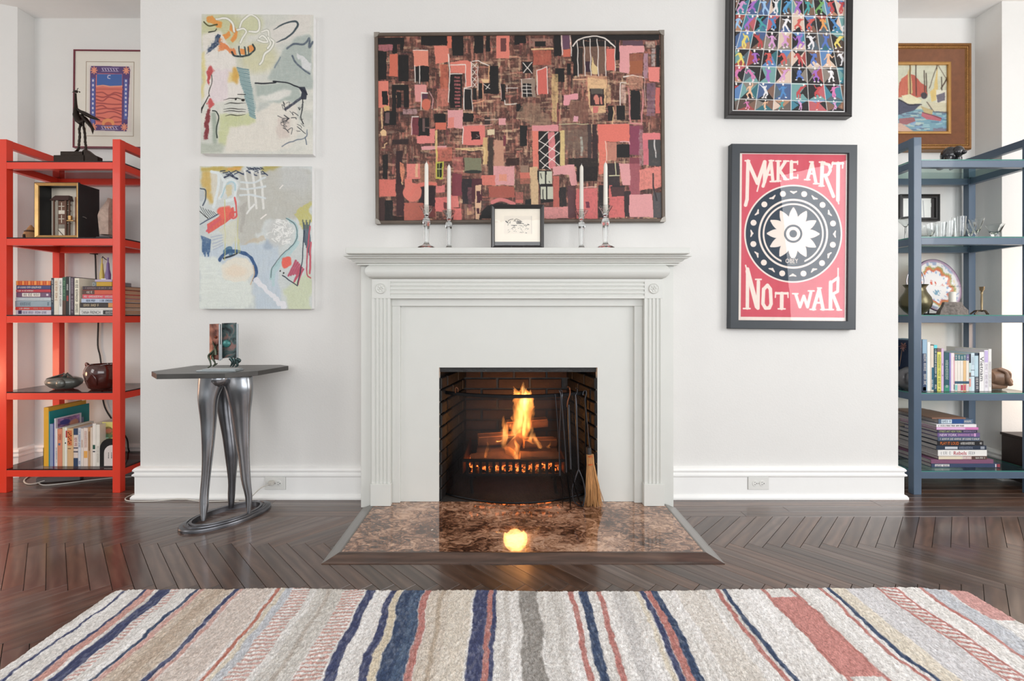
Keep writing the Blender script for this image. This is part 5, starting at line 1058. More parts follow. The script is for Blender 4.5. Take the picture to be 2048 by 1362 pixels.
b = MB(); b.rings4(wx(171, Yl), wx(267.5, Yl), wz(272.5, Yl), wz(123, Yl), [(0, Yl + .002), (0, Yl + .0008), (.003, Yl + .0008), (.003, Yl + .0022)]); b.build('mat_bevel', mat('bevel_line', (170, 150, 130), .7), t)
c.mesh('printed_sheet', Yl + .0012, printm, t); b = MB(); b.box(x0 + .007, x1 - .007, Yl - .003, Yl - .002, z0 + .007, z1 - .007); b.build('glass_pane', pane, t); tilt(t, 228, 198, Yl, .5)

# ---------------- harbour painting in the right alcove
Yh_ = 2.90
c = Cv(1740, 120, 1900, 272, 1.5, (196, 196, 172), 1.0); c.z(1780, 0, 2.7239); P = c.poly
c.A += (fbm(c.X / 12, c.Y / 8, 5)[..., None] - .5) * 24
c.rect(-120, 590, 340, 760, (110, 152, 166), 1, 2)
for k in range(160):
    rn = random.Random(k); x, y = rn.uniform(-110, 330), rn.uniform(590, 735); c.line([(x, y), (x + rn.uniform(10, 40), y + rn.uniform(-4, 4))], 7, rn.choice([(150, 186, 190), (80, 116, 140), (120, 150, 190), (176, 190, 180), (96, 104, 128)]), .8)
P([(45, 530), (50, 450), (100, 400), (135, 410), (170, 450), (200, 470), (205, 520), (150, 530)], (176, 78, 58)); P([(95, 400), (112, 345), (122, 510), (98, 520)], (196, 168, 110)); P([(60, 430), (98, 405), (90, 520), (48, 530)], (190, 92, 66)); P([(-110, 430), (-30, 380), (20, 500), (-110, 520)], (190, 100, 70))
for x, a, e in ((108, 340, 540), (140, 350, 520), (186, 385, 500), (197, 400, 500), (255, 340, 560), (280, 420, 500), (-40, 350, 520)): c.line([(x, a), (x + 3, e)], 5, (70, 56, 48), wp=.3)
P([(240, 480), (258, 360), (262, 540), (225, 555), (218, 500)], (206, 178, 104)); c.line([(280, 480), (322, 405)], 7, (80, 60, 50)); c.line([(258, 350), (215, 480)], 4, (90, 76, 66)); c.line([(258, 350), (320, 450)], 4, (110, 96, 80))
P([(250, 490), (320, 490), (322, 560), (250, 565)], (216, 210, 190)); P([(250, 520), (300, 500), (300, 545), (260, 560)], (110, 104, 116)); P([(200, 555), (320, 560), (322, 610), (240, 605), (205, 580)], (198, 190, 160)); c.line([(200, 555), (240, 610), (322, 612)], 5, (100, 90, 84))
P([(62, 520), (110, 515), (172, 545), (150, 570), (80, 560)], (214, 206, 168)); P([(-110, 560), (45, 540), (90, 565), (170, 565), (130, 600), (45, 625), (-110, 620)], (76, 78, 96)); c.line([(45, 540), (100, 570), (170, 568)], 5, (50, 44, 50))
P([(165, 575), (235, 600), (230, 625), (190, 620)], (180, 160, 110)); P([(175, 610), (280, 640), (278, 660), (200, 650), (170, 630)], (176, 88, 100)); c.line([(175, 610), (280, 645)], 4, (96, 50, 60)); P([(50, 645), (130, 640), (140, 660), (90, 680), (50, 670)], (150, 92, 96)); P([(-100, 690), (60, 670), (140, 725), (130, 735), (-100, 740)], (196, 160, 140)); P([(235, 700), (320, 700), (320, 735), (235, 735)], (120, 112, 128)); c.ell(185, 520, 18, 18, (70, 64, 70), 1, .2)
c.blur(1, .5).streaks(7)
gold = mat('antique_gold', (132, 90, 46), .42, .4, var=.18, scale=40, bump=.0008, bscale=120); goldd = mat('bronze_panel', (112, 68, 40), .5, .3, var=.15, scale=30); gbead = mat('gold_bead', (198, 152, 92), .35, .6, var=.1)
t = root('harbour_painting', (wx(1820, Yh_), Yh_ + .02, wz(300, Yh_)), 'harbour painting of sailing boats in wide ornate gilt frame', 'painting')
x0, x1, z0, z1 = wx(1700, Yh_), wx(1939, Yh_), wz(300, Yh_), wz(88, Yh_)
b = MB(); b.rings4(x0, x1, z0, z1, [(0, 2.949), (0, Yh_ - .01), (.006, Yh_ - .018), (.018, Yh_ - .018), (.024, Yh_ - .010), (.030, Yh_ - .012), (.036, Yh_ - .006)]); b.build('outer_moulding', gold, t, smooth=30)
b = MB(); b.rings4(x0, x1, z0, z1, [(.036, Yh_ - .006), (.050, Yh_ + .002), (.080, Yh_ + .014), (.108, Yh_ + .016)]); b.build('cove_panel', goldd, t, smooth=30)
b = MB(); b.rings4(x0, x1, z0, z1, [(.108, Yh_ + .016), (.108, Yh_ + .008), (.116, Yh_ + .004), (.124, Yh_ + .010), (.124, Yh_ + .028)]); b.build('inner_lip', gbead, t, smooth=30)
b = MB(); 
for k in range(60):
    zz = z0 + .03 + (z1 - z0 - .06) * k / 59
    b.ball((x1 - .027, Yh_ - .013, zz), (.0035, .004, .0045), 6, 4)
for k in range(70):
    xx = x1 - .03 - (x1 - x0 - .06) * k / 69
    for zz in (z1 - .027, z0 + .027): b.ball((xx, Yh_ - .013, zz), (.0045, .004, .0035), 6, 4)
o = b.build('bead_row', gbead, t); o['kind'] = 'stuff'
c.mesh('painted_canvas', Yh_ + .022, oil, t, relief=.0005)

# ---------------- small black framed picture in the right alcove
Ym = 2.93
t = root('small_wall_picture', (wx(1838, Ym), Ym + .01, wz(442, Ym)), 'small pale picture in stepped black frame behind the glasses', 'picture')
x0, x1, z0, z1 = wx(1798, Ym), wx(1877.5, Ym), wz(442.5, Ym), wz(389, Ym)
b = MB(); b.rings4(x0, x1, z0, z1, [(0, 2.949), (0, Ym - .010), (.008, Ym - .014), (.014, Ym - .006), (.022, Ym - .006), (.024, Ym - .002), (.024, Ym + .01)]); b.build('frame', blackf, t)
c = Cv(1804, 395, 1872, 437, 1.5, (238, 238, 234), .3)
c.rect(1862, 396, 1872, 437, (70, 66, 66), 1, .5); c.line([(1846, 402), (1848, 434)], 2, (160, 160, 165), .7)
c.mesh('printed_sheet', Ym + .004, printm, t)

# ---------------- small framed drawing standing on the mantel
Ys = 2.31
t = root('framed_drawing', (wx(1035, Ys), Ys + .02, 1.340), 'small ink drawing with cream mat in black frame on the mantel', 'picture')
x0, x1, z0, z1 = wx(982, Ys), wx(1088, Ys), 1.3405, wz(409, Ys)
c = Cv(989, 417, 1080, 483.5, 2.2, (250, 240, 222), .2); c.z(960, 395, 12.38)
c.rect(590, 455, 1280, 900, (242, 232, 216), 1, 0); c.line([(1275, 460), (1278, 900)], 8, (190, 180, 170), 1, 0)
rn = random.Random(3)
def sk(pts, w_=9): c.line(pts, w_, (34, 30, 28), 1, .6)
sk([(640, 590), (680, 620)], 24); sk([(690, 620), (700, 570), (760, 545), (820, 535)]); sk([(850, 560), (900, 530), (980, 560), (1040, 600)]); sk([(720, 640), (750, 590), (745, 640)], 7); sk([(840, 590), (870, 570), (900, 600), (910, 650)]); sk([(690, 690), (700, 640)], 8)
for k in range(9): sk([(920 + k * 12, 570 + k * 3), (925 + k * 12, 650)], 8)
sk([(780, 690), (910, 692)], 13); sk([(1040, 640), (1080, 655)], 14); sk([(1100, 680), (1150, 690), (1215, 672)], 10); sk([(1180, 660), (1215, 675)], 14)
for k in range(40): x, y = rn.uniform(680, 1200), rn.uniform(690, 880); sk([(x, y), (x + rn.uniform(8, 34), y + rn.uniform(-6, 6))], 6 if y < 780 else 5)
b = MB(); b.rings4(x0, x1, z0, z1, [(0, Ys + .022), (0, Ys), (.006, Ys - .004), (.016, Ys + .002), (.0195, Ys + .008), (.0195, Ys + .016)]); b.build('frame', blackf, t)
c.mesh('drawing_sheet', Ys + .012, printm, t); b = MB(); b.box(x0 + .01, x1 - .01, Ys + .013, Ys + .018, z0 + .01, z1 - .01); b.build('backing_board', blackf, t)
b = MB(); b.box(x0 + .019, x1 - .019, Ys + .008, Ys + .009, z0 + .019, z1 - .019); b.build('glass_pane', pane, t)
for px in (1023, 1047):
    e = root('plate_stand_foot', (wx(px, Ys), Ys - .01, 1.339), 'tiny clear easel foot under the small framed drawing, %s' % ('left one' if px < 1030 else 'right one'), 'easel foot', 'clear easel feet')
    b = MB(); b.lathe((wx(px, Ys), Ys - .012, 1.3392), [(.011, 0), (.010, .004), (.003, .006), (.002, .016), (.0005, .018)], 12); b.build('clear_peg', crystal('crystal'), e, smooth=50)
# ================================================================== SHELVING UNITS
red = mat('red_lacquer', (228, 62, 40), .36, var=.03, scale=6, coat=.12); blue = mat('slate_blue_lacquer', (80, 98, 118), .38, var=.04, scale=6, coat=.2)
smoke = glass('smoked_glass', (190, 182, 184), ior=1.6); green = glass('green_glass', (226, 240, 236), ior=1.55)
greene = mat('glass_edge_green', (70, 130, 122), .1, var=.05); smokee = mat('glass_edge_dark', (38, 26, 28), .1, var=.05)
LV = [1.870, 1.438, 1.0, .564, .128]
def shelf_unit(x0, x1, yf, yb, m, g, ge, label):
    t = root('shelving_unit', ((x0 + x1) / 2, (yf + yb) / 2, 0), label, 'shelves'); pw, pd = .043, .036
    for (a, c) in ((x0, yf), (x1 - pw, yf), (x0, yb - pd), (x1 - pw, yb - pd)):
        b = MB(); b.box(a, a + pw, c, c + pd, 0, 2.0); b.build('post', m, t, bevel=.0015)
    for a in (x0, x1 - pw):
        b = MB(); b.box(a + .004, a + pw - .004, yf + pd, yb - pd, 1.957, 2.0); b.build('top_rail', m, t, bevel=.0015)
    for z in LV:
        for y in (yf + .001, yb - pd + .003):
            b = MB(); b.box(x0 + pw, x1 - pw, y, y + pd - .006, z - .038, z); b.build('shelf_rail', m, t, bevel=.0015)
        for a in (x0, x1 - pw):
            b = MB(); b.box(a + .004, a + pw - .004, yf + pd, yb - pd, z - .038, z); b.build('side_rail', m, t, bevel=.0015)
        pl = [(x0 + pw, yf + .001), (x1 - pw, yf + .001), (x1 - pw, yf + pd), (x1 - .002, yf + pd), (x1 - .002, yb - pd), (x1 - pw, yb - pd), (x1 - pw, yb - .002), (x0 + pw, yb - .002), (x0 + pw, yb - pd), (x0 + .002, yb - pd), (x0 + .002, yf + pd), (x0 + pw, yf + pd)]
        b = MB(); n = len(pl); b.add([(a, c, z + .0002) for a, c in pl] + [(a, c, z + .0062) for a, c in pl], [tuple(range(n - 1, -1, -1)), tuple(range(n, 2 * n))], 0)
        b.add([(a, c, z + .0002) for a, c in pl] + [(a, c, z + .0062) for a, c in pl], [(j, (j + 1) % n, n + (j + 1) % n, n + j) for j in range(n)], 1)
        b.build('glass_shelf', [g, ge], t)
    return t
RX0, RX1 = -2.868, -2.182
shelf_unit(RX0, RX1, 2.573, 2.914, red, smoke, smokee, 'bright red metal shelving unit with dark glass shelves, left alcove')
BX0, BX1 = 2.281, 2.970
shelf_unit(BX0, BX1, 2.545, 2.914, blue, green, greene, 'slate blue metal shelving unit with greenish glass shelves, right alcove')
SZ = [z + .0064 for z in LV]

# ---------------- books
paper = mat('book_pages', (226, 216, 200), .85, var=.06, scale=200, stretch=(1, 1, 1)); papg = mat('grey_book_pages', (186, 180, 176), .85, var=.08, scale=120)
_bc = {}
def bmatl(col): 
    k = tuple(col)
    if k not in _bc: _bc[k] = mat('cover_%d_%d_%d' % k, col, .42, var=.03, scale=30)
    return _bc[k]
def book(x0, x1, y0, y1, z0, z1, col, label, group, flat=True, title=None, tcol=(240, 238, 232), tr=(.1, .9), bands=(), marks=None, pages=None, lean=0, hfrac=.62):
    t = root('book', ((x0 + x1) / 2, (y0 + y1) / 2, z0), label, 'book', group); cm = bmatl(col); th = .0022; b = MB()
    if flat:
        b.box(x0, x1, y0, y1, z0, z0 + th); b.box(x0, x1, y0, y1, z1 - th, z1); b.box(x0, x1, y0, y0 + .003, z0 + th, z1 - th)
        p = MB(); p.box(x0 + .003, x1 - .003, y0 + .003, y1 - .003, z0 + th, z1 - th)
    else:
        b.box(x0, x0 + th, y0, y1, z0, z1); b.box(x1 - th, x1, y0, y1, z0, z1); b.box(x0 + th, x1 - th, y0, y0 + .003, z0, z1)
        p = MB(); p.box(x0 + th, x1 - th, y0 + .003, y1 - .003, z0 + .003, z1 - .004)
    b.build('cover', cm, t, bevel=.0006, seg=1); p.build('page_block', pages or paper, t)
    e = .0005; Lx = x1 - x0; Lz = z1 - z0
    def R_(a, c, d0, d1, cc, nm, off=e):
        q = MB()
        if flat: q.box(x0 + Lx * a, x0 + Lx * c, y0 - off, y0 + .0005, z0 + Lz * d0, z0 + Lz * d1)
        else: q.box(x0 + Lx * d0, x0 + Lx * d1, y0 - off, y0 + .0005, z1 - Lz * c, z1 - Lz * a)
        q.build(nm, bmatl(cc), t)
    for bd in bands: R_(bd[0], bd[1], bd[3] if len(bd) > 3 else .02, bd[4] if len(bd) > 3 else .98, bd[2], 'spine_band')
    def put(txt, a, c, cc):
        q = MB(); H_ = (Lz if flat else Lx) * hfrac; W_ = (Lx if flat else Lz) * (c - a)
        if flat: q.text(txt, (x0 + Lx * a, y0 - .0009, z0 + (Lz - H_) / 2), (1, 0, 0), (0, 0, 1), W_, H_)
        else: q.text(txt, (x0 + (Lx - H_) / 2, y0 - .0009, z1 - Lz * a), (0, 0, -1), (1, 0, 0), W_, H_)
        q.build('title', bmatl(cc), t)
    if title: put(title, tr[0], tr[1], tcol)
    for mk in (marks or ()):                         # unreadable small print: rows of tiny strokes
        a, c, cc, seed = mk; r = random.Random(seed); q = MB(); u = a; H_ = (Lz if flat else Lx) * (.5 if hfrac > .5 else hfrac); W_ = (Lx if flat else Lz)
        while u < c:
            wd = r.uniform(.25, .55) * H_ / W_ * 1.0
            if r.random() < .85:
                h0 = .5 - r.uniform(.18, .27); h1 = .5 + r.uniform(.18, .27); k0 = h0 if r.random() < .7 else .42
                for (aa, cc_, d0, d1) in ((u, u + wd * .3, h0, h1), (u, u + wd * .8, h1 - .09, h1), (u, u + wd * .8, k0, k0 + .08)):
                    if flat: q.box(x0 + Lx * aa, x0 + Lx * cc_, y0 - .0009, y0 - .0004, z0 + Lz * d0, z0 + Lz * d1)
                    else: q.box(x0 + Lx * d0, x0 + Lx * d1, y0 - .0009, y0 - .0004, z1 - Lz * cc_, z1 - Lz * aa)
            u += wd * 1.15
        q.build('spine_print', bmatl(cc), t)
    if lean: t.rotation_euler = (0, math.radians(lean), 0)
    return t
WHT = (238, 236, 232)
# red unit, third shelf
Yk = 2.615; sk_ = F / Yk; zb = SZ[2]
G1 = 'paperbacks stacked flat on the middle red shelf'
st = [('lilac-white paperback at the bottom of the left stack', (214, 206, 216), 31.5, 102, 9.5, dict(marks=[(.2, .85, (140, 130, 160), 3)], bands=[(.07, .17, (52, 44, 84), .2, .95)])),
      ('slim scarlet paperback second from bottom of left stack', (206, 70, 62), 30.5, 101.5, 6.2, dict(marks=[(.12, .4, WHT, 4), (.52, .8, (236, 170, 160), 5)])),
      ('thick grey-blue paperback in the left stack', (150, 168, 178), 30, 102, 12, dict(marks=[(.15, .42, (110, 128, 140), 6), (.85, .95, (110, 128, 140), 2)])),
      ('pale blue-grey paperback above the grey-blue one', (186, 198, 204), 31, 101.5, 6.8, dict(marks=[(.25, .8, (226, 230, 232), 7)])),
      ('purple paperback with white label panel on its spine', (112, 84, 112), 32, 101, 10, dict(bands=[(.18, .7, (232, 226, 218), .14, .86), (.88, .94, (220, 210, 220), .3, .7)], marks=[(.2, .68, (110, 90, 90), 8)])),
      ('slim crimson paperback in the left stack', (184, 58, 72), 32, 101, 5.8, dict(marks=[(.05, .14, WHT, 9), (.18, .5, WHT, 10)])),
      ('navy paperback with white capitals in the left stack', (68, 74, 122), 32.5, 101, 7.8, dict(marks=[(.04, .42, WHT, 11), (.45, .72, WHT, 12)])),
      ('orange striped paperback on top of the left stack', (222, 116, 54), 32, 101, 9, dict(bands=[(k / 17 + .02, k / 17 + .045, (190, 74, 34) if k % 3 else (240, 178, 96), .1, .95) for k in range(16)]))]
z = zb
for lab, col, a, c, h, kw in st:
    hh_ = h / sk_; book(wx(a, Yk), wx(c, Yk), Yk, Yk + .135, z + .0002, z + hh_, col, lab, G1, True, **kw); z += hh_ + .0004
G2 = 'upright books in the middle of the red middle shelf'
up = [(102.3, 107.8, 556, (50, 58, 72), 'slim black upright book with white spine lettering', dict(marks=[(.05, .65, WHT, 1), (.7, .9, (110, 130, 160), 2)])),
      (108, 117.2, 556, (230, 222, 206), 'cream upright book with faint orange spine print', dict(marks=[(.08, .6, (196, 150, 110), 3)])),
      (117.5, 124.6, 556, (238, 236, 230), 'white upright book beside the cream one', dict(marks=[(.06, .8, (60, 60, 60), 4)])),
      (125, 131.8, 554, (54, 94, 74), 'green and brown upright book', dict(bands=[(.62, 1, (84, 58, 46), 0, 1)], marks=[(.1, .5, (150, 190, 150), 5)])),
      (132, 138.3, 553, (32, 34, 34), 'black upright book with small red badge', dict(marks=[(.2, .36, WHT, 6)], bands=[(.5, .64, (150, 52, 52), .2, .8)])),
      (138.6, 140.3, 554, (190, 196, 198), 'very thin silver upright book', {}),
      (140.5, 148.6, 554, (72, 58, 70), 'dark plum upright book with pale script', dict(marks=[(.04, .93, (190, 176, 190), 7)])),
      (149, 158.2, 556, (234, 228, 208), 'ivory upright book with dark lettering', dict(marks=[(.04, .95, (80, 74, 66), 8)]))]
for a, c, ty, col, lab, kw in up:
    book(wx(a, Yk), wx(c, Yk) - .0004, Yk, Yk + .15, zb + .0002, wz(ty, Yk), col, lab, G2, False, **kw)
G3 = 'books stacked flat behind the right red post'
st = [('white and black book at the bottom of the right stack', (232, 230, 226), 159.5, 10, dict(title='TANA FRENCH', tcol=(70, 66, 66), tr=(.04, .48), bands=[(.54, 1, (40, 38, 38), .1, .9)], marks=[(.6, .95, WHT, 1)])),
      ('thin white book second from bottom of right stack', (226, 222, 214), 159.5, 4, {}),
      ('black book with orange cup picture on its spine', (48, 42, 42), 160, 10, dict(bands=[(.66, .84, (206, 146, 84), .1, .95)], marks=[(.05, .42, (226, 206, 170), 2)])),
      ('pale blue book with dark script in the right stack', (184, 196, 216), 162.5, 8, dict(marks=[(.12, .36, (54, 66, 96), 3), (.45, .85, (54, 66, 96), 4)])),
      ('pink-red book with white print in the right stack', (214, 84, 100), 165, 8, dict(marks=[(.04, .1, WHT, 5), (.16, .5, WHT, 6), (.56, .9, WHT, 7)])),
      ('brown and vermilion book in the right stack', (206, 88, 62), 164.5, 9, dict(bands=[(0, .3, (88, 56, 50), .05, .95)], marks=[(.09, .24, (230, 220, 210), 8)])),
      ('black book with faded red lettering atop the right stack', (64, 52, 60), 164.8, 7.5, dict(marks=[(.08, .6, (176, 150, 150), 9), (.66, .92, (176, 150, 150), 10)]))]
z = zb; ybx = wx(246.5, Yk)
for lab, col, a, h, kw in st:
    hh_ = h / sk_; book(wx(a, Yk), ybx - .001 * len(lab) % .003, Yk, Yk + .20, z + .0002, z + hh_, col, lab, G3, True, pages=mat('tan_book_pages', (198, 160, 132), .85, var=.08, scale=150), **kw); z += hh_ + .0004
ztop = z
t = root('book', (wx(190, 2.72), 2.72, ztop), 'pale grey book with big white letters at back of right stack', 'book', G3)
b = MB(); b.box(wx(161, 2.69), wx(232, 2.69), 2.70, 2.80, ztop + .0002, ztop + .030); b.build('cover', bmatl((160, 172, 178)), t, bevel=.001)
b = MB(); b.text('ALLED', (wx(163, 2.69), 2.6994, ztop + .005), (1, 0, 0), (0, 0, 1), .072, .021); b.build('title', bmatl(WHT), t)
# small painted ornament on top of the stack
t = root('painted_ornament', (wx(209, 2.66), 2.66, ztop), 'small yellow and lilac ornament with upright bottles atop the books', 'ornament')
b = MB(); b.box(wx(195, 2.64), wx(226, 2.64), 2.632, 2.690, ztop + .0006, ztop + .026); b.build('yellow_block', mat('yellow_paint', (206, 164, 50), .5), t, bevel=.002)
b = MB(); b.box(wx(192.5, 2.64), wx(227, 2.64), 2.630, 2.692, ztop + .026, ztop + .040); b.build('lilac_tray', mat('lilac_paint', (186, 174, 196), .5), t, bevel=.002)
for px, h, mm, w_ in ((204, .125, mat('ochre_yellow', (214, 190, 96), .4), .0075), (216, .130, mat('violet_glaze', (122, 98, 150), .3), .009)):
    b = MB(); b.lathe((wx(px, 2.66), 2.66, ztop + .040), [(w_ * 1.5, 0), (w_ * 1.6, .03), (w_, .06), (w_ * .8, h * .72), (w_ * .35, h * .8), (w_ * .45, h)], 12); b.build('bottle', mm, t, smooth=40)
b = MB(); b.tube([(wx(204, 2.66), 2.66, ztop + .165), (wx(205, 2.66), 2.66, ztop + .176), (wx(211, 2.66), 2.66, ztop + .160), (wx(214, 2.66), 2.66, ztop + .156)], .0022, 6); b.build('clip', iron, t)
b = MB(); b.box(wx(204, 2.65), wx(213, 2.65), 2.645, 2.660, ztop + .040, ztop + .046); b.build('white_chip', whitec, t)
# cord
cordm = mat('black_cord', (30, 24, 24), .5)
t = root('black_cable', (wx(196, 2.935), 2.935, 0), 'black cord with plug running down behind the red shelves', 'cord')
Yc = 2.936
pp = [(190, 500), (191, 520), (192, 556), (195, 600), (196.5, 642), (195.5, 690), (200, 712), (203, 740), (205, 790), (210, 815), (222, 836), (238, 856), (254, 878), (262, 900), (275, 912)]
b = MB(); b.tube(catmull([(wx(a, Yc), Yc - (.016 if c > 880 else 0), wz(c, Yc)) for a, c in pp], 4), .0042, 8); b.build('cable', cordm, t, smooth=60)
b = MB(); b.box(wx(184.5, Yc), wx(193, Yc), 2.915, 2.949, wz(509, Yc), wz(501, Yc)); b.build('plug', cordm, t, bevel=.003)
# bird sculpture on the top red shelf
Ya = 2.68
def bp_(zx, zy, dy=0): px, py = 100 + zx / 8.013, 160 + zy / 8.013; return (wx(px, Ya + dy), Ya + dy, wz(py, Ya + dy))
bron = mat('dark_bronze', (44, 34, 28), .42, .6, var=.3, scale=30, bump=.0012, bscale=90)
t = root('bird_sculpture', (wx(158, Ya), Ya, SZ[0]), 'dark bronze long-legged bird sculpture atop the red shelves', 'sculpture')
b = MB(); b.box(bp_(120, 0)[0], bp_(600, 0)[0], Ya - .025, Ya + .02, SZ[0] + .0002, bp_(0, 1225)[2]); b.box(bp_(215, 0)[0], bp_(595, 0)[0], Ya - .02, Ya + .015, bp_(0, 1228)[2], bp_(0, 1160)[2])
b.prism([(bp_(560, 0)[0], SZ[0] + .0003), (bp_(812, 0)[0], SZ[0] + .0003), (bp_(812, 0)[0], bp_(0, 1245)[2]), (bp_(700, 0)[0], bp_(0, 1195)[2]), (bp_(605, 0)[0], bp_(0, 1120)[2]), (bp_(560, 0)[0], bp_(0, 1150)[2])], Ya - .02, Ya + .015, 'y'); b.build('stepped_base', bron, t, bevel=.003)
b = MB(); b.tube([bp_(560, 640), bp_(500, 690), bp_(455, 640), bp_(420, 560), bp_(415, 450), bp_(412, 380), bp_(410, 300), bp_(408, 215)], [.004, .018, .020, .017, .010, .0075, .0062, .0055], 12); b.build('body', bron, t, smooth=60)
b = MB(); b.tube([bp_(420, 440), bp_(480, 500), bp_(560, 540), bp_(660, 590), bp_(740, 620), bp_(798, 642)], [.004, .014, .021, .018, .012, .004], 10, flat=.6); b.build('wing', bron, t, smooth=60)
b = MB(); b.tube([bp_(500, 560), bp_(560, 620), bp_(620, 690), bp_(680, 780), bp_(685, 868)], [.010, .019, .018, .011, .001], 10, flat=.6); b.build('tail', bron, t, smooth=60)
b = MB(); b.ball(bp_(418, 185), (.011, .008, .008), 12, 8); b.tube([bp_(400, 188), bp_(352, 196)], [.004, .0008], 6); b.tube([bp_(470, 192), bp_(486, 190)], [.005, .001], 6); b.tube(catmull([bp_(437, 170), bp_(438, 145), bp_(455, 132)], 4), .0016, 6); b.tube([bp_(385, 175), bp_(380, 155)], [.003, .001], 6); b.build('head', bron, t, smooth=60)
for P_ in ([(500, 700), (470, 790), (478, 880), (468, 980), (462, 1060), (455, 1120)], [(520, 650), (545, 780), (560, 880), (565, 1000), (575, 1060), (572, 1150)]):
    b = MB(); Q = catmull(P_, 3); b.tube([bp_(*q) for q in Q], [.0052 + .0016 * (i % 2) for i in range(len(Q))], 8); f0 = Q[-1]; b.tube([bp_(f0[0] + 20, f0[1] - 40), bp_(f0[0] - 20, f0[1] + 15), bp_(f0[0] - 70, f0[1] + 35)], [.006, .009, .003], 8, flat=.5); b.build('leg', bron, t, smooth=60)
# shadow box
t = root('shadow_box', (-2.58, 2.69, SZ[1]), 'black shadow box with gilt front showing a miniature town house', 'shadow box')
yb_ = 2.605; x0, x1 = wx(68.5, yb_), wx(157.5, yb_); z0, z1 = SZ[1] + .0003, wz(364.5, yb_); yk = 2.738
bx = mat('black_box_paint', (30, 30, 31), .5, var=.2, bump=.0005); gd = mat('gilt_moulding', (206, 164, 104), .32, .6, var=.15)
b = MB(); b.box(x0 + .006, x0 + .012, yb_ + .008, yk, z0, z1 - .004); b.box(x1 - .012, x1 - .006, yb_ + .008, yk, z0, z1 - .004); b.box(x0 + .012, x1 - .012, yb_ + .008, yk, z0, z0 + .006); b.box(x0 + .012, x1 - .012, yb_ + .008, yk, z1 - .010, z1 - .004); b.box(x0 + .006, x1 - .006, yk, yk + .006, z0, z1 - .004); b.build('box_shell', bx, t)
b = MB(); b.rings4(x0, x1, z0, z1, [(0, yb_ + .010), (0, yb_), (.003, yb_ - .003), (.003, yb_)]); b.build('outer_rim', bx, t)
b = MB(); b.rings4(x0 + .003, x1 - .003, z0 + .003, z1 - .003, [(0, yb_ - .002), (.003, yb_ - .004), (.015, yb_ + .004), (.015, yb_ + .012)]); b.build('gilt_frame', gd, t)
cx0, cx1, cz0, cz1 = x0 + .014, x1 - .014, z0 + .006, z1 - .010; ysc = 2.69
def sx(u): return cx0 + (cx1 - cx0) * u
def sz(v): return cz0 + (cz1 - cz0) * v
cm_ = mat('cream_card', (226, 216, 200), .7); bwn = mat('miniature_brown_wood', (104, 70, 54), .6, var=.2); dbr = mat('miniature_dark_roof', (78, 56, 52), .6); stn = mat('miniature_stone', (150, 142, 130), .8, var=.2)
b = MB(); b.box(sx(0), sx(1), ysc, ysc + .003, sz(0), sz(1)); b.build('back_scene', cm_, t)
b = MB(); b.loft([[(sx(.10), ysc - .035, sz(.74)), (sx(.58), ysc - .035, sz(.74)), (sx(.58), ysc, sz(.74)), (sx(.10), ysc, sz(.74))], [(sx(.18), ysc - .02, sz(.84)), (sx(.54), ysc - .02, sz(.84)), (sx(.54), ysc, sz(.84)), (sx(.18), ysc, sz(.84))]]); b.build('roof', dbr, t)
for u, mm, w_ in ((.17, bwn, .02), (.24, stn, .045), (.47, bwn, .03), (.57, bwn, .02)): b = MB(); b.box(sx(u), sx(u + w_ * 1.2), ysc - .03, ysc - .024, sz(.02), sz(.74)); b.build('column', mm, t)
for v0, v1, mm in ((.55, .73, bwn), (.48, .55, cm_), (.28, .48, bwn), (.2, .28, stn), (.02, .2, cm_)): b = MB(); b.box(sx(.29), sx(.46), ysc - .026, ysc - .02, sz(v0), sz(v1)); b.build('storey', mm, t)
for v in (.62, .38): 
    b = MB(); b.box(sx(.37), sx(.385), ysc - .0275, ysc - .026, sz(v - .07), sz(v + .08)); b.box(sx(.30), sx(.45), ysc - .0275, ysc - .026, sz(v), sz(v + .012)); b.build('window_bars', cm_, t)
b = MB(); b.tube([(sx(.29), ysc - .028, sz(.18)), (sx(.47), ysc - .028, sz(.03))], .0016, 5); b.build('brace', dbr, t)
for v in (.30, .42, .54, .66): b = MB(); b.box(sx(.51), sx(.57), ysc - .024, ysc - .012, sz(v), sz(v + .015)); b.build('balcony', stn, t)
b = MB(); b.box(sx(.66), sx(1), ysc - .012, ysc - .004, sz(0), sz(.82)); b.build('door_panel', mat('miniature_walnut', (128, 82, 54), .5, var=.25), t)
b = MB(); b.rings4(sx(.74), sx(.97), sz(.2), sz(.62), [(0, ysc - .012), (0, ysc - .016), (.003, ysc - .016), (.003, ysc - .012)]); b.box(sx(.85), sx(.86), ysc - .015, ysc - .012, sz(.2), sz(.6)); b.build('door_glazing', mat('miniature_tan', (176, 140, 110), .6), t)
b = MB(); b.box(sx(.6), sx(.67), ysc - .04, ysc - .03, sz(.36), sz(.44)); b.box(sx(.57), sx(.74), ysc - .042, ysc - .030, sz(.335), sz(.35)); b.build('gold_bracket', gd, t)
b = MB(); b.tube([(x1 - .0055, 2.635, z0 + .13), (x1 + .002, 2.64, z0 + .128), (x1 + .003, 2.65, z0 + .124)], .002, 6); b.build('side_hook', silver, t)
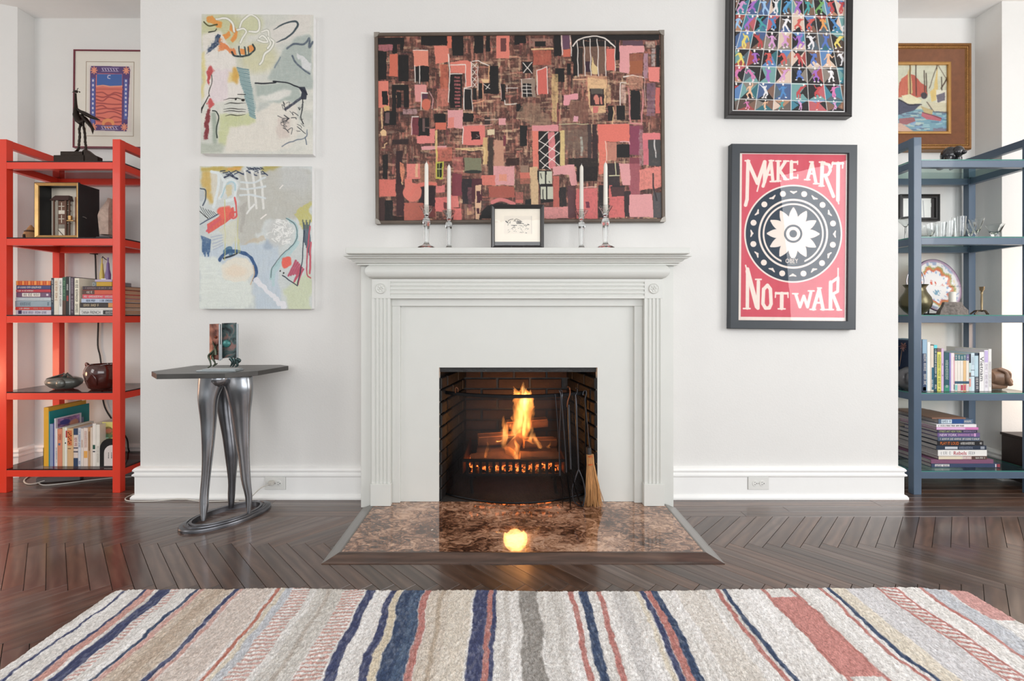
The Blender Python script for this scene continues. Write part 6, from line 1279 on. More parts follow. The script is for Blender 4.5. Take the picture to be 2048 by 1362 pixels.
# clay house and stone sculpture on the same shelf
Yg = 2.72
t = root('clay_house', (wx(61, Yg), Yg, SZ[1]), 'round tan clay house ornament left of the shadow box', 'ornament')
b = MB(); b.lathe((wx(62, Yg), Yg, SZ[1] + .0003), [(.022, 0), (.034, .012), (.037, .032), (.030, .052), (.022, .062), (.016, .080), (.004, .098)], 18); b.build('clay_body', mat('tan_clay', (188, 138, 92), .7, var=.2, scale=40, bump=.001), t, smooth=50)
b = MB(); b.box(wx(59.5, Yg), wx(63.5, Yg), Yg - .040, Yg - .030, SZ[1] + .018, SZ[1] + .038); b.build('doorway', mat('dark_opening', (42, 26, 20), .8), t)
b = MB(); b.lathe((wx(62, Yg), Yg, SZ[1] + .055), [(.030, 0), (.031, .004), (.022, .012)], 12); b.build('eave', mat('dark_clay', (96, 62, 40), .7), t)
t = root('stone_sculpture', (wx(212, 2.68), 2.68, SZ[1]), 'rough pinkish stone sculpture on black base behind the red post', 'sculpture')
b = MB(); b.box(wx(199, 2.68), wx(226, 2.68), 2.655, 2.72, SZ[1] + .0003, SZ[1] + .020); b.build('black_base', bx, t, bevel=.002)
sto = mat('pinkish_stone', (188, 164, 150), .85, var=.25, scale=40, bump=.003, bscale=60); x_ = lambda p: wx(p, 2.69)
b = MB(); pr_ = [(204, 222, 470), (202, 222, 448), (200.5, 222, 432), (204, 222, 422), (212, 223, 412), (219, 224, 403), (222, 225, 398)]
b.loft([[(x_(a), 2.672, wz(y, 2.69)), ((x_(a) + x_(c)) / 2, 2.662, wz(y, 2.69)), (x_(c), 2.672, wz(y, 2.69)), (x_(c), 2.705, wz(y, 2.69)), (x_(a), 2.705, wz(y, 2.69))] for a, c, y in pr_]); b.build('carved_stone', sto, t, smooth=40)
# lower pots
Yq = 2.69
t = root('ceramic_bowl', (wx(127, Yq), Yq, SZ[3]), 'low grey-green ceramic vessel with leaf-shaped rim, fourth red shelf', 'bowl')
cg = mat('grey_green_glaze', (102, 104, 98), .3, .2, var=.2, scale=16, coat=.4); px0 = wx(128.5, Yq)
b = MB(); b.lathe((px0, Yq, SZ[3] + .0003), [(.045, 0), (.070, .010), (.093, .030), (.097, .044), (.088, .060), (.060, .070), (.034, .074), (.026, .068)], 28, sy=.72); b.build('body', cg, t, smooth=60)
b = MB(); b.tube([(px0 - .085, Yq - .02, SZ[3] + .062), (px0 - .03, Yq - .03, SZ[3] + .073), (px0 + .012, Yq - .01, SZ[3] + .090), (px0 - .005, Yq, SZ[3] + .094)], [.004, .018, .012, .003], 8, flat=.3); b.build('leaf_flap', cg, t, smooth=60)
b = MB(); b.tube([(px0 + .025, Yq - .03, SZ[3] + .070), (px0 + .045, Yq - .035, SZ[3] + .085), (px0 + .05, Yq - .03, SZ[3] + .100)], [.010, .017, .002], 8, flat=.4); b.tube([(px0 + .085, Yq - .03, SZ[3] + .066), (px0 + .06, Yq - .03, SZ[3] + .080), (px0 + .045, Yq - .03, SZ[3] + .097)], [.004, .014, .002], 8, flat=.4); b.build('leaf_tip', cg, t, smooth=60)
b = MB(); b.ball((px0 + .035, Yq - .058, SZ[3] + .040), (.026, .018, .024), 14, 10); b.build('moulded_drop', cg, t, smooth=60)
t = root('glazed_jar', (wx(205, Yq), Yq, SZ[3]), 'glossy oxblood-brown glazed jar with uneven rim, fourth red shelf', 'jar')
bg = mat('oxblood_glaze', (70, 28, 22), .12, var=.5, scale=9, coat=.8); jx = wx(207, Yq)
b = MB(); b.lathe((jx, Yq, SZ[3] + .0003), [(.055, 0), (.068, .010), (.082, .050), (.090, .090), (.088, .115), (.078, .138), (.070, .146), (.064, .140), (.066, .120), (.060, .02)], 30); b.build('body', bg, t, smooth=60)
b = MB(); b.tube(catmull([(jx - .085, Yq - .01, SZ[3] + .12), (jx - .082, Yq - .02, SZ[3] + .15), (jx - .05, Yq - .045, SZ[3] + .147), (jx - .02, Yq - .06, SZ[3] + .135), (jx + .02, Yq - .062, SZ[3] + .140), (jx + .06, Yq - .04, SZ[3] + .150)], 4), .008, 8); b.build('folded_rim', bg, t, smooth=60)
b = MB(); b.tube(catmull([(jx - .04, Yq - .066, SZ[3] + .125), (jx + .0, Yq - .086, SZ[3] + .11), (jx + .03, Yq - .084, SZ[3] + .07), (jx + .025, Yq - .074, SZ[3] + .03)], 4), [.004] * 13, 6); b.build('applied_stem', bg, t, smooth=60)
# bottom red shelf books
G4 = 'books standing on the bottom red shelf'; Yk = 2.62; zb = SZ[4]
up = [(87.3, 97.2, 815, .235, (224, 170, 50), 'tall yellow book, leftmost on the bottom red shelf', {}),
      (97.4, 99.2, 823, .25, (34, 140, 140), 'tall thin teal book against the yellow one', {}),
      (99.4, 106.2, 848, .19, (138, 152, 184), 'blue-grey upright book beside the teal one', {}),
      (106.4, 108.2, 846, .16, (48, 56, 130), 'thin dark blue upright book', {}),
      (108.5, 111.2, 837, .16, (216, 210, 220), 'thin picture book with colourful purple cover', {}),
      (111.4, 114.6, 857, .15, (232, 230, 226), 'white upright paperback beside the picture book', dict(marks=[(.5, .9, (150, 150, 160), 1)])),
      (114.8, 124.4, 858, .15, (214, 140, 110), 'salmon upright book with blue dot on spine', dict(bands=[(.38, .44, (90, 110, 140), .2, .6)], marks=[(.1, .3, (170, 90, 70), 2)])),
      (124.8, 128.6, 855, .17, (222, 212, 184), 'thin cream upright book', {}),
      (128.9, 134, 855, .17, (232, 232, 222), 'off-white upright book with red tab', dict(bands=[(.08, .26, (176, 50, 50), .5, 1), (.38, .42, (40, 60, 60), .2, .6)])),
      (134.4, 146.8, 857, .15, (214, 178, 132), 'wide orange-patterned upright book', dict(bands=[(.05, .45, (206, 118, 72), .05, .75)] + [(.1 + k * .04, .12 + k * .04, (236, 200, 150), .1 + (k % 3) * .2, .3 + (k % 3) * .2) for k in range(8)] + [(.52, .54, (110, 80, 60), .1, .6)])),
      (147.2, 155.8, 857, .15, (218, 204, 196), 'upright book with navy blocks at both ends', dict(bands=[(0, .17, (44, 66, 96), 0, 1), (.5, .53, (60, 60, 80), 0, 1), (.6, .63, (60, 60, 80), 0, 1), (.78, 1, (44, 66, 96), 0, 1)], marks=[(.24, .46, (180, 90, 90), 3)])),
      (156.2, 161.6, 856, .16, (208, 212, 220), 'pale lilac upright book with blue print', dict(marks=[(.06, .5, (120, 130, 170), 4), (.86, .95, (110, 120, 180), 5)])),
      (161.9, 166.6, 857, .15, (226, 216, 208), 'pale upright book beside the lilac one', dict(marks=[(.3, .5, (200, 150, 120), 6)])),
      (167, 175.6, 856, .15, (232, 216, 206), 'cream upright book with orange flower on spine', dict(bands=[(.6, .78, (230, 170, 90), .1, .9)], marks=[(.08, .5, (200, 150, 140), 7)])),
      (175.9, 180.4, 855, .17, (196, 156, 116), 'tan upright book with worn spine', dict(bands=[(.1, .6, (120, 90, 66), .4, .8)])),
      (180.7, 184.5, 855, .17, (222, 206, 190), 'thin beige upright book', {}),
      (185, 191.6, 847, .17, (236, 230, 222), 'taller white upright book with green mark', dict(bands=[(.5, .6, (30, 80, 66), .1, .8), (.64, .67, (70, 70, 80), .1, .8)])),
      (192, 199.4, 849, .17, (230, 226, 216), 'white upright book next to the cat card', dict(marks=[(.5, .9, (200, 190, 180), 8)]))]
bk = {}
for a, c, ty, dp, col, lab, kw in up: bk[a] = book(wx(a, Yk), wx(c, Yk), Yk, Yk + dp, zb + .0002, wz(ty, Yk), col, lab, G4, False, **kw)
pb_ = bk[108.5]; cvp = Cv(0, 0, 60, 50, 2, (150, 110, 160), 3); cvp.A += (fbm(cvp.X / 8, cvp.Y / 6, 2)[..., None] - .5) * np.array([150, 110, 160])
cvp.ell(20, 12, 14, 7, (62, 60, 140)); cvp.ell(45, 20, 12, 9, (206, 140, 110)); cvp.ell(22, 32, 12, 8, (214, 190, 130)); cvp.ell(10, 34, 8, 6, (130, 40, 60)); cvp.rect(0, 43, 60, 50, (160, 70, 70)); 
xr = wx(111.2, Yk) + .0003; n_ = cvp.nx * cvp.ny; co = np.empty((n_, 3)); o_ = parent_loc(pb_)
co[:, 0] = xr - o_.x; co[:, 1] = Yk + .012 + cvp.X.ravel() / 60 * .135 - o_.y; zt_ = wz(837, Yk) - .006; co[:, 2] = zt_ - cvp.Y.ravel() / 50 * .11 - o_.z
grid_mesh('cover_picture', co, cvp.A.reshape(-1, 3), cvp.nx, cvp.ny, printm, pb_)
bkm = mat('black_bookend', (26, 25, 26), .35)
t = root('bookend', (wx(86, Yk), Yk + .06, zb), 'thin black metal bookend left of the yellow book', 'bookend')
b = MB(); b.loft([[(wx(84.5, Yk), Yk + .005 + (.05 - sqz), zb + .0002 + hz) for sqz, hz in ((.05, 0), (.05, .10), (.04, .128), (.0, .135), (-.04, .128), (-.05, .10), (-.05, 0))], [(wx(86.5, Yk), Yk + .005 + (.05 - sqz), zb + .0002 + hz) for sqz, hz in ((.05, 0), (.05, .10), (.04, .128), (.0, .135), (-.04, .128), (-.05, .10), (-.05, 0))]]); b.build('plate', bkm, t)
t = root('cat_card', (wx(214, 2.66), 2.66, zb), 'yellow card with a tabby cat picture behind the black bookend', 'card')
c = Cv(199.6, 844, 240, 931, 2.2, (214, 204, 110), .8); c.z(80, 795, 9.08); c.rect(1060, 520, 1100, 830, (190, 214, 180)); c.ell(1230, 640, 130, 110, (120, 96, 50), 1, .15, 2, .4); c.ell(1230, 700, 110, 40, (70, 120, 90), .8, .3, 2, .5); c.ell(1140, 640, 34, 20, (60, 60, 110), 1, .2); c.ell(1250, 600, 60, 40, (200, 90, 60), .8, .3, 2, .6); c.ell(1200, 730, 60, 14, (150, 190, 170), .9, .3, 2); c.rect(1090, 840, 1500, 1300, (226, 222, 206))
b = MB(); b.box(wx(199.6, 2.66), wx(240, 2.66), 2.6605, 2.668, zb + .0002, wz(844, 2.66)); b.build('backing', cm_, t); c.mesh('picture', 2.660, printm, t)
t = root('bookend', (wx(214, 2.63), 2.63, zb), 'black arched bookend with white panel beside the right red post', 'bookend')
def arch(x0, x1, z0, z1, y0, y1, m, nm):
    b = MB(); r = (x1 - x0) / 2; cx = (x0 + x1) / 2; P_ = [(x0, z0)] + [(cx - r * cos(k * PI / 10), z1 - r + r * sin(k * PI / 10)) for k in range(11)] + [(x1, z0)]
    b.prism(P_, y0, y1, 'y'); return b.build(nm, m, t)
arch(wx(199.5, 2.61), wx(240, 2.61), zb + .0002, wz(877, 2.61), 2.610, 2.613, bkm, 'arched_plate'); arch(wx(208.5, 2.61), wx(240, 2.61), zb + .006, wz(890, 2.61), 2.6085, 2.6099, mat('white_panel', (216, 210, 206), .6), 'white_panel')
b = MB(); b.box(wx(199.5, 2.61), wx(240, 2.61), 2.613, 2.655, zb + .0002, zb + .002); b.build('foot', bkm, t)
b = MB()
for dx in (217, 223): b.ball((wx(dx, 2.608), 2.6082, wz(906, 2.608)), (.0022, .0005, .003), 8, 6); b.box(wx(dx, 2.608) - .0012, wx(dx, 2.608) + .0012, 2.6078, 2.6084, wz(916, 2.608), wz(908, 2.608)); b.ball((wx(dx, 2.608), 2.6082, wz(916, 2.608)), (.0035, .0005, .0018), 8, 6)
b.build('panel_figures', bkm, t)
# ================================================================== BLUE UNIT CONTENTS
# stone bear on top
Ya = 2.68
stm = mat('black_serpentine', (40, 40, 44), .22, var=.5, scale=12, coat=.5)
t = root('stone_animal', (wx(1900, Ya), Ya, SZ[0]), 'polished black stone animal carving on top of the blue shelves', 'sculpture')
cx_ = wx(1900, Ya); zz = SZ[0]
b = MB(); b.ball((cx_, Ya + .01, zz + .076), (.042, .040, .046), 20, 14, fn=lambda d: 1 + .1 * math.sin(3 * d.x + 1) - .08 * max(0, d.z)); b.build('body', stm, t, smooth=60)
b = MB(); b.ball((cx_ + .020, Ya - .026, zz + .082), (.030, .028, .034), 16, 10); b.ball((cx_ + .030, Ya - .050, zz + .070), (.014, .016, .012), 10, 8); b.build('head', stm, t, smooth=60)
for dx, dy in ((-.034, -.018), (.034, -.018), (-.032, .028), (.034, .028)): b = MB(); b.tube([(cx_ + dx * .8, Ya + dy, zz + .05), (cx_ + dx, Ya + dy, zz + .02), (cx_ + dx * 1.15, Ya + dy - .008, zz + .0005)], [.020, .017, .019], 10); b.build('leg', stm, t, smooth=60)
# glasses, second shelf
cry = crystal('crystal')
def glassware(name, px, Y, prof, label, n=20, cat='glass'):
    t = root(name, (wx(px, Y), Y, SZ[1]), label, cat, 'clear glassware on the second blue shelf')
    b = MB(); b.lathe((wx(px, Y), Y, SZ[1] + .0003), prof, n, caps=True); b.build('bowl', cry, t, smooth=50); return t
tumb = lambda h, r, k=1.25: [(r * .8, 0), (r, .004), (r * (1 + (k - 1) * .4), h * .4), (r * k, h), (r * k - .0018, h), (r * (1 + (k - 1) * .4) - .002, h * .4), (r - .003, .014), (r * .3, .012)]
glassware('bowl_glass', 1852, 2.66, [(.02, 0), (.022, .004), (.012, .010), (.032, .026), (.043, .056), (.041, .092), (.0395, .092), (.0412, .056), (.028, .024), (.004, .016)], 'round-bellied clear glass peeking past the blue post')
for px, Y, h, lb in ((1866, 2.72, .090, 'squat clear tumbler second from the blue post'), (1881, 2.66, .100, 'clear tumbler in the middle of the row'), (1897, 2.66, .108, 'clear tumbler just left of the tallest tumbler'), (1918, 2.64, .130, 'tallest clear tumbler with flared sides')):
    glassware('tumbler', px, Y, tumb(h, .023 if h < .12 else .026), lb, 12)
stem = lambda h, r: [(.020, 0), (.019, .003), (.005, .006), (.004, .028), (.010, .036), (r * .55, h * .55), (r, h), (r - .0015, h), (r * .5, h * .56), (.006, .042), (.001, .040)]
glassware('stemmed_glass', 1941, 2.70, stem(.108, .027), 'short stemmed glass behind the larger stemmed glass', 12); glassware('stemmed_glass', 1953, 2.64, stem(.118, .035), 'short stemmed glass with wide flaring bowl', 12)
glassware('flared_glass', 1990, 2.64, [(.019, 0), (.020, .004), (.016, .024), (.022, .036), (.042, .084), (.0405, .084), (.020, .038), (.004, .030)], 'small wide-lipped glass alone at the right end', 12)
glassware('cocktail_glass', 1811, 2.72, [(.036, 0), (.035, .003), (.006, .006), (.004, .085), (.010, .092), (.048, .142), (.0465, .142), (.006, .094)], 'tall cocktail glass left of the blue post')
# third shelf
brs = mat('aged_brass', (110, 104, 80), .32, .8, var=.25, scale=14); Yj = 2.69; z3 = SZ[2]
t = root('brass_jug', (wx(1831, Yj), Yj, z3), 'aged brass jug with tall hoop handle behind the blue post', 'jug')
b = MB(); b.lathe((wx(1831, Yj), Yj, z3 + .0003), [(.032, 0), (.036, .006), (.052, .020), (.072, .050), (.077, .075), (.070, .105), (.052, .135), (.046, .155), (.052, .172), (.060, .178), (.058, .176), (.044, .156), (.046, .13)], 28); b.build('body', brs, t, smooth=60)
b = MB(); xj = wx(1831, Yj); b.tube(catmull([(xj - .05, Yj, z3 + .172), (xj - .052, Yj, z3 + .21), (xj - .036, Yj, z3 + .255), (xj, Yj, z3 + .272), (xj + .036, Yj, z3 + .255), (xj + .052, Yj, z3 + .21), (xj + .05, Yj, z3 + .172)], 5), .0035, 8); b.build('hoop_handle', mat('white_metal', (200, 196, 200), .3, .6), t, smooth=60)
# plate
t = root('painted_plate', (wx(1868, 2.80), 2.80, z3), 'large hand-painted ceramic plate with scalloped orange band on a stand', 'plate')
R0 = .165; c = Cv(-1, -1, 1, 1, 80, (226, 226, 226), 0); Rr = np.hypot(c.X, c.Y); Th = np.arctan2(c.Y, c.X)
def pz(mask, col): 
    m = np.clip(mask, 0, 1)[..., None]; c.A[:] = c.A * (1 - m) + np.array(col, float) * m
pz((Rr - .90) * 40, (170, 146, 172)); pz((Rr - .975) * 60, (88, 66, 100)); pz(((Rr > .80) & (Rr < .90) & (fbm(c.X * 9 + 20, c.Y * 9 + 20, 3) > .55)) * .7, (120, 146, 190))
sc = .66 + .05 * np.sin(Th * 9); pz((np.abs(Rr - sc) < .045) * 1.0, (198, 116, 58)); pz((np.abs(Rr - sc - .065) < .028) * 1.0, (160, 168, 110)); pz((np.abs(Rr - sc + .055) < .012) * 1., (206, 90, 70)); pz((np.abs(Rr - .78) < .012) * .8, (226, 206, 150))
pz(((Rr < .5) & (np.hypot(c.X + .05, c.Y + .12) < .13) & (fbm(c.X * 6 + 9, c.Y * 6 + 9, 1) > .45)) * 1.0, (206, 84, 52)); pz(((np.hypot(c.X - .05, c.Y - .18) < .17) & (fbm(c.X * 12 + 9, c.Y * 12 + 9, 5) > .52)) * .8, (84, 140, 170)); pz(((np.hypot(c.X - .3, c.Y + .02) < .09) & (fbm(c.X * 10 + 9, c.Y * 10 + 9, 8) > .5)) * .8, (206, 120, 110))
pz(((Rr < .58) & (Rr > .5) & (np.sin(Th * 18) > .6)) * .7, (110, 150, 200))
pm_ = paint_mat('plate_glaze', .12); nr, na = 26, 96; co = np.zeros((nr * na, 3)); cl = np.zeros((nr * na, 3))
off = parent_loc(t); cen = Vector((wx(1868, 2.80), 2.80, z3 + .012 + R0)); Mx = Matrix.Rotation(math.radians(-10), 3, 'X') @ Matrix.Rotation(math.radians(8), 3, 'Z')
for i in range(nr):
    r = i / (nr - 1)
    for k in range(na):
        a = 2 * PI * k / (na - 1); d = -.004 + (.0 if r < .55 else -.020 * ((r - .55) / .45) ** .8)
        p = cen + Mx @ Vector((R0 * r * cos(a), d, R0 * r * sin(a))) - off; co[i * na + k] = p
        iy = int((-r * sin(a) + 1) * 80); ix = int((r * cos(a) + 1) * 80); cl[i * na + k] = c.A[min(max(iy, 0), c.ny - 1), min(max(ix, 0), c.nx - 1)]
o = grid_mesh('painted_face', co, cl, na, nr, pm_, t, flip=True); sm = o.modifiers.new('solid', 'SOLIDIFY'); sm.thickness = .005; sm.offset = 1
b = MB(); b.box(wx(1845, 2.76), wx(1900, 2.76), 2.745, 2.83, z3 + .0003, z3 + .010); b.tube([(wx(1855, 2.76), 2.755, z3 + .008), (wx(1855, 2.76), 2.752, z3 + .035)], .004, 6); b.tube([(wx(1885, 2.76), 2.755, z3 + .008), (wx(1885, 2.76), 2.752, z3 + .035)], .004, 6); b.build('plate_stand', bkm, t)
# candle holder rock
Yr = 2.64
t = root('stone_candle_holder', (wx(1905, Yr), Yr, z3), 'rough two-toned granite block holding a white pillar candle', 'candle holder')
gra = mat('rough_granite', (122, 114, 108), .85, var=.4, scale=90, bump=.003, bscale=70); b = MB(); X_ = lambda p: wx(p, Yr)
b.loft([[(X_(a), Yr + y, z3 + .0003 + z) for (a, y) in pts] for z, pts in ((0, [(1878, -.005), (1905, -.03), (1932, -.015), (1934, .02), (1905, .05), (1880, .03)]), (.028, [(1881, -.004), (1905, -.029), (1932, -.014), (1933, .018), (1905, .048), (1884, .028)]), (.050, [(1887, 0), (1906, -.024), (1924, -.012), (1925, .016), (1906, .042), (1889, .024)]), (.074, [(1889, 0), (1906, -.020), (1920, -.010), (1920, .012), (1906, .036), (1891, .020)]))]); b.build('block', gra, t)
t = root('pillar_candle', (wx(1908, Yr), Yr + .01, z3 + .0745), 'short white pillar candle standing on the granite block', 'candle')
wax = mat('white_wax', (238, 234, 224), .5, var=.01); b = MB(); b.lathe((wx(1908, Yr), Yr + .01, z3 + .0746), [(.0165, 0), (.0165, .058), (.013, .060), (.002, .057)], 20); b.build('wax', wax, t, smooth=50); b = MB(); b.tube([(wx(1908, Yr), Yr + .01, z3 + .131), (wx(1908, Yr), Yr + .01, z3 + .138)], .0007, 5); b.build('wick', bkm, t)
# brass candlestick
Yv = 2.64; xs = wx(1963.5, Yv)
t = root('brass_candlestick', (xs, Yv, z3), 'small empty brass candlestick on three scrolled feet', 'candlestick')
b = MB(); b.lathe((xs, Yv, z3 + .02), [(.004, 0), (.007, .006), (.0045, .014), (.0055, .05), (.0045, .1), (.007, .110), (.004, .114), (.011, .126), (.011, .140), (.014, .143), (.010, .143), (.009, .130)], 14); b.build('stem', mat('dull_brass', (150, 134, 104), .35, .8, var=.2), t, smooth=50)
for a in (0.3, 2.4, 4.5, 3.4): b = MB(); b.tube(catmull([(xs, Yv, z3 + .022), (xs + .028 * cos(a), Yv + .022 * sin(a), z3 + .024), (xs + .044 * cos(a), Yv + .034 * sin(a), z3 + .012), (xs + .054 * cos(a), Yv + .040 * sin(a), z3 + .0045)], 4), [.005] * 7 + [.0045] * 6, 6); b.build('foot', mat('dark_brass', (84, 72, 60), .35, .8), t, smooth=50)
# fourth shelf books
z4 = SZ[3]; Yk = 2.60; G5 = 'books standing on the fourth blue shelf'
NVY = (44, 58, 84); TEAL = (30, 82, 92)
up = [(1841, 1844.5, 682, NVY, 'dark navy book hard against the blue post', {}),
      (1845, 1854.3, 679, (150, 182, 204), 'tall pale-topped blue book beside the post', dict(bands=[(.27, 1, (48, 66, 98), 0, .8), (.92, .99, (226, 226, 226), .1, .75)], marks=[(.28, .6, WHT, 1), (.64, .88, WHT, 2)])),
      (1854.6, 1860.8, 684, (238, 236, 230), 'tall plain white book', {}),
      (1861.1, 1867.6, 691, (222, 210, 194), 'cream book with teal lower spine', dict(bands=[(.48, .97, (24, 96, 122), .35, 1)], marks=[(.75, .9, WHT, 3)])),
      (1867.8, 1874.2, 690, (22, 70, 84), 'dark teal book with turquoise top and white lettering', dict(bands=[(0, .07, (90, 210, 220), 0, 1)], marks=[(.1, .7, WHT, 4), (.86, .95, WHT, 5)])),
      (1874.4, 1882.4, 697, (226, 222, 112), 'bright yellow book with green lettering', dict(bands=[(0, .08, (120, 90, 86), 0, 1)], marks=[(.14, .97, (84, 110, 60), 6)])),
      (1882.7, 1887.6, 697, (212, 186, 216), 'slim lilac book beside the yellow one', dict(marks=[(.35, .4, (130, 90, 140), 1), (.6, .64, (130, 90, 140), 2)])),
      (1888.2, 1898.8, 705, (28, 84, 96), 'deep teal hardback with small white title', dict(bands=[(.85, 1, (46, 132, 110), 0, 1)], marks=[(.2, .7, (196, 216, 200), 7), (.82, .9, WHT, 8)])),
      (1899, 1901.7, 706, (150, 140, 206), 'very thin violet book', {}),
      (1902, 1908.8, 706, (234, 220, 224), 'white book with pink edge', dict(bands=[(.1, .8, (226, 170, 180), .75, 1), (.82, .96, (60, 70, 80), .8, 1)]))]
vol = ['first', 'second', 'third', 'fourth', 'last']
for k in range(5):
    a = 1909.5 + k * 5.75; up.append((a, a + 5.5, 708.5, (232, 226, 216) if k != 3 else (226, 190, 140), '%s slim volume of the matching white-capped set' % vol[k], dict(bands=[(0, .17, (58, 110, 118) if k < 4 else (110, 100, 150), 0, 1), (.73, .80, (52, 88, 112), 0, 1), (.83, .98, ((130, 196, 190), (226, 190, 190), (186, 70, 96), (196, 90, 110), (220, 206, 210))[k], .1, .9)], marks=[(.03, .14, WHT, k)])))
up += [(1938.5, 1941.8, 708, (206, 226, 224), 'thin book with black head and brown foot', dict(bands=[(0, .24, (26, 34, 52), 0, 1), (.5, .62, (126, 110, 104), 0, 1), (.66, .88, (220, 160, 150), 0, 1)])),
       (1942.1, 1949.2, 706, (208, 226, 234), 'pale ice-blue book with two dark lines', dict(bands=[(.44, .455, (50, 60, 80), 0, 1), (.6, .615, (50, 60, 80), 0, 1)], marks=[(.06, .4, (160, 176, 190), 9)])),
       (1949.5, 1958.6, 706, (186, 212, 222), 'pale blue book with black lower spine', dict(bands=[(0, .07, (36, 60, 80), 0, 1), (.62, 1, (76, 80, 92), 0, .75), (0, 1, (40, 44, 54), .78, 1)], marks=[(.65, .8, WHT, 3), (.82, .96, WHT, 4)])),
       (1959, 1968.2, 704, (238, 236, 234), 'white book titled Vietnam in dark letters', dict(title='Vietnam', tcol=(50, 54, 66), tr=(.12, .74), hfrac=.78)),
       (1968.5, 1976.6, 700, (232, 228, 234), 'white book with purple picture panel', dict(bands=[(.02, .3, (196, 180, 222), .1, .9)], marks=[(.34, .9, (190, 180, 190), 5)])),
       (1977, 1983.2, 698, (236, 234, 230), 'tall white book, rightmost before the stone head', dict(marks=[(.3, .9, (190, 186, 190), 6)]))]
for a, c, ty, col, lab, kw in up: book(wx(a, Yk), wx(c, Yk), Yk, Yk + (.17 if a < 1976 else .25), z4 + .0002, wz(ty, Yk), col, lab, G5, False, **kw)
# head bookends
Yn = 2.66
hst = mat('brown_stone', (134, 104, 84), .5, var=.3, scale=14, coat=.2); xh = wx(1985, Yn)
t = root('carved_dog', (wx(1998, Yn), Yn, z4), 'brown carved stone dog head lying beside the tall white book', 'sculpture')
b = MB(); b.tube([(xh - .02, Yn, z4 + .075), (xh + .02, Yn, z4 + .075), (xh + .05, Yn - .01, z4 + .060), (xh + .082, Yn - .01, z4 + .042), (xh + .094, Yn - .01, z4 + .034)], [.035, .052, .040, .023, .010], 16); b.build('skull', hst, t, smooth=60)
b = MB(); b.tube(catmull([(xh, Yn - .03, z4 + .125), (xh + .025, Yn - .05, z4 + .105), (xh + .03, Yn - .052, z4 + .065), (xh + .055, Yn - .045, z4 + .035)], 4), [.008] * 6 + [.012] * 7, 8); b.tube(catmull([(xh + .02, Yn - .02, z4 + .125), (xh + .05, Yn - .04, z4 + .105), (xh + .055, Yn - .04, z4 + .075)], 4), .009, 8); b.build('brow_folds', hst, t, smooth=60)
b = MB(); b.tube([(xh - .02, Yn, z4 + .022), (xh + .04, Yn - .005, z4 + .024), (xh + .07, Yn - .005, z4 + .020)], [.0215, .021, .012], 12); b.build('jaw', hst, t, smooth=60)
Yo = 2.66
t = root('grey_bookend', (wx(1808, Yo), Yo, z4), 'rounded grey stone bookend left of the blue post', 'bookend')
b = MB(); xo = wx(1812, Yo); b.ball((xo, Yo, z4 + .066), (.05, .04, .0655), 20, 14, fn=lambda d: 1 + .06 * math.sin(5 * d.x)); b.build('body', mat('grey_stone', (96, 96, 98), .35, var=.3, coat=.3), t, smooth=60)
b = MB(); b.tube([(xo + .05 * cos(a) * (1 - a / 9) * .8, Yo - .038 - .002 * a, z4 + .07 + .05 * sin(a) * (1 - a / 9)) for a in [k * .35 for k in range(20)]], [.006 - k * .0002 for k in range(20)], 6); b.build('spiral_ridge', mat('grey_stone_light', (140, 140, 142), .35), t, smooth=60)
t = root('navy_box', (wx(1812, 2.78), 2.78, z4), 'navy blue slipcased volume standing left of the blue post', 'book', G5)
b = MB(); b.box(wx(1780, 2.75), wx(1828, 2.75), 2.75, 2.80, z4 + .0002, wz(681, 2.75)); b.build('case', bmatl((62, 78, 104)), t, bevel=.001); b = MB(); b.rings4(wx(1785, 2.75), wx(1820, 2.75), wz(745, 2.75), wz(715, 2.75), [(0, 2.7502), (0, 2.7492), (.003, 2.7492), (.003, 2.7502)]); b.build('cover_line', bmatl((96, 110, 134)), t)
t = root('pinecone_flower', (wx(1806, 2.71), 2.71, wz(740, 2.7)), 'dried brown pinecone flower above the grey bookend', 'dried flower')
b = MB(); xf_, zf_ = wx(1806, 2.70), wz(693, 2.70); b.tube([(xo, 2.705, z4 + .13), (xf_, 2.705, zf_ - .01)], .002, 6); b.build('stem', hst, t); b = MB()
for k in range(18):
    a = k * 2.4; r_ = .006 + .0012 * k; b.tube([(xf_, 2.70, zf_), (xf_ + r_ * cos(a), 2.694, zf_ + r_ * sin(a)), (xf_ + r_ * 1.25 * cos(a), 2.690, zf_ + r_ * 1.25 * sin(a))], [.002, .005, .001], 6, flat=.4)
b.build('petals', mat('dried_petal', (150, 112, 106), .7, var=.3), t, smooth=50)
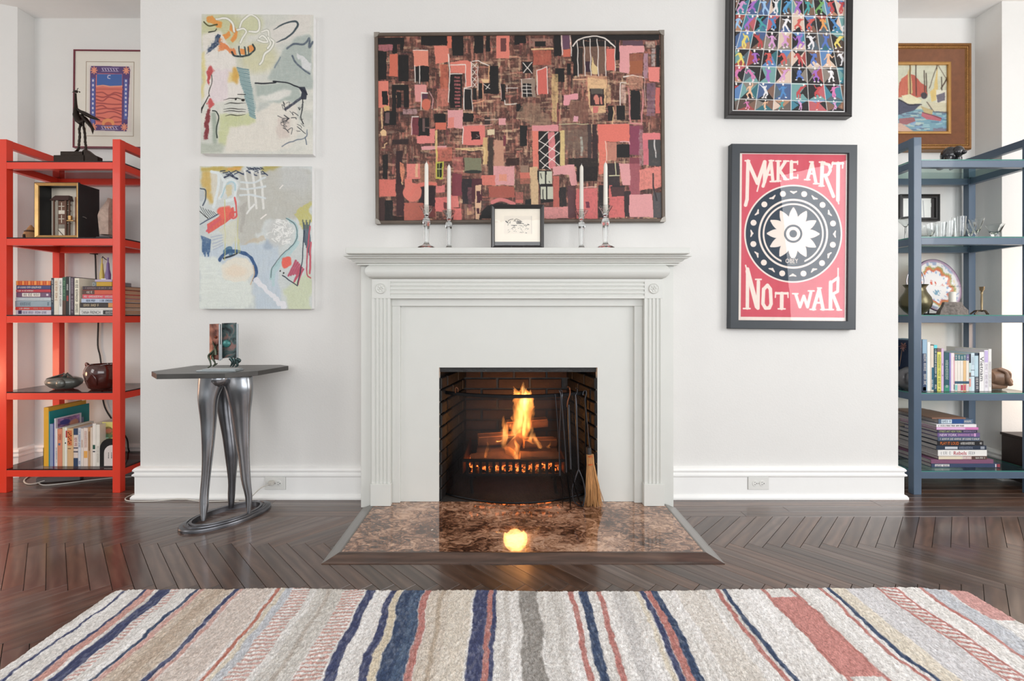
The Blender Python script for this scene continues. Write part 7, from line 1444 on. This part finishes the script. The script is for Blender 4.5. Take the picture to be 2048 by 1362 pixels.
# bottom shelf stack
z5 = SZ[4]; Yk = 2.60; s5 = F / Yk; G6 = 'large art books stacked on the bottom blue shelf'
st = [('long navy book with white label at the very bottom', (56, 70, 100), 1863, 2000, 7.6, dict(bands=[(.05, .26, (226, 222, 220), .25, .85), (.93, .945, (230, 220, 220), .1, .9), (.955, 1, (150, 60, 70), .1, .9)], marks=[(.06, .25, (70, 70, 90), 1)])),
      ('large mauve book second from the bottom', (128, 84, 112), 1862, 1987, 8, {}),
      ('beige and black illustrated book above the mauve one', (90, 66, 60), 1877, 1974, 6.8, dict(bands=[(0, .5, (226, 214, 190), .1, .95), (.5, .68, (206, 176, 170), .1, .95)], marks=[(.46, .66, WHT, 2), (.76, .95, WHT, 3)])),
      ('thick white book with red title Rebels', (236, 234, 230), 1876, 1974, 12.2, dict(title='Rebels', tcol=(184, 40, 70), tr=(.32, .58), hfrac=.6, marks=[(.06, .24, (200, 200, 200), 4), (.63, .75, (190, 190, 196), 5)])),
      ('slate-to-black book with round white emblem', (44, 56, 74), 1873, 1973, 8.6, dict(bands=[(.88, .96, (150, 156, 166), .2, .8), (.17, .42, (200, 204, 210), .2, .75)], marks=[(.45, .72, (150, 160, 180), 6)])),
      ('black book with orange title PLAY IT LOUD', (34, 34, 38), 1875, 1967, 9, dict(title='PLAY IT LOUD', tcol=(232, 128, 62), tr=(.06, .46), marks=[(.5, .8, WHT, 7), (.9, .96, WHT, 8)], hfrac=.66)),
      ('blue-grey book with bold white lettering', (76, 92, 116), 1876, 1960, 8, dict(marks=[(.05, .2, WHT, 9), (.22, .55, WHT, 10), (.58, .82, WHT, 11), (.85, .97, WHT, 12)])),
      ('purple book with white and pink lettering', (112, 90, 140), 1875, 1960, 7.8, dict(title='NEW YORK', tcol=(236, 220, 236), tr=(.05, .45), marks=[(.48, .84, (230, 180, 220), 13)], bands=[(.86, .9, (220, 170, 210), .1, .9)])),
      ('charcoal book titled STREET ART NEW YORK', (62, 62, 84), 1875, 1955, 6, dict(title='STREET ART NEW YORK', tcol=(186, 196, 140), tr=(.04, .6), marks=[(.65, .95, (190, 160, 210), 14)])),
      ('slim bright pink book in the stack', (212, 130, 186), 1873, 1957, 5, dict(bands=[(0, .68, (226, 186, 222), .1, .9)])),
      ('slim white book with tiny dark print', (236, 232, 234), 1873, 1953, 6, dict(marks=[(.05, .68, (90, 84, 84), 15)])),
      ('large slate-blue book on top of the stack', (92, 112, 136), 1881, 1951, 9.4, dict(bands=[(.08, .38, (206, 220, 230), .1, .9), (.38, .72, (34, 76, 134), .05, .95)], marks=[(.1, .36, (90, 110, 130), 16), (.74, .95, WHT, 17)])),
      ('thin copper-edged portfolio lying on the very top', (146, 106, 86), 1868, 1936, 2.6, {})]
z = z5
for i, (lab, col, a, c, h, kw) in enumerate(st):
    hh_ = h / s5; yo = .012 if i >= 11 else 0
    dp = [.28, .28, .26, .26, .25, .25, .26, .22, .25, .24, .26, .27, .27][i]
    x0_ = wx(a, Yk)
    book(x0_, wx(c, Yk), Yk + yo, Yk + yo + dp, z + .0002, z + hh_, col, lab, G6, True, pages=papg, **kw); z += hh_ + .0004
# dark low cabinet beside the blue unit
t = root('low_cabinet', (3.2, 2.70, 0), 'dark low cabinet just beyond the blue shelving unit', 'cabinet')
dk = mat('espresso_wood', (44, 32, 30), .4, var=.2, stretch=(20, 20, 2)); b = MB(); b.box(2.995, 3.55, 2.60, 2.752, .03, .285); b.build('body', dk, t, bevel=.003); b = MB(); b.box(2.988, 3.557, 2.592, 2.754, .285, .30); b.build('top', dk, t, bevel=.002)
for x in (3.01, 3.52): b = MB(); b.box(x, x + .03, 2.61, 2.64, 0, .03); b.build('foot', dk, t)

# ================================================================== CANDLESTICKS ON THE MANTEL
SC = [(853, 2.305, 1.0, 'outer left', 322), (898, 2.40, .97, 'inner left', 327), (1163, 2.40, .97, 'inner right', 327), (1211, 2.305, 1.0, 'outer right', 322)]
ZM = 1.3393
for px, Y, k, nm, ct in SC:
    x = wx(px, Y); t = root('crystal_candlestick', (x, Y, ZM), 'faceted crystal candlestick on the mantel, %s' % nm, 'candlestick', 'crystal candlesticks on the mantel')
    b = MB(); b.lathe((x, Y, ZM), [(.047, 0), (.050, .003), (.044, .009), (.018, .022), (.013, .030), (.0125, .034)], 28); b.build('foot', cry, t, smooth=50)
    b = MB(); b.lathe((x, Y, ZM + .034), [(.0115, 0), (.012, .004), (.0165, .085), (.0195, .104), (.018, .116), (.012, .124), (.0095, .130)], 8, rot=.39); b.build('stem', cry, t)
    b = MB(); b.lathe((x, Y, ZM + .164), [(.0095, 0), (.013, .010), (.020, .024), (.036, .050), (.034, .052), (.017, .030), (.0125, .024), (.0125, .014), (.004, .014)], 8, rot=.39); b.build('cup', cry, t)
    zc = ZM + .1785; ztp = H + (632 - ct) * Y / F
    t = root('taper_candle', (x, Y, zc), 'tall white taper candle in the %s crystal candlestick' % nm, 'candle', 'white taper candles on the mantel')
    b = MB(); b.lathe((x, Y, zc), [(.0105, 0), (.0112, .01), (.0098, ztp - zc - .030), (.0085, ztp - zc - .018), (.003, ztp - zc - .008), (.0012, ztp - zc - .007)], 20); b.build('wax', wax, t, smooth=50)
    b = MB(); b.tube([(x, Y, ztp - .009), (x + .0008, Y, ztp)], .0008, 5); b.build('wick', whitec, t)

# ================================================================== STEEL SIDE TABLE
steel = mat('brushed_steel', (166, 169, 174), .25, .95, var=.3, scale=7, stretch=(1, 1, .35), bump=.0006, bscale=24)
dst = mat('dark_steel', (104, 104, 108), .28, .9, var=.25, scale=9, bump=.0005); tts = mat('blackened_top', (92, 90, 88), .35, .75, var=.25, scale=10)
t = root('side_table', (-1.385, 2.26, 0), 'sculptural steel side table with angular top and three curved legs', 'table')
a_, b_2, th0 = .205, .120, math.radians(50.6)
def el(s, z, s2=None): return [(-1.385 + a_ * s * cos(q) * cos(th0) - b_2 * (s2 or s) * sin(q) * sin(th0), 2.262 + a_ * s * cos(q) * sin(th0) + b_2 * (s2 or s) * sin(q) * cos(th0), z) for q in [2 * PI * k / 56 for k in range(56)]]
b = MB(); rr = [el(1, .0), el(1.0, .010), el(.985, .014), el(.90, .016), el(.89, .021), el(.84, .023), el(.83, .019), el(.80, .019), el(.79, .024), el(.735, .024, .70), el(.73, .0, .69)]
b.loft(rr + [rr[0]], caps=False); b.build('base_ring', dst, t, smooth=35)
TP = [(303, 743, 2.17), (313, 750, 2.065), (450, 748, 2.10), (516, 742.5, 2.19), (577, 732, 2.41), (561, 728.5, 2.465), (392, 731, 2.44)]
poly_ = [(wx(p, Y), Y) for p, _, Y in TP]
b = MB(); b.prism(poly_, .713, .736, 'z'); b.build('top', tts, t, bevel=.0015)
def tleg(P_, phi, dfac, m, arc=1.15):
    Q = catmull([(x, y, w_, Y) for x, y, w_, Y in P_], 4); rings = []
    for x, y, w_, Y in Q:
        cx, cz, w2 = wx(x, Y), wz(y, Y), w_ / F * Y; ring = []
        for sgn, sc_ in ((1, 1.0), (-1, .80)):
            for k in range(11):
                a = (k / 10 * 2 - 1) * arc * PI / 2 * sgn; lx, ly = w2 * sc_ * math.sin(a), -w2 * dfac * sc_ * math.cos(a) * 1.0
                ring.append((cx + lx * cos(phi) - ly * math.sin(phi), Y + lx * math.sin(phi) + ly * cos(phi), min(cz, .7128)))
        rings.append(ring)
    b = MB(); b.loft(rings); return b.build('leg', m, t, smooth=50)
tleg([(428, 752, 27, 2.20), (421, 775, 22, 2.19), (416, 800, 18, 2.18), (417, 840, 14.5, 2.18), (416, 890, 11, 2.17), (413, 940, 8.5, 2.17), (409, 985, 8, 2.17), (408, 1010, 8, 2.165), (407, 1032, 5.5, 2.16), (407, 1041, 4.2, 2.158)], .25, .8, steel)
tleg([(474, 752, 33, 2.23), (478, 775, 30, 2.22), (480, 800, 26, 2.22), (482, 830, 20.5, 2.225), (485, 880, 16, 2.23), (488, 915, 12.5, 2.235), (492, 960, 10.5, 2.24), (497, 990, 8, 2.245), (497.5, 1008, 6.5, 2.246), (497, 1026, 4.5, 2.246)], -.2, .55, steel)
tleg([(452, 752, 24, 2.34), (450, 790, 18, 2.34), (453, 828, 15, 2.33), (459, 870, 13, 2.32), (463, 911, 11.5, 2.31), (464, 960, 7, 2.30), (463, 990, 6.5, 2.30), (462, 1016, 4.5, 2.295)], .3, .9, dst)
b = MB(); b.ball((wx(437, 2.19), 2.20, .700), (.052, .05, .046), 20, 12, fn=lambda d: 1.0 if d.z < .25 else .25 / max(d.z, .25)); b.build('shoulder_joint', steel, t, smooth=60)
# sculpture on the table
Yx = 2.19
def cp_(zx, zy, dy=0): px, py = 400 + zx / 11.35, 630 + zy / 11.35; return (wx(px, Yx + dy), Yx + dy, wz(py, Yx + dy))
def patina(name, c1, c2, c3, sc_=22):
    m = mat(name, c2, .35, .5, var=.1); nt = m.node_tree; N = nt.nodes; r = N.new('ShaderNodeValToRGB'); e = r.color_ramp.elements; e[0].position = .38; e[0].color = rgb(c1); e[1].position = .62; e[1].color = rgb(c3); k = e.new(.5); k.color = rgb(c2)
    n_ = N.new('ShaderNodeTexNoise'); n_.inputs['Scale'].default_value = sc_; n_.inputs['Detail'].default_value = 5; n_.inputs['Distortion'].default_value = 1; tc = N.new('ShaderNodeTexCoord'); nt.links.new(tc.outputs['Object'], n_.inputs[0]); nt.links.new(n_.outputs[0], r.inputs[0]); nt.links.new(r.outputs[0], N['Principled BSDF'].inputs['Base Color']); return m
pat1 = patina('copper_patina', (74, 44, 40), (128, 82, 72), (156, 108, 94)); pat2 = patina('teal_patina', (22, 26, 28), (54, 74, 74), (112, 84, 78)); grb = mat('green_bronze', (76, 84, 70), .3, .7, var=.3, scale=30); pew = mat('pewter_edge', (176, 184, 188), .3, .8, var=.1)
t = root('metal_sculpture', (wx(441, Yx), Yx, .7362), 'small patinated metal sculpture of figures behind two copper panels', 'sculpture')
b = MB(); b.box(cp_(20, 0)[0], cp_(900, 0)[0], Yx - .035, Yx + .035, .7362, .742); b.box(cp_(130, 0)[0], cp_(880, 0)[0], Yx - .028, Yx + .03, .742, .747); b.build('base_plate', pew, t, bevel=.001)
def panel(P0, P1, y0, y1, zt, zbm, m, nm, bow):
    b = MB(); R_ = []
    for k in range(9):
        s = k / 8; x = P0 + (P1 - P0) * s; y = y0 + (y1 - y0) * s - bow * math.sin(PI * s); z_b = zbm + .004 * math.sin(s * 3)
        R_.append([(x, y, z_b), (x, y, zt + .002 * s), (x, y + .004, zt + .002 * s), (x, y + .004, z_b)])
    b.loft(R_); return b.build(nm, m, t, smooth=30)
panel(cp_(215, 0)[0], cp_(500, 0)[0], Yx, Yx - .022, cp_(0, 205)[2], cp_(0, 1020)[2], pat1, 'left_panel', .004)
panel(cp_(530, 0)[0], cp_(810, 0)[0], Yx - .012, Yx + .004, cp_(0, 185)[2], cp_(0, 985)[2], pat2, 'right_panel', .006)
b = MB(); b.box(cp_(500, 0)[0], cp_(528, 0)[0], Yx - .026, Yx - .016, cp_(0, 1025)[2], cp_(0, 205)[2]); b.box(cp_(815, 0)[0], cp_(850, 0)[0], Yx + .002, Yx + .010, cp_(0, 1100)[2], cp_(0, 200)[2]); b.box(cp_(540, 0)[0], cp_(580, 0)[0], Yx - .030, Yx - .022, cp_(0, 1000)[2], cp_(0, 660)[2]); b.build('edge_strips', pew, t, bevel=.001)
b = MB(); b.ball(cp_(362, 502, -.02), .0065, 12, 8); b.build('bronze_ball', mat('copper_ball', (120, 60, 40), .25, .8), t, smooth=60)
b = MB(); b.ball(cp_(600, 650, -.014), (.020, .007, .018), 12, 8); b.build('teal_shell', mat('teal_enamel', (62, 122, 118), .3, .3), t, smooth=60)
for P_ in ([(370, 770), (290, 840), (195, 930), (230, 1040), (245, 1150), (180, 1195)], [(390, 800), (330, 860), (280, 950), (330, 1060), (345, 1100), (300, 1165), (390, 1100)]):
    b = MB(); Q = catmull(P_, 3); b.tube([cp_(q[0], q[1], -.02) for q in Q], [max(.0085 - .0005 * i, .003) for i in range(len(Q))], 8); b.build('figure_leg', grb, t, smooth=60)
b = MB(); b.tube([cp_(285, 590, -.022), cp_(310, 660, -.022), cp_(335, 720, -.022), cp_(360, 790, -.022), cp_(370, 900, -.02)], [.002, .005, .006, .010, .012], 8, flat=.6); b.tube([cp_(395, 660, -.022), cp_(365, 710, -.022), cp_(350, 750, -.022)], [.002, .005, .006], 8, flat=.6); b.build('figure_torso', grb, t, smooth=60)
for P_ in ([(690, 980), (740, 1060), (720, 1120), (690, 1170)], [(760, 990), (790, 1060), (770, 1130), (740, 1175)], [(830, 1000), (840, 1080), (850, 1150), (800, 1175)], [(840, 1010), (905, 1030), (870, 1080)]):
    b = MB(); Q = catmull(P_, 3); b.tube([cp_(q[0], q[1], -.004) for q in Q], [max(.009 - .0007 * i, .003) for i in range(len(Q))], 8); b.build('figure_leg', mat('green_bronze_dark', (66, 84, 84), .3, .7), t, smooth=60)

# ================================================================== OUTLETS, CORDS
platem = mat('outlet_plastic', (228, 228, 224), .35, var=.01); slot = mat('outlet_slot', (60, 58, 56), .6); Yt = YW - .018
def outlet(px0, px1, py0, py1, label):
    x0, x1, z0, z1 = wx(px0, Yt), wx(px1, Yt), wz(py1, Yt), wz(py0, Yt); xm, zm = (x0 + x1) / 2, (z0 + z1) / 2
    t = root('wall_outlet', (xm, Yt, z0), label, 'outlet', 'outlets in the baseboard')
    b = MB(); b.box(x0, x1, Yt - .005, Yt - .0005, z0, z1); b.build('cover_plate', platem, t, bevel=.002)
    b = MB(); b.rings4(x0 - .001, x1 + .001, z0 - .001, z1 + .001, [(0, Yt - .0003), (0, Yt - .0012), (.0015, Yt - .0012)]); b.build('shadow_gap', mat('gap_line', (150, 148, 144), .6), t)
    for s in (-1, 1):
        c = xm + s * .0195; r = .0165; b = MB(); b.prism([(c + r * cos(q) * .92, zm + min(max(r * sin(q), -.0165), .0165)) for q in [2 * PI * k / 20 for k in range(20)]], Yt - .0075, Yt - .004, 'y'); f_ = b.build('receptacle', platem, t, bevel=.0008)
        b = MB(); b.box(c - .006, c + .0015, Yt - .0079, Yt - .0074, zm + .005, zm + .0068); b.box(c - .006, c + .003, Yt - .0079, Yt - .0074, zm - .0068, zm - .005); b.lathe((0, 0, 0), [(.0026, 0), (.0026, .0005)], 10); b.xf(Matrix.Translation((c + .0085, Yt - .0074, zm)) @ Matrix.Rotation(PI / 2, 4, 'X'), 16); b.build('socket_slots', slot, f_)
    b = MB(); b.ball((xm, Yt - .0052, zm), (.0028, .001, .0028), 10, 6); b.build('screw', mat('screw_metal', (170, 168, 160), .3, .8), t)
outlet(530.5, 571.5, 953.5, 978.5, 'horizontal white outlet by the steel table with a plug in it'); outlet(1495.5, 1537, 953.5, 978.5, 'empty horizontal white outlet right of the mantel')
wc = mat('white_cable', (206, 202, 194), .45); t = root('white_extension_cord', (-1.6, 2.42, 0), 'thin white cord from the outlet running along the baseboard', 'cord')
Yw = Yt - .03
pl0 = (wx(541, Yw), Yw, wz(967, Yw)); b = MB(); b.box(pl0[0] - .012, pl0[0] + .012, Yt - .034, Yt - .0085, pl0[2] - .011, pl0[2] + .011); b.build('plug', wc, t, bevel=.004)
b = MB(); b.tube(catmull([pl0, (wx(520, 2.44), 2.44, .075), (wx(495, 2.43), 2.43, .018), (wx(470, 2.44), 2.44, .0035), (-1.45, 2.455, .0035), (-1.62, 2.445, .0035), (-1.76, 2.462, .010), (-1.9, 2.45, .0035), (-2.03, 2.452, .0035), (-2.085, 2.50, .0035), (-2.08, 2.60, .0035), (-2.12, 2.72, .0035)], 6), .003, 8); b.build('cable', wc, t, smooth=60)
t = root('power_strip', (wx(110, 2.78), 2.78, 0), 'grey power strip with white cords on the floor under red shelves', 'power strip')
b = MB(); b.box(-.11, .11, -.022, .022, 0, .032); b.xf(Matrix.Translation((wx(108, 2.72), 2.76, .0015)) @ Matrix.Rotation(.25, 4, 'Z')); b.build('strip', mat('grey_plastic', (112, 106, 104), .5), t, bevel=.004)
x_0 = wx(88, 2.72); b = MB(); b.tube(catmull([(x_0, 2.725, .015), (x_0 - .035, 2.70, .006), (x_0 - .08, 2.70, .0045), (x_0 - .16, 2.76, .0045), (x_0 - .22, 2.86, .0045)], 6), .0038, 8); b.tube(catmull([(x_0 - .03, 2.715, .006), (x_0 + .04, 2.68, .0045), (x_0 + .12, 2.70, .0045), (x_0 + .22, 2.75, .0045), (x_0 + .34, 2.80, .0045), (x_0 + .44, 2.82, .0045)], 6), .0038, 8); b.build('cords', wc, t, smooth=60)

# ================================================================== RUG
t = root('striped_rug', (.12, .95, 0), 'shaggy cream rug with navy, pink and rust stripes', 'rug')
xL, xR, yB, yF = -1.412, 1.656, 1.645, .25
xs_ = np.arange(xL, xR + .0001, .003); ys_ = np.concatenate([np.arange(yB, 1.12, -.003), np.arange(1.12, yF - .01, -.022)]); nx, ny = len(xs_), len(ys_)
X, Y = np.meshgrid(xs_, ys_)
wv = (fbm(X * 0 + 3, Y * 6, 1, 3) - .5) * .05
XX = X + (fbm(X * 5, Y * 9, 3, 3) - .5) * .030 + (fbm(X * 40, Y * 60, 7, 2) - .5) * .007
def px2x(p): return (p - VX) * 1.64 / F
A = np.zeros((ny, nx, 3)); base = np.array((234, 232, 229.)); A += base
A += (fbm(X * 24, Y * 3, 5, 3)[..., None] - .5) * np.array([30, 32, 38]); A += (fbm(X * 90, Y * 5, 15, 2)[..., None] - .5) * np.array([26, 28, 30])
def stripe(p0, p1, col, a=1.0, soft=.0025, tex=.25):
    global A
    x0, x1 = px2x(p0), px2x(p1); m = np.clip((XX - x0) / soft + .5, 0, 1) * np.clip((x1 - XX) / soft + .5, 0, 1) * a
    m = m * (1 - tex * np.clip((fbm(X * 160, Y * 60, int(p0) % 9, 2) - .45) * 3, 0, 1)); A = A * (1 - m[..., None]) + np.array(col, float) * m[..., None]
NV_ = (66, 74, 112); NV2 = (58, 76, 108); PK_ = (206, 146, 134); PKD = (190, 120, 112); RS = (192, 112, 92); TN = (204, 184, 162); GR = (140, 136, 130); LB = (190, 196, 206); YC = (220, 204, 172)
for p0, p1, col, a in ((300, 316, PK_, .9), (401, 412, PK_, .8), (412, 470, TN, .8), (430, 450, (186, 166, 146), .6), (482, 490, PK_, .8), (492, 550, (214, 196, 184), .7), (566, 574, YC, .6), (574, 590, LB, .8), (640, 690, (206, 202, 194), .7), (660, 668, (184, 172, 160), .6), (797, 810, YC, .8), (865, 905, (210, 196, 178), .8), (884, 892, (180, 162, 140), .7), (905, 948, (222, 208, 186), .6), (1008, 1018, (190, 184, 176), .5), (1037, 1073, GR, .85), (1100, 1112, (196, 192, 186), .5), (1215, 1240, (190, 188, 188), .5), (1262, 1270, YC, .6), (1345, 1400, (214, 204, 190), .5), (1655, 1690, YC, .5), (1690, 1752, (206, 206, 212), .6), (1840, 1880, LB, .8)): stripe(p0, p1, col, a, .006)
for p0, p1, col in ((255, 260, NV_), (294, 300, NV_), (324, 347, NV_), (393, 400, NV2), (472, 481, NV_), (556, 563, RS), (735, 752, NV_), (784, 797, NV_), (811, 851, NV2), (852, 864, PKD), (952, 977, NV_), (977, 986, PKD), (986, 993, NV_), (1133, 1143, PKD), (1152, 1168, NV2), (1185, 1195, PKD), (1273, 1283, NV_), (1284, 1297, PKD), (1297, 1310, NV2), (1424, 1433, PKD), (1438, 1447, NV2), (1518, 1526, PKD), (1576, 1583, PKD), (1632, 1639, PKD), (1647, 1656, NV2), (1752, 1757, PKD), (1786, 1791, PKD), (1833, 1841, PKD)): stripe(p0, p1, col)
stripe(832, 851, (96, 122, 150), .5, .01, .9)
def ladder(p0, p1, col, per=.0155, slant=.12):
    global A
    x0, x1 = px2x(p0), px2x(p1); m = np.clip((XX - x0) / .003 + .5, 0, 1) * np.clip((x1 - XX) / .003 + .5, 0, 1) * np.clip(np.sin((Y - X * slant + (fbm(X * 20, Y * 20, 2, 2) - .5) * .012) * 2 * PI / per) * 2 + .6, 0, 1) * .8
    A = A * (1 - m[..., None]) + np.array(col, float) * m[..., None]
ladder(349, 364, (206, 156, 148)); ladder(590, 626, (206, 156, 146)); ladder(692, 731, (204, 150, 138)); ladder(1758, 1787, PKD, .019, -.3)
m = ((XX > px2x(1524)) & (XX < px2x(1578)) & (Y < 1.585) & (Y > 1.235)) * .95; A = A * (1 - m[..., None]) + np.array((206, 134, 126.)) * m[..., None]
m = ((XX > px2x(1882)) & (Y > 1.47 + .0 * X)) * .9; A = A * (1 - m[..., None]) + np.array((208, 150, 144.)) * m[..., None]
pile = fbm(X * 230, Y * 110, 2, 2); A *= (.88 + .20 * pile)[..., None]
hgt = .0175 + .005 * pile + .002 * fbm(X * 60, Y * 30, 6, 2)
edge = np.minimum(np.minimum(X - xL, xR - X), yB - Y); dcorner = np.hypot(np.clip(xL + .03 - X, 0, 1), np.clip(Y - yB + .03, 0, 1)); dc2 = np.hypot(np.clip(X - xR + .03, 0, 1), np.clip(Y - yB + .03, 0, 1))
edge = np.minimum(edge, .03 - np.maximum(dcorner, dc2)); hgt = np.where(edge < .012, np.clip(edge, 0, 1) / .012 * hgt * .9 + .0012, hgt)
Xo = X + (fbm(X * 3, Y * 4, 8, 2) - .5) * .012; Yo_ = Y + (fbm(X * 2.2, Y * 0 + 1, 9, 3) - .5) * .05 * np.clip((Y - 1.2) / .4, 0, 1) + (fbm(X * 80, Y * 80, 3, 2) - .5) * .004 - .018 * np.exp(-((X - .1) / .55) ** 2) * np.clip((Y - 1.2) / .4, 0, 1)
co = np.stack([(Xo - .12).ravel(), (Yo_ - .95).ravel(), (hgt + .0005).ravel()], 1)
rugm = paint_mat('wool_pile', .95, bump=.0022, bscale=300, speck=.34, sscale=480, stretch=(1, .35, 1))
o = grid_mesh('pile', co, A.reshape(-1, 3), nx, ny, rugm, t); o['kind'] = 'stuff'
